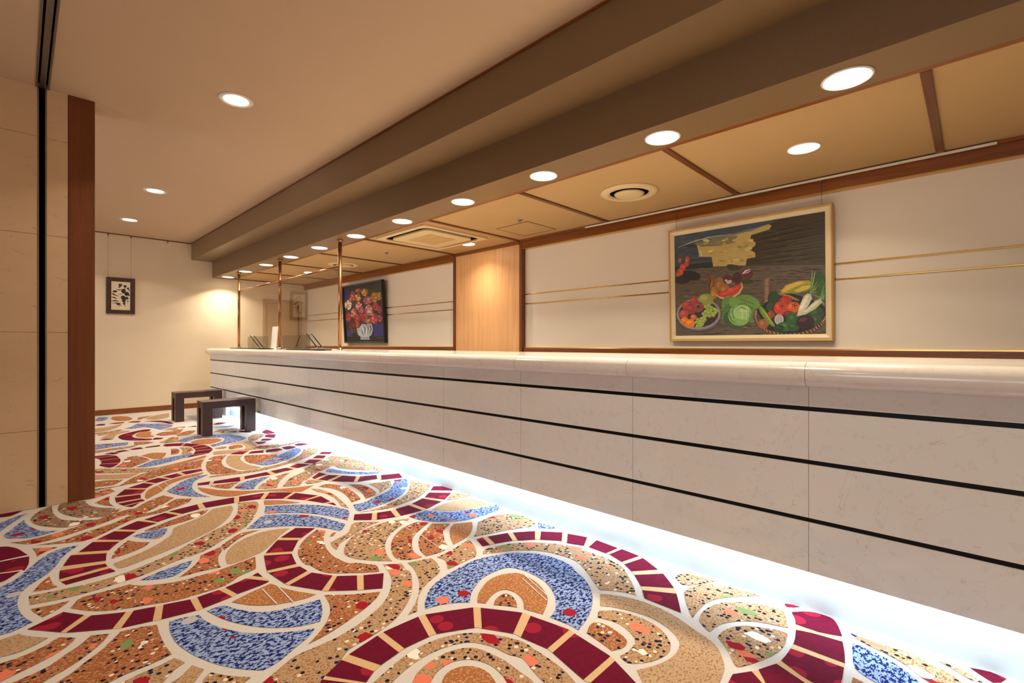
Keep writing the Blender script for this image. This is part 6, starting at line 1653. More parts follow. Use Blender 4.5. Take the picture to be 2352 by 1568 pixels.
92,60,66 897,132 896,126 894,121 889,115 883,111 876,107 868,106 861,105 855,107 851,110 849,115 849,120 852,126 857,131 863,136 870,139 878,141 885,141 890,139 895,136
54,88,48 1000,424 1000,398 994,376 986,358 977,347 966,344 955,349 945,362 937,381 932,405 931,431 933,457 938,480 946,497 956,508 967,510 978,505 988,492 995,473 1000,449
60,98,52 1000,354 1000,327 999,303 993,284 987,272 979,269 972,273 966,286 961,306 958,331 957,358 958,385 962,409 967,428 974,440 981,443 989,438 995,425 1000,405 1000,381
118,160,101 963,278 985,346 996,416 995,416 980,349 961,279
137,146,85 913,340 923,391 923,444 921,445 918,393 911,340
137,155,101 961,278 980,249 993,224 994,225 983,254 963,279
138,156,105 913,340 931,419 940,499 938,500 927,421 911,340
134,159,88 962,277 983,288 995,303 994,305 981,294 962,280
122,164,111 913,340 925,437 927,534 925,535 920,438 911,340
119,168,93 962,278 983,292 995,310 994,312 980,298 962,280
107,141,84 912,339 954,310 989,287 990,289 955,317 912,341
129,148,96 961,278 980,253 993,233 994,235 983,258 962,280
127,159,112 913,339 939,386 955,436 954,437 935,390 911,341
138,175,102 962,278 983,298 995,322 994,324 980,303 961,280
142,172,98 913,340 934,429 945,519 943,520 929,431 911,340
137,158,87 962,277 983,285 995,297 994,299 981,292 962,280
143,139,108 913,340 927,435 931,531 930,531 922,436 911,340
115,166,110 963,278 984,316 996,356 994,357 980,319 961,279
105,164,89 913,340 925,423 926,507 925,508 920,424 911,340
124,175,88 962,278 980,261 993,248 994,250 983,267 962,280
105,143,92 913,340 927,421 930,503 929,504 922,422 911,340
105,170,88 962,278 983,296 995,319 994,320 980,302 961,280
119,154,96 912,339 953,306 989,279 990,281 956,312 912,341
126,160,113 962,278 984,300 995,325 994,327 980,305 961,280
132,145,88 913,339 944,375 966,414 964,416 941,380 911,341
125,136,92 961,278 980,251 993,227 994,229 983,255 962,280
128,161,78 912,339 937,357 953,380 952,382 935,363 912,341
131,150,104 962,278 984,300 995,326 994,327 980,305 961,280
106,163,114 912,339 938,341 956,349 955,352 937,348 912,341
204,198,176 836,154 853,241 878,320 900,341 918,333 925,295 902,234 867,177
232,228,208 849,196 869,272 891,324 906,323 896,274 868,213
188,186,150 842,152 895,216 944,280 973,291 981,260 943,209 889,167
214,214,182 870,182 914,238 956,279 968,271 932,226 895,187""", paint_mat('oil_still_life', .4, (.4,.25,1.4)), t, og + ux*.0502 + uz*.0502 + nn*.026, ux, uz, w-.1004, h-.1004, nn)
for yy in (.80, 1.90): MB().rod((4.052, yy, e(.99)), (4.052, yy, e(1.168)), .0014, 6).build('hanging_wire', M['wire'], t)
# flowers
t, og, ux, uz, nn, w, h = back_wall_picture('framed_painting', 6.76, 8.11, e(.022), e(1.03), .06, .05, 'oil painting of pink and yellow flowers in a vase, black frame')
og = og + Vector((-.002,0,0))
mb = MB(); frame_ring(mb, og, ux, uz, nn, w, h, [(0,0), (0,.055), (.004,.058), (.03,.05), (.034,.04), (.034,0)]); mb.build('frame', M['frameblack'], t)
canvas_mesh('canvas', """24,22,44 0,1000 1000,1000 1000,0 0,0
30,34,96 13,971 165,956 164,719 12,722
36,40,124 748,285 1000,298 1000,71 745,53
44,40,124 20,181 130,231 150,96 19,54
30,24,30 0,91 1000,71 1000,0 0,0
40,44,40 613,895 1000,995 993,689 709,677
127,59,55 322,815 317,784 304,757 285,736 263,724 239,721 215,727 195,743 179,767 170,796 168,828 174,859 188,886 206,907 229,920 253,922 276,915 297,899 312,875 321,846
204,88,98 267,747 249,752 242,762 251,770 270,772 288,767 295,757 287,749
217,93,80 234,802 218,815 218,826 235,828 258,820 274,807 274,796 257,794
228,92,94 159,790 162,798 174,802 186,798 193,790 189,782 178,778 165,782
132,79,61 233,794 216,799 209,807 216,814 233,816 249,812 256,804 249,797
162,73,81 228,809 232,822 246,827 261,822 269,809 266,796 252,791 237,796
132,66,72 295,872 291,887 297,894 309,889 320,875 324,860 318,852 306,857
225,100,98 230,796 214,786 200,785 197,793 206,806 221,817 235,818 238,809
143,68,69 234,907 215,914 209,921 219,925 240,923 259,917 265,909 255,905
177,90,71 247,831 225,824 207,827 205,838 219,850 241,857 259,854 261,843
182,78,81 255,741 258,756 271,762 285,756 293,741 289,726 277,720 262,726
228,108,106 195,765 173,758 156,761 154,771 168,783 191,790 207,787 209,777
233,105,108 220,836 205,833 196,836 196,842 207,848 221,851 231,849 231,843
153,71,53 241,809 233,796 222,792 215,799 216,813 224,825 235,829 242,822
212,97,108 267,757 247,767 243,777 257,783 282,779 302,770 306,759 292,754
220,106,92 191,789 185,796 189,805 202,809 215,807 221,800 217,791 204,786
237,106,118 243,818 232,831 235,839 249,839 267,830 278,818 275,809 261,809
162,70,63 239,838 238,847 247,853 259,851 269,844 269,835 261,830 248,831
254,110,117 221,836 220,845 230,851 245,850 255,843 256,834 246,828 232,829
115,57,57 503,901 498,889 484,879 464,872 439,868 411,869 383,873 359,882 339,893 327,905 324,918 329,931 343,941 364,948 389,952 417,951 444,946 469,938 488,927 499,914
133,64,71 436,871 425,872 418,878 419,884 428,888 438,886 445,881 444,875
210,114,101 463,917 455,914 439,916 424,920 419,925 426,928 442,926 457,922
194,100,91 409,898 401,895 386,896 372,901 368,907 376,910 391,909 405,904
214,114,109 369,916 372,920 383,925 397,928 404,926 402,922 390,917 377,914
190,89,102 431,903 432,909 443,915 458,918 468,915 467,909 456,902 441,900
135,70,63 480,904 472,900 457,901 445,906 442,913 450,917 464,916 477,911
123,70,73 488,889 478,890 465,896 455,905 456,911 466,911 479,904 488,895
117,55,60 381,886 374,890 370,899 371,909 376,912 383,909 387,899 386,890
225,113,101 367,918 364,925 368,935 378,945 388,946 391,940 386,929 377,920
120,56,74 472,931 464,931 449,936 437,944 435,949 443,949 457,943 469,936
211,100,90 379,907 367,907 351,913 338,923 338,931 350,931 366,924 378,914
151,90,73 397,884 388,881 376,883 368,889 369,896 378,899 390,897 398,890
224,114,98 406,910 399,913 395,921 397,929 403,932 410,929 414,921 412,913
208,89,114 378,928 374,933 377,940 384,945 392,945 396,940 394,933 386,928
130,51,67 463,917 456,914 440,914 424,918 418,922 425,925 441,925 457,922
177,88,78 384,912 386,917 396,920 407,919 413,915 411,909 401,906 390,908
177,89,93 332,899 332,905 341,910 352,910 361,906 360,899 352,895 340,894
134,52,62 470,907 465,915 470,925 483,932 495,931 500,924 495,914 482,907
131,99,44 465,780 460,755 448,733 430,717 408,707 385,705 362,710 342,724 326,743 317,767 315,793 321,818 333,840 351,857 373,867 396,868 419,862 439,849 455,829 464,806
253,192,84 423,739 409,738 396,743 392,752 398,760 412,762 425,756 430,747
159,99,38 386,758 372,752 358,754 353,762 360,772 374,778 387,776 393,768
150,105,58 399,767 389,765 379,769 374,776 377,782 387,783 398,780 403,773
185,142,61 383,763 368,756 357,756 356,763 366,773 381,780 392,779 393,772
253,192,71 405,773 404,783 411,788 423,787 433,779 434,769 427,763 415,765
217,152,79 361,782 364,792 377,797 393,795 403,786 401,776 388,770 371,773
245,184,65 417,782 404,789 402,797 412,801 428,799 442,792 444,784 434,780
171,149,61 395,830 383,834 379,842 385,848 397,849 409,845 413,838 407,831
223,152,74 366,746 364,757 371,763 383,761 394,751 396,740 389,734 376,737
245,183,92 344,817 328,812 312,815 307,825 314,835 330,840 346,837 351,828
244,179,89 360,785 345,789 340,798 346,805 361,807 376,803 381,794 375,787
178,132,60 398,756 382,758 375,765 381,771 396,773 411,770 419,764 413,758
248,183,74 459,763 451,758 441,759 435,765 436,772 445,776 455,775 461,770
244,198,83 442,759 424,766 419,774 429,780 449,779 467,772 472,764 462,759
144,121,50 392,832 382,839 382,847 392,851 406,849 417,842 417,835 407,830
219,156,65 331,822 333,834 346,839 361,835 370,824 368,812 355,807 340,811
155,104,40 424,716 411,706 395,705 385,714 387,727 400,736 416,737 426,729
241,188,90 363,818 346,816 335,820 337,827 351,833 368,835 379,831 376,824
140,106,38 659,856 654,836 640,818 621,805 597,798 571,797 545,802 522,814 504,831 493,850 491,871 496,892 510,909 530,922 554,930 580,930 606,925 629,913 646,896 657,877
201,140,46 539,879 539,886 549,894 563,898 574,896 574,890 564,882 550,878
194,144,52 529,875 523,883 527,894 539,901 552,901 559,894 555,883 543,875
223,170,66 557,873 544,876 536,886 539,896 551,900 565,896 572,887 569,877
255,196,79 598,800 587,797 572,801 560,809 560,816 571,819 587,816 598,808
220,185,60 615,854 608,852 597,854 590,859 591,865 598,867 609,865 616,859
193,135,50 587,820 584,827 590,836 603,841 614,840 618,833 611,824 598,819
184,148,45 544,867 547,876 558,881 571,878 579,869 576,859 565,855 552,858
243,184,79 574,913 567,905 555,903 544,909 541,918 548,927 561,928 572,923
254,190,77 504,856 493,860 489,870 492,880 502,884 512,879 517,869 513,859
221,176,66 583,807 575,800 562,798 552,804 550,814 558,822 571,823 582,817
234,161,68 581,844 570,843 559,847 555,855 561,861 573,862 583,858 587,850
154,130,41 547,906 534,910 528,920 533,929 546,932 559,928 565,918 560,909
179,149,55 561,874 555,865 542,863 530,869 526,878 533,887 546,889 558,883
184,156,48 545,855 540,862 543,871 554,877 566,876 571,870 567,861 556,855
255,194,78 525,839 513,842 504,852 501,863 507,869 518,866 528,856 531,845
186,153,58 617,836 609,832 593,833 579,838 574,845 582,848 598,847 612,842
251,216,63 582,879 568,877 557,881 553,890 561,897 574,899 586,894 589,886
255,195,62 569,805 559,806 552,811 553,817 561,820 571,820 577,815 577,809
140,102,32 898,744 892,715 878,690 856,670 831,659 803,656 776,663 752,679 733,701 722,729 720,759 727,788 741,813 763,832 789,844 817,846 844,839 868,823 886,800 896,773
246,186,72 813,685 803,699 808,709 823,708 841,698 851,685 847,675 831,676
165,106,25 807,742 794,743 783,750 781,759 788,765 801,765 812,758 814,749
255,176,64 845,685 827,683 810,690 805,703 814,713 833,715 849,707 855,695
224,177,62 847,736 833,741 829,749 836,756 852,756 866,751 870,743 863,737
195,150,38 791,789 778,790 767,800 763,811 770,817 783,815 794,806 797,795
192,128,31 837,709 820,703 806,706 803,715 813,726 830,731 844,729 847,720
195,132,35 842,710 825,710 812,718 810,729 820,737 837,737 851,729 853,718
232,172,44 810,781 795,783 787,791 791,799 805,802 820,800 827,792 823,784
161,127,35 892,800 874,792 855,794 848,805 855,819 874,827 892,825 899,814
168,127,24 783,794 785,805 799,811 817,808 827,798 825,787 811,781 793,784
161,102,43 814,691 806,702 814,714 832,719 850,714 857,703 849,691 832,686
237,180,70 885,728 865,734 857,745 866,756 886,759 906,754 914,742 906,731
186,153,34 795,681 779,689 775,702 787,711 807,712 823,704 827,692 815,682
154,116,47 819,778 797,782 787,792 795,801 816,805 838,801 848,791 840,781
196,140,51 753,734 742,742 743,753 755,760 771,759 782,751 781,740 769,733
195,153,37 809,790 787,797 780,808 792,817 815,817 837,810 844,799 833,791
185,148,42 837,749 823,747 809,752 804,762 811,770 825,772 838,767 843,757
167,117,24 878,791 869,784 850,782 832,788 825,797 834,804 853,805 871,800
124,93,44 978,758 974,735 965,714 952,698 936,689 920,686 903,691 889,703 879,721 873,743 872,767 876,791 886,812 899,828 914,837 931,840 947,834 961,822 971,804 977,782
173,133,75 926,795 916,801 915,808 924,813 938,811 947,805 948,797 939,793
213,147,82 921,738 915,745 918,751 928,753 939,750 944,743 941,737 932,735
202,161,59 920,786 908,785 900,789 901,794 911,799 923,800 931,797 930,791
182,120,52 925,753 912,748 902,748 901,755 910,763 924,769 934,768 934,762
236,188,87 924,778 918,782 918,787 924,788 933,785 939,781 939,776 933,775
160,124,70 952,797 944,794 936,795 931,800 933,806 940,809 949,808 954,803
210,173,75 930,715 918,722 916,727 924,728 939,724 951,717 953,712 945,711
187,163,80 924,770 917,778 918,784 927,784 938,779 945,772 943,766 935,766
207,172,90 914,695 904,699 901,705 906,710 916,711 926,708 929,702 924,697
217,169,88 948,722 942,733 946,741 958,739 971,731 977,720 973,713 961,714
147,111,52 891,733 881,737 879,743 885,746 897,745 907,740 909,735 903,732
216,160,91 917,763 906,764 897,770 897,777 905,782 917,781 925,775 925,768
205,136,75 953,812 945,809 933,810 925,816 924,822 932,826 944,825 952,819
208,163,67 883,762 878,769 881,774 889,773 898,768 902,761 900,756 892,757
131,108,51 942,718 928,722 923,729 928,736 942,738 956,734 961,727 955,720
158,130,73 970,787 957,780 944,780 941,788 949,798 963,805 975,805 978,797
156,131,52 925,779 917,786 917,792 926,793 938,789 946,782 945,776 937,775
213,153,81 918,748 917,760 922,765 931,761 937,749 938,737 933,732 924,736
145,125,111 205,671 200,642 187,616 169,596 148,584 124,581 101,587 81,602 66,624 57,652 55,682 61,711 73,737 92,757 114,769 137,771 160,765 180,750 195,727 204,700
210,180,150 104,745 89,758 88,765 101,764 120,753 135,741 136,733 123,734
185,171,165 130,656 106,659 95,665 104,672 128,674 152,672 162,665 153,659
242,207,173 146,690 140,683 129,681 120,686 118,694 125,702 136,703 145,699
242,231,222 182,688 175,699 180,706 193,705 207,697 214,686 209,679 196,680
172,137,125 155,666 140,671 134,679 140,688 155,691 169,686 175,678 169,669
199,167,139 84,727 68,737 67,747 81,752 102,748 118,738 119,728 105,724
164,140,119 107,633 93,632 79,637 73,647 79,655 93,656 107,651 113,641
247,250,216 165,655 159,669 163,676 175,673 188,660 194,645 190,638 178,642
203,165,157 106,596 90,596 80,601 82,607 96,613 113,613 122,608 120,602
244,188,187 162,709 149,713 144,720 152,724 167,724 181,720 185,713 177,709
249,228,198 129,693 123,705 129,713 144,712 158,704 165,692 158,684 144,685
255,212,211 166,614 149,608 135,609 133,617 143,628 161,634 175,633 177,624
242,237,224 76,687 59,684 43,690 38,700 47,709 65,712 80,707 85,696
157,135,135 156,679 140,682 133,687 139,693 154,695 170,692 177,687 171,682
251,231,190 102,701 91,708 91,717 101,722 115,722 126,715 127,706 117,701
243,229,208 125,610 110,615 105,622 114,625 131,624 147,619 152,612 143,609
251,217,189 119,591 102,585 89,586 87,594 98,604 114,610 127,609 129,601
238,210,182 167,661 163,649 155,645 148,650 145,662 149,674 157,679 165,673
140,121,109 76,671 66,633 46,610 23,612 7,637 2,676 12,715 32,737 55,735 71,710
197,172,136 37,658 23,658 16,660 21,663 35,665 49,665 55,663 51,660
195,154,136 64,676 48,678 41,681 48,683 64,683 80,681 87,678 80,676
255,207,201 31,677 15,682 10,688 19,691 36,689 52,684 57,679 49,676
186,170,153 42,692 34,684 24,683 19,688 21,697 29,705 39,706 44,701
236,218,201 36,649 37,656 42,659 48,657 52,650 51,643 46,639 40,642
147,148,127 45,664 39,668 38,672 44,674 53,672 59,668 60,664 54,662
255,234,194 47,694 36,695 31,697 35,700 44,702 55,701 60,699 56,696
167,127,124 58,637 47,645 46,650 55,649 68,643 78,635 79,630 71,631
215,192,166 31,716 24,713 19,713 18,716 22,721 29,724 34,724 35,721
248,208,195 11,663 7,667 9,670 15,670 21,666 24,661 22,658 17,659
230,207,184 44,664 34,666 30,669 35,672 45,672 54,670 58,667 54,665
213,190,174 50,674 38,675 32,679 35,683 46,686 58,685 64,681 61,677
248,228,204 30,688 23,692 22,696 27,698 37,696 44,692 45,688 39,687
170,135,119 53,714 54,724 59,728 65,724 69,714 68,704 63,700 57,704
151,128,127 42,692 34,697 33,700 38,701 48,698 56,694 57,691 52,690
255,217,188 9,716 12,724 18,726 24,723 26,715 23,708 17,705 11,709
255,217,213 48,688 32,689 25,693 31,697 46,698 62,697 69,693 64,689
235,224,186 62,704 64,711 69,714 75,711 78,704 76,696 71,694 65,697
37,31,22 325,689 321,672 312,658 298,647 281,641 263,639 245,643 229,652 216,665 209,681 207,698 211,714 221,728 235,739 252,746 270,747 288,743 304,734 316,721 324,705
62,32,23 246,687 244,692 248,696 256,696 263,693 265,687 261,683 253,683
70,45,44 261,667 261,673 269,678 281,679 290,675 290,669 282,664 270,663
58,61,38 243,678 232,681 227,688 232,695 244,697 255,694 259,687 255,680
38,21,35 262,688 265,695 272,697 278,694 281,687 279,681 272,678 265,681
62,56,47 258,667 247,672 243,679 250,684 263,685 274,681 278,674 271,668
56,45,49 256,662 244,665 238,673 242,680 254,683 265,680 271,672 267,665
55,30,36 295,666 282,667 276,672 278,678 288,681 300,680 307,675 305,670
31,48,12 277,676 269,680 269,687 276,692 286,693 294,688 295,681 287,676
63,53,51 241,642 230,647 228,652 236,655 249,652 259,647 261,642 254,640
80,62,42 248,706 243,699 235,698 228,702 227,709 232,716 240,717 247,713
62,67,32 271,681 268,687 274,692 284,693 292,689 294,683 289,678 279,677
64,68,25 296,666 289,660 280,659 276,664 279,672 286,678 295,679 299,674
30,34,38 207,692 202,699 203,703 211,703 220,697 225,690 224,686 216,686
62,49,40 293,662 281,665 275,669 280,674 291,676 303,674 309,669 304,664
79,52,53 277,678 268,676 258,679 253,685 256,691 266,693 276,690 280,684
73,70,53 294,718 287,722 288,729 295,734 304,734 311,729 311,722 304,718
70,46,53 237,654 227,657 223,662 229,665 240,665 250,662 253,657 248,654
60,63,28 264,704 260,712 266,719 279,720 291,715 295,707 289,700 277,699
132,74,86 763,707 756,686 737,667 709,654 675,646 637,646 599,652 566,665 539,683 523,704 519,727 526,749 546,767 574,781 609,788 647,789 685,782 718,769 743,751 759,730
231,140,156 650,679 639,682 630,690 629,699 637,705 648,703 657,694 658,685
163,83,100 648,727 630,732 619,746 620,761 633,769 651,764 663,750 662,735
214,108,153 524,710 530,716 547,720 565,718 574,712 569,705 552,701 533,703
158,71,89 677,729 664,725 644,729 627,738 623,747 636,751 657,747 673,738
202,119,153 730,724 713,726 693,738 683,753 688,763 704,762 724,750 734,734
181,89,123 627,690 637,695 662,697 687,693 697,686 686,681 662,680 637,684
247,120,153 629,647 616,652 605,665 602,681 609,688 621,683 632,669 635,654
177,110,115 632,749 638,757 658,764 683,766 696,762 690,753 670,746 645,744
162,78,99 709,674 709,684 724,695 746,701 761,698 761,689 746,677 724,671
251,132,175 685,673 667,672 653,680 650,691 661,700 679,701 693,693 696,681
255,145,162 623,719 624,732 643,743 669,746 686,739 686,726 667,715 641,712
248,148,169 618,692 617,704 632,715 654,721 671,716 673,705 658,693 635,688
139,94,93 594,710 602,721 624,725 647,721 658,710 650,699 628,694 605,699
185,110,106 591,667 589,675 598,686 613,695 625,695 627,688 617,676 602,668
218,109,152 671,678 673,687 687,694 706,695 718,689 716,680 702,672 683,672
156,91,109 709,698 696,697 675,704 657,715 653,723 666,724 688,717 706,706
180,92,123 594,642 579,646 567,659 564,674 573,682 588,678 600,664 603,650
177,114,115 651,688 655,699 672,704 692,702 703,693 699,683 682,677 662,679
126,44,53 911,584 905,562 891,543 871,529 847,520 820,518 793,523 770,535 752,553 741,574 738,596 744,618 758,638 779,652 804,661 830,662 857,657 880,645 898,627 908,606
219,71,100 863,606 853,605 841,611 833,619 835,626 845,626 858,621 865,613
178,72,64 864,645 855,637 841,636 830,643 829,653 838,661 852,661 863,655
155,60,58 764,610 764,617 771,622 782,622 790,617 791,610 784,605 773,605
153,59,61 810,562 813,569 822,572 832,569 837,562 834,555 825,552 815,555
167,71,80 804,546 805,554 813,558 824,556 831,549 830,541 822,536 811,538
252,75,108 865,541 867,547 878,551 891,551 899,546 896,540 885,536 872,536
250,90,91 868,568 854,574 852,584 862,590 879,590 893,583 895,574 885,567
195,77,96 870,532 855,539 850,548 859,556 877,557 893,551 897,541 888,534
247,97,109 897,575 888,573 875,576 866,583 866,590 875,592 888,589 897,582
232,80,92 885,558 880,565 885,572 896,576 907,573 912,566 907,559 896,556
164,49,71 790,617 785,625 791,636 806,641 820,639 825,630 818,620 804,615
240,72,92 809,637 800,643 800,651 808,656 820,656 829,650 830,642 821,637
181,57,78 806,580 788,579 775,585 773,595 785,603 802,605 816,599 817,589
250,84,107 886,542 872,548 868,556 877,560 894,560 908,554 912,546 903,541
219,84,82 846,536 828,537 818,544 822,552 838,557 855,556 865,549 861,541
205,66,85 778,605 785,614 802,616 819,612 825,603 818,595 801,592 785,596
141,58,63 812,563 812,570 822,578 838,583 849,581 849,574 838,566 823,561
174,53,80 784,573 774,574 767,580 767,587 774,592 783,591 790,585 791,577
117,38,50 974,528 970,507 961,487 948,472 933,463 916,461 900,465 886,476 875,493 869,513 868,536 873,558 882,577 895,592 910,601 927,603 943,599 957,588 967,571 973,551
219,61,96 929,574 920,570 913,571 911,576 916,581 924,585 931,584 933,580
173,53,65 908,514 900,510 890,511 886,517 889,523 897,527 907,526 911,521
127,47,70 931,561 922,556 912,557 906,563 907,570 916,575 926,574 933,568
201,72,83 951,550 944,545 936,545 932,549 934,556 942,562 950,562 954,557
130,47,63 945,481 941,489 946,495 957,497 967,492 971,484 966,478 955,477
139,37,59 922,590 923,597 928,600 935,597 938,591 937,584 932,581 926,583
184,48,69 909,488 902,482 890,482 881,487 880,494 887,500 898,500 907,495
233,83,110 914,508 900,514 895,519 903,520 919,518 933,512 937,507 929,506
183,49,94 932,470 925,466 917,466 912,470 914,477 921,481 929,482 934,477
140,39,66 960,553 946,558 940,564 948,569 964,570 979,565 984,559 976,553
206,81,96 899,479 896,487 901,493 913,494 923,490 926,482 920,476 909,475
212,70,91 867,525 871,536 880,540 890,535 894,524 891,513 881,509 872,514
169,62,81 939,559 926,552 917,552 917,558 926,566 939,572 948,573 948,567
122,47,70 950,505 938,498 927,498 922,505 926,515 938,522 950,522 955,515
183,64,69 923,509 913,504 902,504 897,511 900,519 910,524 921,523 926,517
212,63,96 908,544 898,538 889,538 888,543 895,551 906,557 914,558 915,552
210,71,92 970,511 959,505 947,506 940,513 943,522 954,528 967,527 973,520
193,74,88 941,537 929,528 917,528 910,535 913,546 925,554 937,555 944,548
140,94,99 480,624 474,599 460,577 440,560 415,550 388,548 362,554 338,567 320,587 309,610 307,636 313,661 327,683 348,700 373,710 400,711 426,705 449,692 467,673 478,649
164,116,120 433,588 424,582 406,581 390,587 384,595 393,601 411,602 428,596
157,107,98 387,543 381,551 387,560 400,564 414,562 419,554 414,545 400,541
214,160,161 381,592 377,602 384,609 397,608 409,600 412,590 405,583 392,584
148,117,113 368,600 355,595 343,595 339,602 346,611 358,617 370,616 374,609
255,167,199 374,626 364,621 345,623 329,629 326,637 336,642 354,641 370,634
166,107,106 378,617 361,624 356,634 368,640 388,639 405,632 410,623 399,616
203,143,123 327,616 313,619 304,627 306,637 318,642 332,640 341,631 339,621
238,177,164 402,625 394,616 379,614 365,620 361,630 370,639 385,641 399,635
244,160,170 428,586 413,590 406,599 410,608 424,612 439,609 446,600 442,591
233,162,156 399,675 390,684 393,695 406,703 422,703 431,694 428,683 415,675
165,106,106 412,631 399,633 389,643 388,655 397,661 410,658 420,648 421,637
200,138,142 377,637 359,643 353,652 363,659 384,659 402,653 408,644 398,637
212,144,173 369,623 361,633 367,644 383,649 401,645 408,634 402,624 386,619
157,119,112 444,668 434,662 422,663 414,669 416,678 426,683 438,683 445,676
234,155,175 352,643 341,643 331,649 328,656 333,662 344,662 354,656 357,648
249,178,182 419,624 411,635 416,644 430,644 446,637 454,626 449,618 434,617
236,156,159 477,642 457,641 441,649 440,662 454,670 475,671 490,663 491,651
251,169,194 385,593 371,593 361,599 359,608 369,614 383,614 393,608 395,599
101,28,37 654,428 646,398 625,372 595,352 557,340 516,337 476,344 439,360 411,383 394,412 389,443 398,473 419,500 451,520 489,531 530,534 571,526 606,510 634,486 650,458
170,49,56 451,421 445,434 457,447 479,453 499,448 505,435 494,422 471,416
175,53,60 551,330 528,326 508,334 502,348 514,361 537,364 557,356 563,342
201,43,83 536,378 520,369 496,370 477,381 475,394 491,402 515,401 534,391
173,47,63 556,443 531,440 510,449 507,465 522,477 547,480 568,471 572,456
151,54,47 417,463 414,474 426,483 444,485 459,479 462,468 451,459 432,457
184,62,71 553,463 556,477 575,486 599,484 614,473 611,459 592,450 568,452
140,28,63 487,450 487,465 505,475 530,476 548,465 548,451 530,440 505,440
125,22,45 478,342 471,356 483,369 506,372 527,365 533,350 521,338 498,334
125,36,54 516,454 521,465 535,469 550,465 557,454 552,443 538,439 523,443
175,54,65 493,386 474,397 472,410 489,416 514,413 533,402 535,390 518,383
192,56,74 593,402 566,400 543,411 537,429 552,443 578,444 601,433 607,415
111,43,50 625,411 605,414 592,427 596,441 613,448 633,445 645,432 642,418
114,32,46 576,394 561,389 534,393 510,402 504,412 519,417 546,413 570,404
200,60,57 553,453 533,444 511,446 500,458 507,473 526,482 548,480 559,468
187,66,56 546,361 550,375 569,383 592,380 605,368 601,354 583,346 560,349
194,44,62 491,445 473,434 445,434 423,445 420,461 437,472 465,471 487,460
133,31,59 482,420 458,422 442,432 445,446 463,455 487,454 502,443 500,429
160,55,60 580,425 565,437 567,450 584,455 608,451 623,438 621,426 603,420
140,78,65 336,509 330,481 317,456 297,437 273,425 247,422 222,428 200,442 183,464 173,490 171,519 177,547 191,572 210,591 234,602 260,605 285,599 307,584 324,563 334,537
254,148,118 289,503 278,494 259,493 245,500 242,512 254,522 272,523 287,515
255,149,129 257,569 247,565 232,567 223,574 223,581 233,586 247,584 257,577
191,94,96 301,490 289,497 288,507 300,514 316,514 328,507 329,497 317,490
247,150,114 316,487 304,486 296,489 296,495 305,500 317,501 325,498 325,492
163,89,87 244,474 237,482 240,492 253,500 267,499 275,492 272,481 259,474
253,135,119 224,539 227,551 234,556 243,551 248,539 245,527 237,522 229,527
242,156,130 186,544 189,556 202,561 216,557 223,545 220,533 207,528 193,532
242,148,103 241,483 224,493 221,501 235,503 256,497 273,487 275,478 262,477
201,121,102 240,488 239,496 248,503 263,506 275,502 277,494 268,486 252,484
149,99,76 219,482 194,483 179,491 182,503 202,511 227,511 241,502 238,491
146,95,87 187,501 191,511 204,515 219,511 226,502 222,492 209,488 194,491
245,138,126 172,462 156,474 157,486 174,490 198,485 214,473 213,462 195,457
249,143,125 273,524 255,520 243,523 243,531 255,540 273,543 285,541 285,533
158,90,76 260,537 249,539 243,546 247,552 257,555 269,553 274,547 271,540
179,115,91 232,463 219,472 218,480 230,482 247,477 260,469 261,461 249,459
255,135,124 274,429 268,437 273,445 286,449 300,446 306,438 301,429 288,426
180,103,98 244,491 242,499 249,505 261,506 272,502 274,495 267,489 255,487
215,130,117 254,586 249,577 240,574 232,579 231,589 236,598 245,601 253,596
116,38,40 178,446 172,418 159,393 140,373 118,361 93,358 69,364 48,378 32,399 23,426 21,455 27,483 40,509 59,528 82,540 106,543 130,537 151,522 167,501 176,475
206,61,81 81,423 75,430 79,439 90,445 103,444 109,437 106,428 94,422
214,69,84 126,470 112,479 111,490 124,496 144,495 158,487 158,476 145,469
198,69,79 91,409 79,402 67,401 62,408 66,418 78,426 90,427 96,420
180,58,77 88,392 79,404 84,412 98,412 114,404 122,392 118,384 104,384
128,40,43 64,433 66,443 77,448 92,446 101,437 99,427 88,422 73,424
187,50,52 55,492 54,502 62,508 74,506 84,498 85,488 77,482 64,484
185,68,61 161,439 152,446 154,455 164,461 177,461 186,455 184,446 174,439
147,56,56 150,429 129,425 116,429 118,437 134,445 154,449 167,445 165,437
180,48,53 95,410 97,422 106,428 117,424 124,412 123,399 114,394 102,398
207,76,86 126,417 119,427 124,435 138,436 153,430 160,420 156,412 142,411
169,44,66 79,439 65,438 57,442 60,448 71,452 85,453 93,449 91,443
174,74,71 133,467 113,471 106,478 115,483 136,483 156,479 163,473 154,468
134,49,54 94,434 78,437 70,447 75,456 89,461 105,457 113,448 108,438
202,72,75 122,460 107,457 95,460 92,468 100,476 115,479 127,476 130,468
185,74,75 80,424 85,433 95,437 105,432 109,423 105,414 94,411 84,415
117,39,37 137,439 134,453 143,461 157,457 169,445 172,432 164,424 150,427
160,54,66 47,398 25,396 10,403 11,413 28,422 50,423 64,417 63,407
134,53,34 97,518 79,523 72,533 81,541 101,542 120,537 126,527 117,519
68,28,24 306,287 298,261 281,238 255,220 223,209 188,206 153,211 122,225 98,245 84,270 80,297 87,324 105,347 132,365 165,376 200,378 234,372 265,358 288,338 302,314
143,61,48 229,291 207,294 194,305 200,317 219,324 242,321 254,310 249,298
103,44,20 212,261 193,263 179,274 179,288 193,296 212,294 226,283 226,270
80,46,29 183,294 166,297 158,304 165,312 181,315 199,312 206,305 200,297
91,39,20 222,300 211,295 195,295 183,302 181,310 192,316 208,315 220,308
108,38,40 207,286 192,296 193,309 210,316 232,314 247,304 246,291 230,284
122,56,51 116,271 121,282 135,286 147,281 152,270 147,258 134,254 121,259
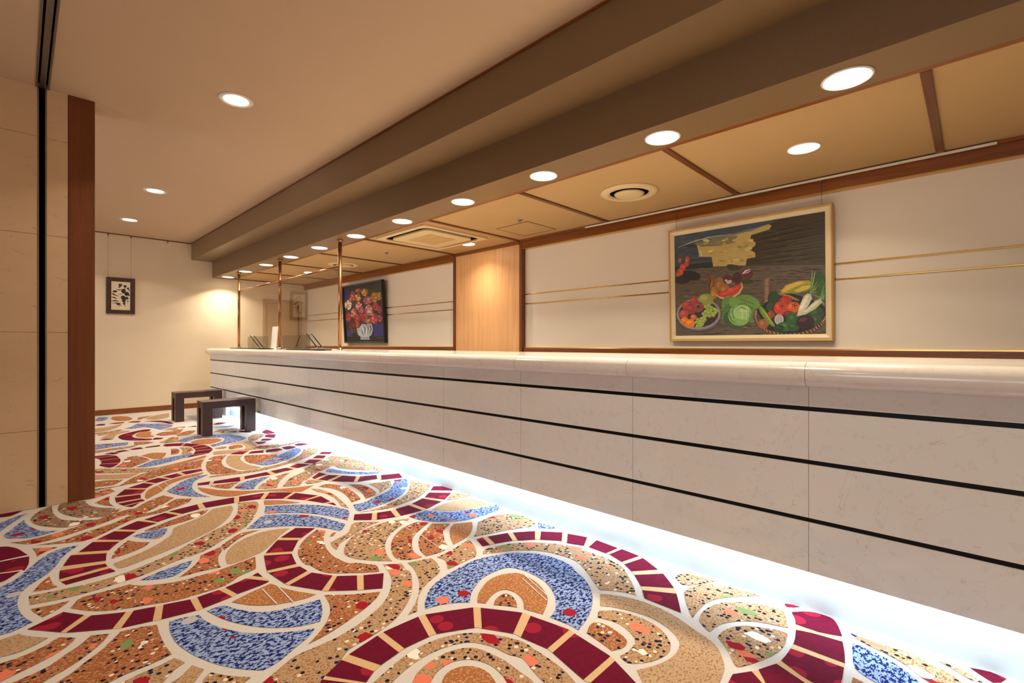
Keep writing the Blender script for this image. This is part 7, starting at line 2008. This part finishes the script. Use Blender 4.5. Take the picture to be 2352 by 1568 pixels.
85,26,22 185,250 168,258 166,269 180,276 201,274 218,266 220,255 206,248
125,52,36 268,277 259,271 245,271 233,276 231,284 239,289 254,289 265,284
74,40,18 192,312 175,313 164,321 166,330 180,336 196,335 207,328 205,318
81,39,21 221,338 205,340 194,349 194,360 205,367 221,365 232,356 232,345
81,19,24 263,330 252,322 228,321 205,327 198,338 210,346 234,347 256,341
78,26,24 165,326 150,330 144,338 152,345 167,348 182,343 187,335 180,328
84,31,16 180,279 183,288 199,294 218,293 228,286 225,277 209,271 190,272
104,35,31 222,219 212,215 199,216 191,223 193,230 203,235 216,233 224,227
86,27,24 203,293 194,288 178,288 166,294 163,301 172,306 188,306 200,300
114,48,49 227,262 208,267 199,281 204,296 220,302 238,297 248,283 243,269
104,32,43 170,238 156,234 133,238 115,248 113,258 127,262 150,258 168,248
85,33,37 176,343 167,353 171,361 185,362 200,355 208,345 204,338 191,336
60,37,24 290,185 284,172 271,160 251,150 226,145 198,144 171,147 146,154 127,164 115,177 112,192 117,205 131,217 151,227 177,232 204,233 232,230 256,222 275,212 286,199
60,39,32 185,156 190,163 207,168 225,168 234,162 229,156 213,151 195,151
92,59,47 196,198 190,203 193,211 203,217 214,216 220,210 217,202 207,197
71,32,20 150,190 146,194 147,200 152,205 160,206 164,203 163,196 157,191
91,58,51 251,165 240,168 233,178 235,189 244,194 255,190 261,180 260,170
74,60,23 150,196 142,194 131,198 122,203 123,209 131,210 142,207 150,201
118,68,44 179,207 169,206 161,210 159,217 165,222 175,222 184,218 185,211
116,77,54 162,143 165,149 178,155 193,159 202,159 200,154 187,147 171,143
92,60,27 265,206 259,209 258,214 262,219 268,221 274,218 275,213 271,207
76,45,20 219,197 217,203 223,210 235,213 244,210 247,204 241,198 229,195
76,49,35 231,173 228,180 236,189 249,195 261,195 264,188 256,179 242,172
88,38,45 166,188 163,193 168,199 178,202 188,199 191,193 186,188 176,185
93,52,44 149,206 139,202 129,203 124,209 127,216 137,220 148,218 152,212
77,60,39 170,163 163,160 151,161 141,165 138,170 145,172 157,171 167,167
84,63,29 202,172 193,173 186,180 184,187 189,192 198,191 206,184 207,177
78,38,36 272,200 262,200 252,205 247,212 251,218 261,218 271,213 276,206
97,69,50 190,152 178,152 163,159 153,169 154,176 165,176 180,169 190,159
112,60,53 145,161 136,165 133,173 137,181 147,184 156,180 159,172 154,164
115,73,56 243,165 232,164 224,169 223,176 230,180 241,181 249,176 250,170
125,38,50 439,414 433,391 419,371 398,356 373,346 345,344 317,349 293,361 274,378 262,400 259,423 265,446 280,467 301,482 327,491 355,493 383,488 407,476 425,458 436,437
155,36,63 374,368 367,377 374,388 389,395 405,393 412,384 405,373 390,366
223,79,93 355,388 351,396 359,406 374,412 387,411 391,403 383,393 368,387
233,62,86 284,363 277,371 280,379 293,383 306,380 313,372 309,364 297,361
215,69,91 385,403 378,395 365,394 355,399 354,408 361,415 374,417 384,411
235,63,90 393,413 381,414 366,421 357,431 359,439 371,438 386,431 395,420
220,79,94 350,382 337,380 329,384 329,390 338,396 351,397 360,393 359,387
170,61,66 356,383 339,389 334,400 343,409 362,412 378,405 383,395 374,385
139,46,44 376,387 363,396 363,406 376,412 394,411 407,403 407,393 395,386
138,32,61 311,427 302,416 286,413 271,420 267,432 276,442 292,445 307,439
151,32,54 303,449 294,443 278,442 264,448 261,456 270,462 286,463 300,457
228,62,85 326,398 308,402 300,413 307,424 325,429 343,424 351,413 344,402
153,54,44 367,442 359,431 343,429 331,435 328,447 337,457 352,460 365,453
218,74,94 348,392 337,396 334,403 340,408 353,409 364,405 367,398 360,393
170,44,69 387,412 376,418 374,428 382,437 395,439 406,433 408,423 400,414
226,80,89 328,465 330,472 341,478 357,478 367,473 365,465 354,459 338,459
196,52,72 321,453 303,450 285,456 279,467 288,477 306,480 324,474 330,463
129,31,60 313,378 315,390 329,397 348,394 359,384 357,372 343,365 324,367
201,51,74 348,405 330,402 318,406 319,414 333,421 351,424 363,420 362,412
146,102,106 756,534 749,504 733,478 710,457 681,445 650,442 620,449 593,464 572,488 560,516 557,548 564,578 580,605 604,625 633,637 664,640 695,633 721,617 741,593 753,565
247,205,214 725,538 710,535 699,538 696,546 705,554 720,557 732,554 734,546
252,178,198 593,580 581,586 579,596 589,602 605,602 617,595 619,586 609,579
245,171,169 615,500 615,509 629,519 649,524 663,521 663,511 649,502 629,497
237,161,159 637,547 614,549 603,557 612,565 634,568 657,566 668,558 660,550
198,148,141 716,505 700,509 692,518 696,528 710,533 726,530 734,520 730,510
246,165,174 643,507 649,517 664,521 681,518 689,509 684,499 668,495 652,498
206,147,135 685,451 669,461 668,470 681,474 702,469 717,460 719,450 705,447
243,206,190 620,504 614,519 626,530 648,532 668,524 673,509 661,498 639,496
255,173,191 713,552 699,559 695,572 702,585 717,589 730,583 734,569 727,557
247,158,166 625,586 606,586 592,596 591,608 605,616 624,616 638,606 639,594
249,175,198 691,489 688,500 699,511 719,514 735,509 738,498 727,488 707,484
191,132,153 731,542 718,536 703,538 694,546 698,556 711,562 726,560 734,552
248,181,178 654,615 642,619 637,628 643,636 656,638 668,634 673,625 667,617
173,114,124 618,582 610,595 618,606 636,607 654,599 662,586 654,576 636,574
199,150,144 658,580 665,588 683,592 703,589 713,582 706,573 688,569 668,572
171,113,124 733,488 718,497 717,511 731,520 752,520 767,510 767,497 753,488
242,170,175 693,519 673,515 652,521 643,534 651,547 672,551 693,545 701,532
222,157,159 674,531 658,534 647,544 648,557 659,563 675,561 685,550 685,538
136,53,68 893,380 885,351 868,325 842,305 810,293 776,290 742,296 712,312 689,334 675,362 671,392 679,422 697,448 723,468 755,480 790,482 824,475 854,460 876,437 890,410
244,84,108 732,331 716,337 710,349 717,361 734,366 750,360 756,347 749,335
199,68,91 822,347 800,347 781,357 778,372 792,383 815,384 833,373 836,358
195,74,97 787,411 768,404 753,406 751,415 763,427 782,434 797,432 799,422
173,71,94 677,325 660,337 662,352 681,361 706,358 723,346 721,331 702,322
241,95,134 753,313 746,324 752,335 769,339 786,335 794,325 787,314 770,309
199,61,103 796,364 789,377 799,390 820,395 839,390 846,377 837,365 816,359
175,70,89 858,371 842,360 821,361 806,371 806,385 822,396 843,395 858,385
239,91,130 752,392 741,384 720,382 700,388 693,398 704,407 725,409 745,403
251,109,138 739,438 717,446 711,462 724,475 749,477 771,469 777,453 764,441
230,100,127 758,324 750,333 754,342 767,347 783,344 790,335 786,326 773,321
255,102,124 861,364 855,373 863,386 880,394 896,393 902,383 894,371 877,363
206,74,117 774,380 776,389 791,396 809,396 821,390 818,381 804,374 786,374
255,106,129 818,344 806,349 803,358 812,365 826,365 838,360 841,351 833,345
255,113,122 739,370 718,378 712,394 725,407 749,410 770,402 776,386 764,373
180,67,84 897,406 884,403 868,408 859,417 861,425 874,428 890,424 899,415
165,53,68 910,375 895,368 874,369 860,379 860,391 874,399 895,397 909,387
238,86,108 736,397 730,405 735,420 748,431 762,434 768,425 763,411 750,399
233,99,113 755,452 741,453 729,462 726,473 733,480 747,479 759,470 762,459
125,57,74 975,384 971,365 962,348 949,335 933,327 915,325 898,328 883,338 872,353 866,371 864,390 868,410 878,427 891,440 907,448 925,450 941,446 956,436 967,421 974,404
218,88,137 939,367 936,373 939,378 948,379 956,375 960,368 956,363 948,363
127,70,78 886,404 877,405 873,409 877,413 886,414 895,413 899,409 896,405
237,102,128 929,338 923,342 924,348 930,351 938,351 944,346 943,341 937,338
211,95,139 932,331 921,329 910,333 906,341 912,347 923,349 934,345 938,337
137,58,84 918,360 907,361 901,366 902,372 910,376 920,375 927,370 926,364
209,98,144 912,363 903,363 893,368 888,375 892,380 901,381 911,376 916,369
218,113,131 905,327 894,331 890,338 895,344 907,346 917,343 921,336 916,330
235,110,128 972,385 962,383 954,385 952,391 959,397 969,399 977,396 978,390
226,109,129 923,413 918,405 911,403 906,407 905,415 910,422 917,425 922,421
208,84,107 909,402 905,410 911,417 923,419 934,415 938,407 932,400 920,398
137,58,94 943,394 934,390 925,392 921,397 924,404 933,407 942,406 946,400
168,73,110 868,390 867,396 871,400 878,399 884,394 885,388 881,384 874,385
231,103,140 904,343 897,349 897,354 904,356 914,353 921,348 921,343 914,341
158,70,110 940,344 940,350 945,353 951,352 957,348 957,342 952,339 945,340
145,50,94 951,383 939,377 928,377 923,384 928,394 940,400 952,400 956,393
128,52,89 892,374 891,382 895,386 902,384 907,376 908,368 904,364 897,366
188,85,113 928,327 921,322 912,322 908,326 910,333 917,338 925,339 930,334
216,111,134 908,418 897,414 886,416 881,422 886,430 897,434 907,433 912,426
131,44,43 403,305 398,282 388,262 373,246 356,236 337,233 318,238 302,249 289,266 282,287 281,310 285,333 296,354 310,370 328,379 347,382 366,377 382,366 394,349 401,328
151,44,41 290,269 278,273 275,279 282,284 296,284 308,280 311,273 304,269
255,73,86 361,312 351,305 343,303 340,308 345,317 354,325 363,327 365,321
162,52,51 300,252 291,258 291,265 301,269 315,267 324,261 323,254 313,250
244,71,75 324,290 313,295 310,301 318,306 332,306 343,301 345,294 337,290
213,78,64 294,346 294,354 303,360 317,360 327,355 328,347 318,341 305,340
252,84,81 352,281 341,277 330,279 325,286 330,293 341,297 352,295 357,288
155,43,52 338,317 329,325 331,332 342,334 357,329 366,321 364,314 353,312
199,61,58 301,293 288,301 287,308 299,311 316,307 329,299 330,291 319,289
255,89,91 324,316 308,322 304,327 313,329 330,326 345,321 350,316 341,314
143,49,40 308,265 296,268 291,274 296,279 307,282 319,279 324,274 319,268
177,53,65 314,295 298,298 292,304 298,309 314,311 329,309 336,303 330,297
191,52,69 362,315 349,320 346,326 355,330 370,328 384,323 387,316 378,313
203,68,63 385,275 371,269 361,268 361,274 371,283 385,290 395,290 395,284
236,81,88 348,335 339,338 334,344 337,351 345,354 354,351 359,345 356,338
169,67,49 334,248 322,247 315,251 316,257 325,262 337,262 344,258 343,252
225,60,63 336,233 323,235 318,239 324,243 336,244 349,242 354,238 349,234
245,94,92 310,259 300,264 299,270 307,274 320,274 330,269 331,262 323,258
206,78,82 325,267 317,264 308,266 304,271 307,276 315,279 323,277 328,272
142,81,75 701,347 696,331 685,317 668,305 648,299 626,297 603,301 584,309 569,322 559,338 557,355 562,371 573,386 590,397 611,403 633,405 655,401 675,392 690,379 699,364
255,142,145 622,355 615,352 600,354 587,359 584,364 591,366 606,364 619,360
248,161,148 598,332 588,331 581,335 581,341 587,345 597,346 604,342 604,336
237,118,121 587,371 575,368 562,373 556,381 560,388 572,390 585,386 591,378
235,139,113 624,350 618,356 620,365 629,372 640,373 646,367 644,358 635,351
193,124,104 554,374 558,378 570,382 583,382 590,379 587,374 575,371 561,371
167,83,86 592,311 591,320 601,326 615,327 626,321 627,313 617,306 603,305
168,87,78 572,369 564,375 564,381 573,382 584,379 593,373 593,367 584,366
201,99,96 620,294 610,299 608,305 616,308 629,307 639,302 641,296 633,293
238,119,123 603,367 605,372 616,377 630,379 638,377 636,371 625,366 611,364
164,103,94 627,368 622,364 612,364 603,367 601,372 606,376 616,376 625,373
193,112,113 623,341 625,347 635,351 646,350 653,346 651,341 641,337 629,337
204,102,107 599,340 589,336 578,338 573,345 577,352 587,355 598,353 603,347
246,152,141 620,333 615,336 615,341 620,344 628,345 633,341 633,336 628,333
185,115,110 657,369 648,364 637,364 630,370 632,378 641,383 652,383 659,377
255,168,137 649,365 646,371 651,379 660,385 669,385 672,379 667,371 658,366
255,147,127 665,362 660,356 652,354 646,358 644,364 649,370 657,372 663,368
232,141,131 645,358 636,352 622,352 612,358 611,366 620,372 633,373 644,367
242,118,124 595,309 594,315 602,319 612,320 620,317 620,311 613,306 602,305
127,52,68 546,548 540,527 527,508 507,494 482,485 456,483 429,489 406,500 388,517 377,537 374,560 380,581 394,600 414,615 439,623 466,625 492,619 515,608 532,591 543,570
223,78,118 456,578 453,589 461,595 474,594 485,585 487,575 480,568 467,570
136,63,80 483,556 488,562 502,565 518,564 526,560 521,554 507,551 491,552
148,54,83 447,542 434,545 427,553 431,561 444,564 458,561 464,553 460,545
209,89,112 467,596 464,603 471,613 484,619 495,619 498,612 491,603 478,596
241,85,130 508,511 496,512 487,518 487,525 495,530 507,530 516,524 516,517
150,55,87 405,540 397,549 399,556 411,559 425,555 433,547 431,539 419,537
212,81,99 403,519 390,525 386,535 394,544 409,546 422,540 426,530 417,521
136,47,68 493,548 484,539 467,537 453,543 449,554 458,563 475,565 489,559
207,78,98 455,547 443,553 441,564 449,574 464,576 476,569 478,558 470,549
172,74,93 406,561 395,557 382,558 376,565 380,574 391,578 404,577 410,570
215,81,130 453,505 443,510 442,517 449,522 462,522 472,517 473,510 466,505
222,102,127 458,577 448,577 437,582 432,590 436,596 446,596 457,591 462,582
145,71,90 435,562 424,564 418,570 421,577 431,580 442,578 448,572 445,565
214,93,96 495,510 478,511 466,519 467,530 480,537 497,535 509,527 508,516
249,97,118 445,535 437,541 438,548 447,552 458,550 466,545 466,538 457,534
254,107,123 467,547 464,557 474,565 490,566 503,559 506,548 496,541 480,540
237,91,128 481,614 484,621 492,624 501,621 505,614 502,607 494,604 485,607
137,58,79 534,534 526,528 513,527 503,533 502,541 510,548 523,548 533,543
170,184,196 458,311 569,293 709,305 737,208 700,114 626,69 644,21 397,25 414,69 336,117 310,224 396,248
30,36,66 481,296 525,215 510,112 518,111 546,216 488,297
30,36,66 566,292 610,229 596,126 603,126 631,230 573,294
30,36,66 677,296 678,211 637,117 644,115 698,209 684,296
30,36,66 346,213 377,130 438,77 444,80 397,135 353,215
30,36,66 608,280 668,241 710,173 716,175 686,248 613,284
30,36,66 432,210 464,146 480,86 488,86 485,149 440,211
230,234,236 452,271 481,173 495,86 501,86 499,174 458,272
230,234,236 359,186 393,112 468,85 472,88 408,118 366,187
230,234,236 575,223 564,145 551,84 557,84 582,144 581,222
140,156,176 403,44 646,43 644,19 397,23
40,50,80 408,50 524,53 642,49 642,52 524,61 407,53
150,128,70 829,49 836,57 843,45 845,45 838,61 827,49
150,128,70 851,53 856,57 864,44 866,45 861,60 849,54
150,128,70 872,47 878,56 885,44 888,44 881,60 870,48
150,128,70 893,52 898,56 907,43 909,44 903,59 892,53
150,128,70 914,46 921,55 928,43 930,43 923,59 912,47
150,128,70 935,51 941,54 949,42 951,43 945,58 934,52
150,128,70 956,45 963,54 969,42 972,42 965,57 954,46""", paint_mat('oil_flowers', .25), t, og + ux*.0342 + uz*.0342 + nn*.032, ux, uz, w-.0684, h-.0684, nn)
# ink flowers on the far wall
t = thing('framed_painting', (1.13, YF, e(.485)), 'small ink painting of a red flower in a dark brown frame', 'painting')
og = Vector((.955, YF-.002, e(.485))); ux = Vector((1,0,0)); uz = Vector((0,-.02,.575)).normalized(); nn = Vector((0,-1,-.035)).normalized(); w, h = .36, .575
mb = MB(); frame_ring(mb, og, ux, uz, nn, w, h, [(0,0), (0,.024), (.004,.028), (.058,.024), (.062,.018), (.062,0)]); mb.build('frame', M['framebrown'], t)
canvas_mesh('canvas', """222,206,178 0,1000 1000,1000 1000,0 0,0
112,34,38 582,890 577,875 562,861 538,849 508,841 475,838 442,839 412,844 388,854 372,867 366,882 371,897 386,911 410,923 439,931 472,935 506,934 536,928 560,918 576,905
70,20,24 515,839 503,816 471,801 431,799 399,812 386,834 397,857 429,873 469,874 502,862
24,28,24 807,850 791,821 748,802 694,800 651,816 633,844 649,873 692,892 745,894 789,878
60,26,24 309,651 304,639 287,627 261,618 227,611 190,608 153,609 119,613 92,620 75,630 69,642 74,654 91,665 117,675 151,681 188,685 225,684 259,680 286,672 303,662
20,34,26 767,679 762,653 745,630 719,611 685,598 647,592 609,595 575,606 548,623 530,645 523,670 528,696 545,719 571,738 605,751 643,757 681,754 715,744 743,726 761,704
24,28,24 947,588 941,565 923,545 895,528 859,516 819,511 778,513 742,523 713,538 694,557 687,579 693,602 711,623 739,640 775,651 815,656 855,654 892,645 921,630 940,610
24,28,24 744,449 739,426 722,405 696,389 662,377 624,373 587,375 552,384 525,399 507,419 501,441 506,463 523,484 549,501 583,512 620,517 658,515 692,505 720,490 738,471
30,40,34 911,430 906,413 891,398 867,385 837,377 804,373 770,375 740,382 716,393 700,407 695,423 700,439 714,455 738,467 768,476 801,479 835,478 865,471 889,460 905,446
24,28,24 769,341 764,323 749,307 725,293 696,284 663,281 629,282 599,290 575,302 560,317 554,335 559,353 573,369 597,383 626,392 660,395 693,394 723,386 747,374 763,359
24,28,24 957,783 944,762 908,749 863,747 826,758 812,778 825,798 861,812 906,814 943,803
24,28,24 984,723 976,708 954,699 928,698 906,706 897,720 905,735 926,744 953,745 975,737
24,28,24 928,322 918,307 893,298 862,297 837,305 827,319 836,333 861,343 892,344 918,336
50,60,50 753,245 740,208 705,184 661,183 625,205 610,241 623,278 658,301 702,303 738,281
24,28,24 500,214 495,202 478,191 451,182 418,175 381,173 344,173 310,178 283,186 266,196 260,207 265,219 282,230 308,239 341,246 378,249 416,248 450,243 476,236 494,225
24,28,24 981,541 974,521 957,508 934,507 916,519 908,538 915,559 933,571 955,572 973,560
24,28,24 9,574 109,516 368,478 375,492 134,556 21,587
24,28,24 5,430 152,409 299,380 308,394 169,451 7,445
24,28,24 13,287 199,301 410,287 415,303 200,348 8,303
24,28,24 63,220 269,227 519,185 525,196 276,260 61,231
24,28,24 257,703 438,686 616,728 613,740 434,720 258,715
24,28,24 324,805 394,777 505,775 506,782 402,796 328,811
24,28,24 367,565 479,539 620,598 616,604 474,558 370,572
24,28,24 785,900 705,753 683,628 696,627 740,747 797,897
24,28,24 307,182 451,131 578,165 575,172 454,152 312,188
24,28,24 729,269 703,172 733,100 744,102 735,173 740,268
24,28,24 801,269 839,198 849,201 812,272
24,28,24 379,115 398,68 405,69 386,116
24,28,24 150,622 107,560 153,512 162,515 135,561 159,620
24,28,24 909,438 982,428 985,436 912,446""", paint_mat('ink_wash', .12), t, og + ux*.0622 + uz*.0622 + nn*.014, ux, uz, w-.1244, h-.1244, nn)
for xx in (.98, 1.265): MB().rod((xx, YF-.014, e(1.05)), (xx, YF-.012, ZC-.05), .0012, 6).build('hanging_wire', M['wire'], t)
for xx, lab in ((.98, 'small metal picture hook above the left edge of the ink painting'), (1.265, 'small metal picture hook above the right edge of the ink painting'), (1.755, 'small unused metal picture hook left of the brown soffit')):
    hk = thing('picture_hook', (xx, YF-.013, ZC-.014), lab, 'hook', 'hooks on the far picture rail')
    MB().box(xx-.011, xx+.011, YF-.018, YF-.008, ZC-.034, ZC-.0142, .002).build('clip', M['wire'], hk)
    MB().rod((xx, YF-.013, ZC-.034), (xx+.004, YF-.013, ZC-.055), .005, 8).build('hook', M['wire'], hk)
# white picture rail on the cornice
pr_ = thing('picture_rail', (4.02, 1.38, e(1.186)), 'slim white metal picture rail under the wooden cornice', 'rail')
MB().box(4.008, 4.0245, -.093, 2.853, e(1.180), e(1.194), .002).build('track', M['white'], pr_)
for yy, lab in ((.80, 'near'), (1.90, 'far')):
    MB().box(4.02, 4.053, yy-.006, yy+.006, e(1.172), e(1.1799), .001).build('runner', M['wire'], pr_)

# ------------------------------------------------------------------ ceiling fittings
WARM = (1.0, .87, .69)
def downlight(x, y, z, r, rl, label, group, energy, dome, narrow=False):
    t = thing('downlight', (x, y, z), label, 'downlight', group)
    MB().lathe([(rl,0), (r,0), (r,-.004), (r-.006,-.008), (rl+.004,-.006), (rl,0)], (x, y, z), 40).build('trim_ring', M['white'], t)
    MB().lathe([(.0005,-.004+dome), (rl*.5,-.003+dome), (rl,-.0005)], (x, y, z), 40).build('lamp', M['lamp'], t)
    L = bpy.data.lights.new('downlight_beam', 'SPOT'); L.energy = energy; L.color = WARM; L.spot_size = math.radians(128); L.spot_blend = .10; L.shadow_soft_size = .05
    L.use_nodes = True; nt = L.node_tree; em = nt.nodes['Emission']
    tc = nt.nodes.new('ShaderNodeTexCoord'); sx = nt.nodes.new('ShaderNodeSeparateXYZ'); ab = nt.nodes.new('ShaderNodeMath'); ab.operation = 'ABSOLUTE'
    mr = nt.nodes.new('ShaderNodeMapRange'); mr.inputs['From Min'].default_value = .40; mr.inputs['From Max'].default_value = .95; mr.inputs['To Min'].default_value = .25 if narrow else .20; mr.inputs['To Max'].default_value = 1.0 if narrow else 2.0
    pw = nt.nodes.new('ShaderNodeMath'); pw.operation = 'POWER'; pw.inputs[1].default_value = 2.6 if narrow else 1.0; ml2 = nt.nodes.new('ShaderNodeMath'); ml2.operation = 'MULTIPLY'; ml2.inputs[1].default_value = 3.4 if narrow else 1.0
    nt.links.new(tc.outputs['Normal'], sx.inputs[0]); nt.links.new(sx.outputs[2], ab.inputs[0]); nt.links.new(ab.outputs[0], mr.inputs[0]); nt.links.new(mr.outputs[0], pw.inputs[0]); nt.links.new(pw.outputs[0], ml2.inputs[0]); nt.links.new(ml2.outputs[0], em.inputs['Strength'])
    lo = bpy.data.objects.new('downlight_beam', L); col.objects.link(lo); lo.location = (x, y, z-.03)
    return t
ORD = ['first','second','third','fourth','fifth','sixth','seventh','eighth','ninth','tenth','eleventh','twelfth']
E_S, E_B, E_L = 50, 18, 50
ys = [.412, 1.294, 2.191, 3.072, 3.979, 4.888, 5.808, 6.698, 7.631, 8.576, 9.507]
for i, y in enumerate(ys):
    downlight(2.58, y, ZS2, .100, .086, 'round recessed downlight in the brown soffit, %s from the right end of the row' % ORD[i], 'downlights along the counter soffit', E_S, -.006)
for x, y, lab in ((3.353,.756,'nearest the big still life painting'), (3.755,4.374,'in front of the oak pier, beside the air conditioner'), (3.39,8.02,'farthest away, seen between the bronze posts')):
    downlight(x, y, ZB, .09, .08, 'round downlight in the panelled ceiling, ' + lab, 'downlights behind the counter', 22 if y == 4.374 else E_B, -.004, y == 4.374)
for y, lab in ((3.826,'nearest of the three in view'), (6.76,'middle of the three in view'), (8.598,'farthest of the three, near the ink painting')):
    downlight(1.09, y, ZC, .112, .078, 'small round downlight in the plain lobby ceiling, ' + lab, 'downlights in the lobby ceiling', E_L, -.002)
for x, y in ((1.09,.9), (1.09,-1.9), (-1.25,.9), (-1.25,-1.9)):  # left-hand pair is added, unseen, to brighten the counter's near end
    downlight(x, y, ZC, .112, .078, 'small round downlight in the lobby ceiling overhead, added out of view', 'downlights in the lobby ceiling overhead', E_L, -.002)
for x, y, lab in ((3.374,1.974,'round cream ceiling vent left of the still life painting'), (3.423,6.87,'round cream ceiling vent far back, seen beside the right bronze post')):
    v = thing('ceiling_vent', (x, y, ZB), lab, 'vent', 'round vents behind the counter')
    MB().lathe([(.15,0), (.225,0), (.225,-.006), (.20,-.016), (.165,-.020), (.155,-.012), (.15,0)], (x, y, ZB), 48).build('outer_ring', M['vent'], v)
    MB().lathe([(.001,-.0005), (.149,-.0005), (.149,-.003), (.001,-.003)], (x, y, ZB), 48).build('throat', M['slot'], v)
    MB().lathe([(.001,-.028), (.085,-.028), (.105,-.024), (.118,-.014), (.105,-.010), (.001,-.010)], (x, y, ZB), 48).build('centre_disc', M['vent'], v)
ac = thing('ceiling_air_conditioner', (3.25, 4.41, ZB), 'square cream ceiling cassette air conditioner near the oak pier', 'air conditioner')
def rrect(cx, cy, hx, hy, r, n=8):
    P = []
    for sx, sy, a0 in ((1,1,0), (-1,1,90), (-1,-1,180), (1,-1,270)):
        for i in range(n+1):
            a = math.radians(a0+90*i/n); P.append((cx+sx*(hx-r)+r*math.cos(a), cy+sy*(hy-r)+r*math.sin(a)))
    return P
def slab(mb, outer, z0, z1, inner=None, mi=0):
    n = len(outer)
    A = [mb.bm.verts.new((x,y,z0)) for x,y in outer]; B = [mb.bm.verts.new((x,y,z1)) for x,y in outer]
    for i in range(n): mb.bm.faces.new((A[i],A[(i+1)%n],B[(i+1)%n],B[i])).material_index = mi
    if inner:
        C = [mb.bm.verts.new((x,y,z0)) for x,y in inner]; D = [mb.bm.verts.new((x,y,z1)) for x,y in inner]
        for i in range(n):
            j = (i+1)%n
            mb.bm.faces.new((C[j],C[i],D[i],D[j])).material_index = mi
            mb.bm.faces.new((A[j],A[i],C[i],C[j])).material_index = mi
            mb.bm.faces.new((B[i],B[j],D[j],D[i])).material_index = mi
    else:
        mb.bm.faces.new(A[::-1]).material_index = mi; mb.bm.faces.new(B).material_index = mi
mb = MB(); slab(mb, rrect(3.25,4.41,.44,.46,.02), ZB-.02, ZB, rrect(3.25,4.41,.385,.405,.10)); mb.build('panel', M['vent'], ac)
mb = MB(); slab(mb, rrect(3.25,4.41,.384,.404,.10), ZB-.006, ZB); mb.build('air_slot', M['slot'], ac)
mb = MB(); slab(mb, rrect(3.25,4.41,.325,.345,.08), ZB-.026, ZB-.007); mb.build('centre_plate', M['vent'], ac)
mb = MB(); slab(mb, rrect(3.25,4.41,.18,.20,.02), ZB-.029, ZB-.0262); mb.build('grille', plain('grille_tan', (196,164,112), .6), ac)
hc = thing('ceiling_hatch', (3.695, 3.375, ZB), 'flush square access hatch in the ceiling right of the air conditioner', 'hatch')
mb = MB(); slab(mb, rrect(3.695,3.375,.225,.225,.004,1), ZB-.004, ZB, rrect(3.695,3.375,.212,.212,.004,1)); mb.build('rim', plain('hatch_rim', (150,112,62), .4, .4), hc)
mb = MB(); slab(mb, rrect(3.695,3.375,.211,.211,.004,1), ZB-.003, ZB); mb.build('lid', M['ceil2'], hc)
for x, y, lab in ((3.384,3.174,'small ceiling sprinkler beside the access hatch'), (3.376,5.575,'small ceiling sprinkler left of the air conditioner')):
    s_ = thing('ceiling_sprinkler', (x, y, ZB), lab, 'sprinkler', 'sprinklers behind the counter')
    MB().lathe([(.001,0), (.030,0), (.030,-.004), (.012,-.008), (.001,-.008)], (x, y, ZB), 24).build('rosette', M['alu'], s_)
    MB().rod((x, y, ZB-.0081), (x, y, ZB-.018), .006, 10).lathe([(.001,-.018), (.015,-.018), (.015,-.020), (.001,-.020)], (x, y, ZB), 16).build('head', M['alu'], s_)

# ------------------------------------------------------------------ daylight from the added, unseen lobby windows, world, camera
for y, en in ((-1.4, 22), (.9, 22), (6.1, 65), (8.4, 65)):
    L = bpy.data.lights.new('window_light', 'AREA'); L.shape = 'RECTANGLE'; L.size = 1.7; L.size_y = 1.9; L.energy = en; L.color = (.88,.94,1.0)
    lo = bpy.data.objects.new('window_light', L); col.objects.link(lo); lo.location = (XL+.06, y, 1.5); lo.rotation_euler = (0, -PI/2, 0)
W = bpy.data.worlds.new('World'); sc.world = W; W.use_nodes = True
W.node_tree.nodes['Background'].inputs[0].default_value = (1,.93,.85,1); W.node_tree.nodes['Background'].inputs[1].default_value = .05
cd = bpy.data.cameras.new('Camera'); cam = bpy.data.objects.new('Camera', cd); col.objects.link(cam); sc.camera = cam
cam.location = (0, 0, EYE); cam.rotation_euler = (PI/2, 0, -math.radians(45.8936))
cd.sensor_width = 36; cd.lens = 36*1097.7/2352; cd.shift_y = 6/2352; cd.clip_start = .02
sc.view_settings.view_transform = 'Standard'; sc.view_settings.look = 'None'; sc.view_settings.exposure = -0.35; sc.view_settings.gamma = 1.0
sc.view_settings.use_curve_mapping = False
try: sc.cycles.use_denoising = True
except Exception: pass
sc.cycles.max_bounces = 8
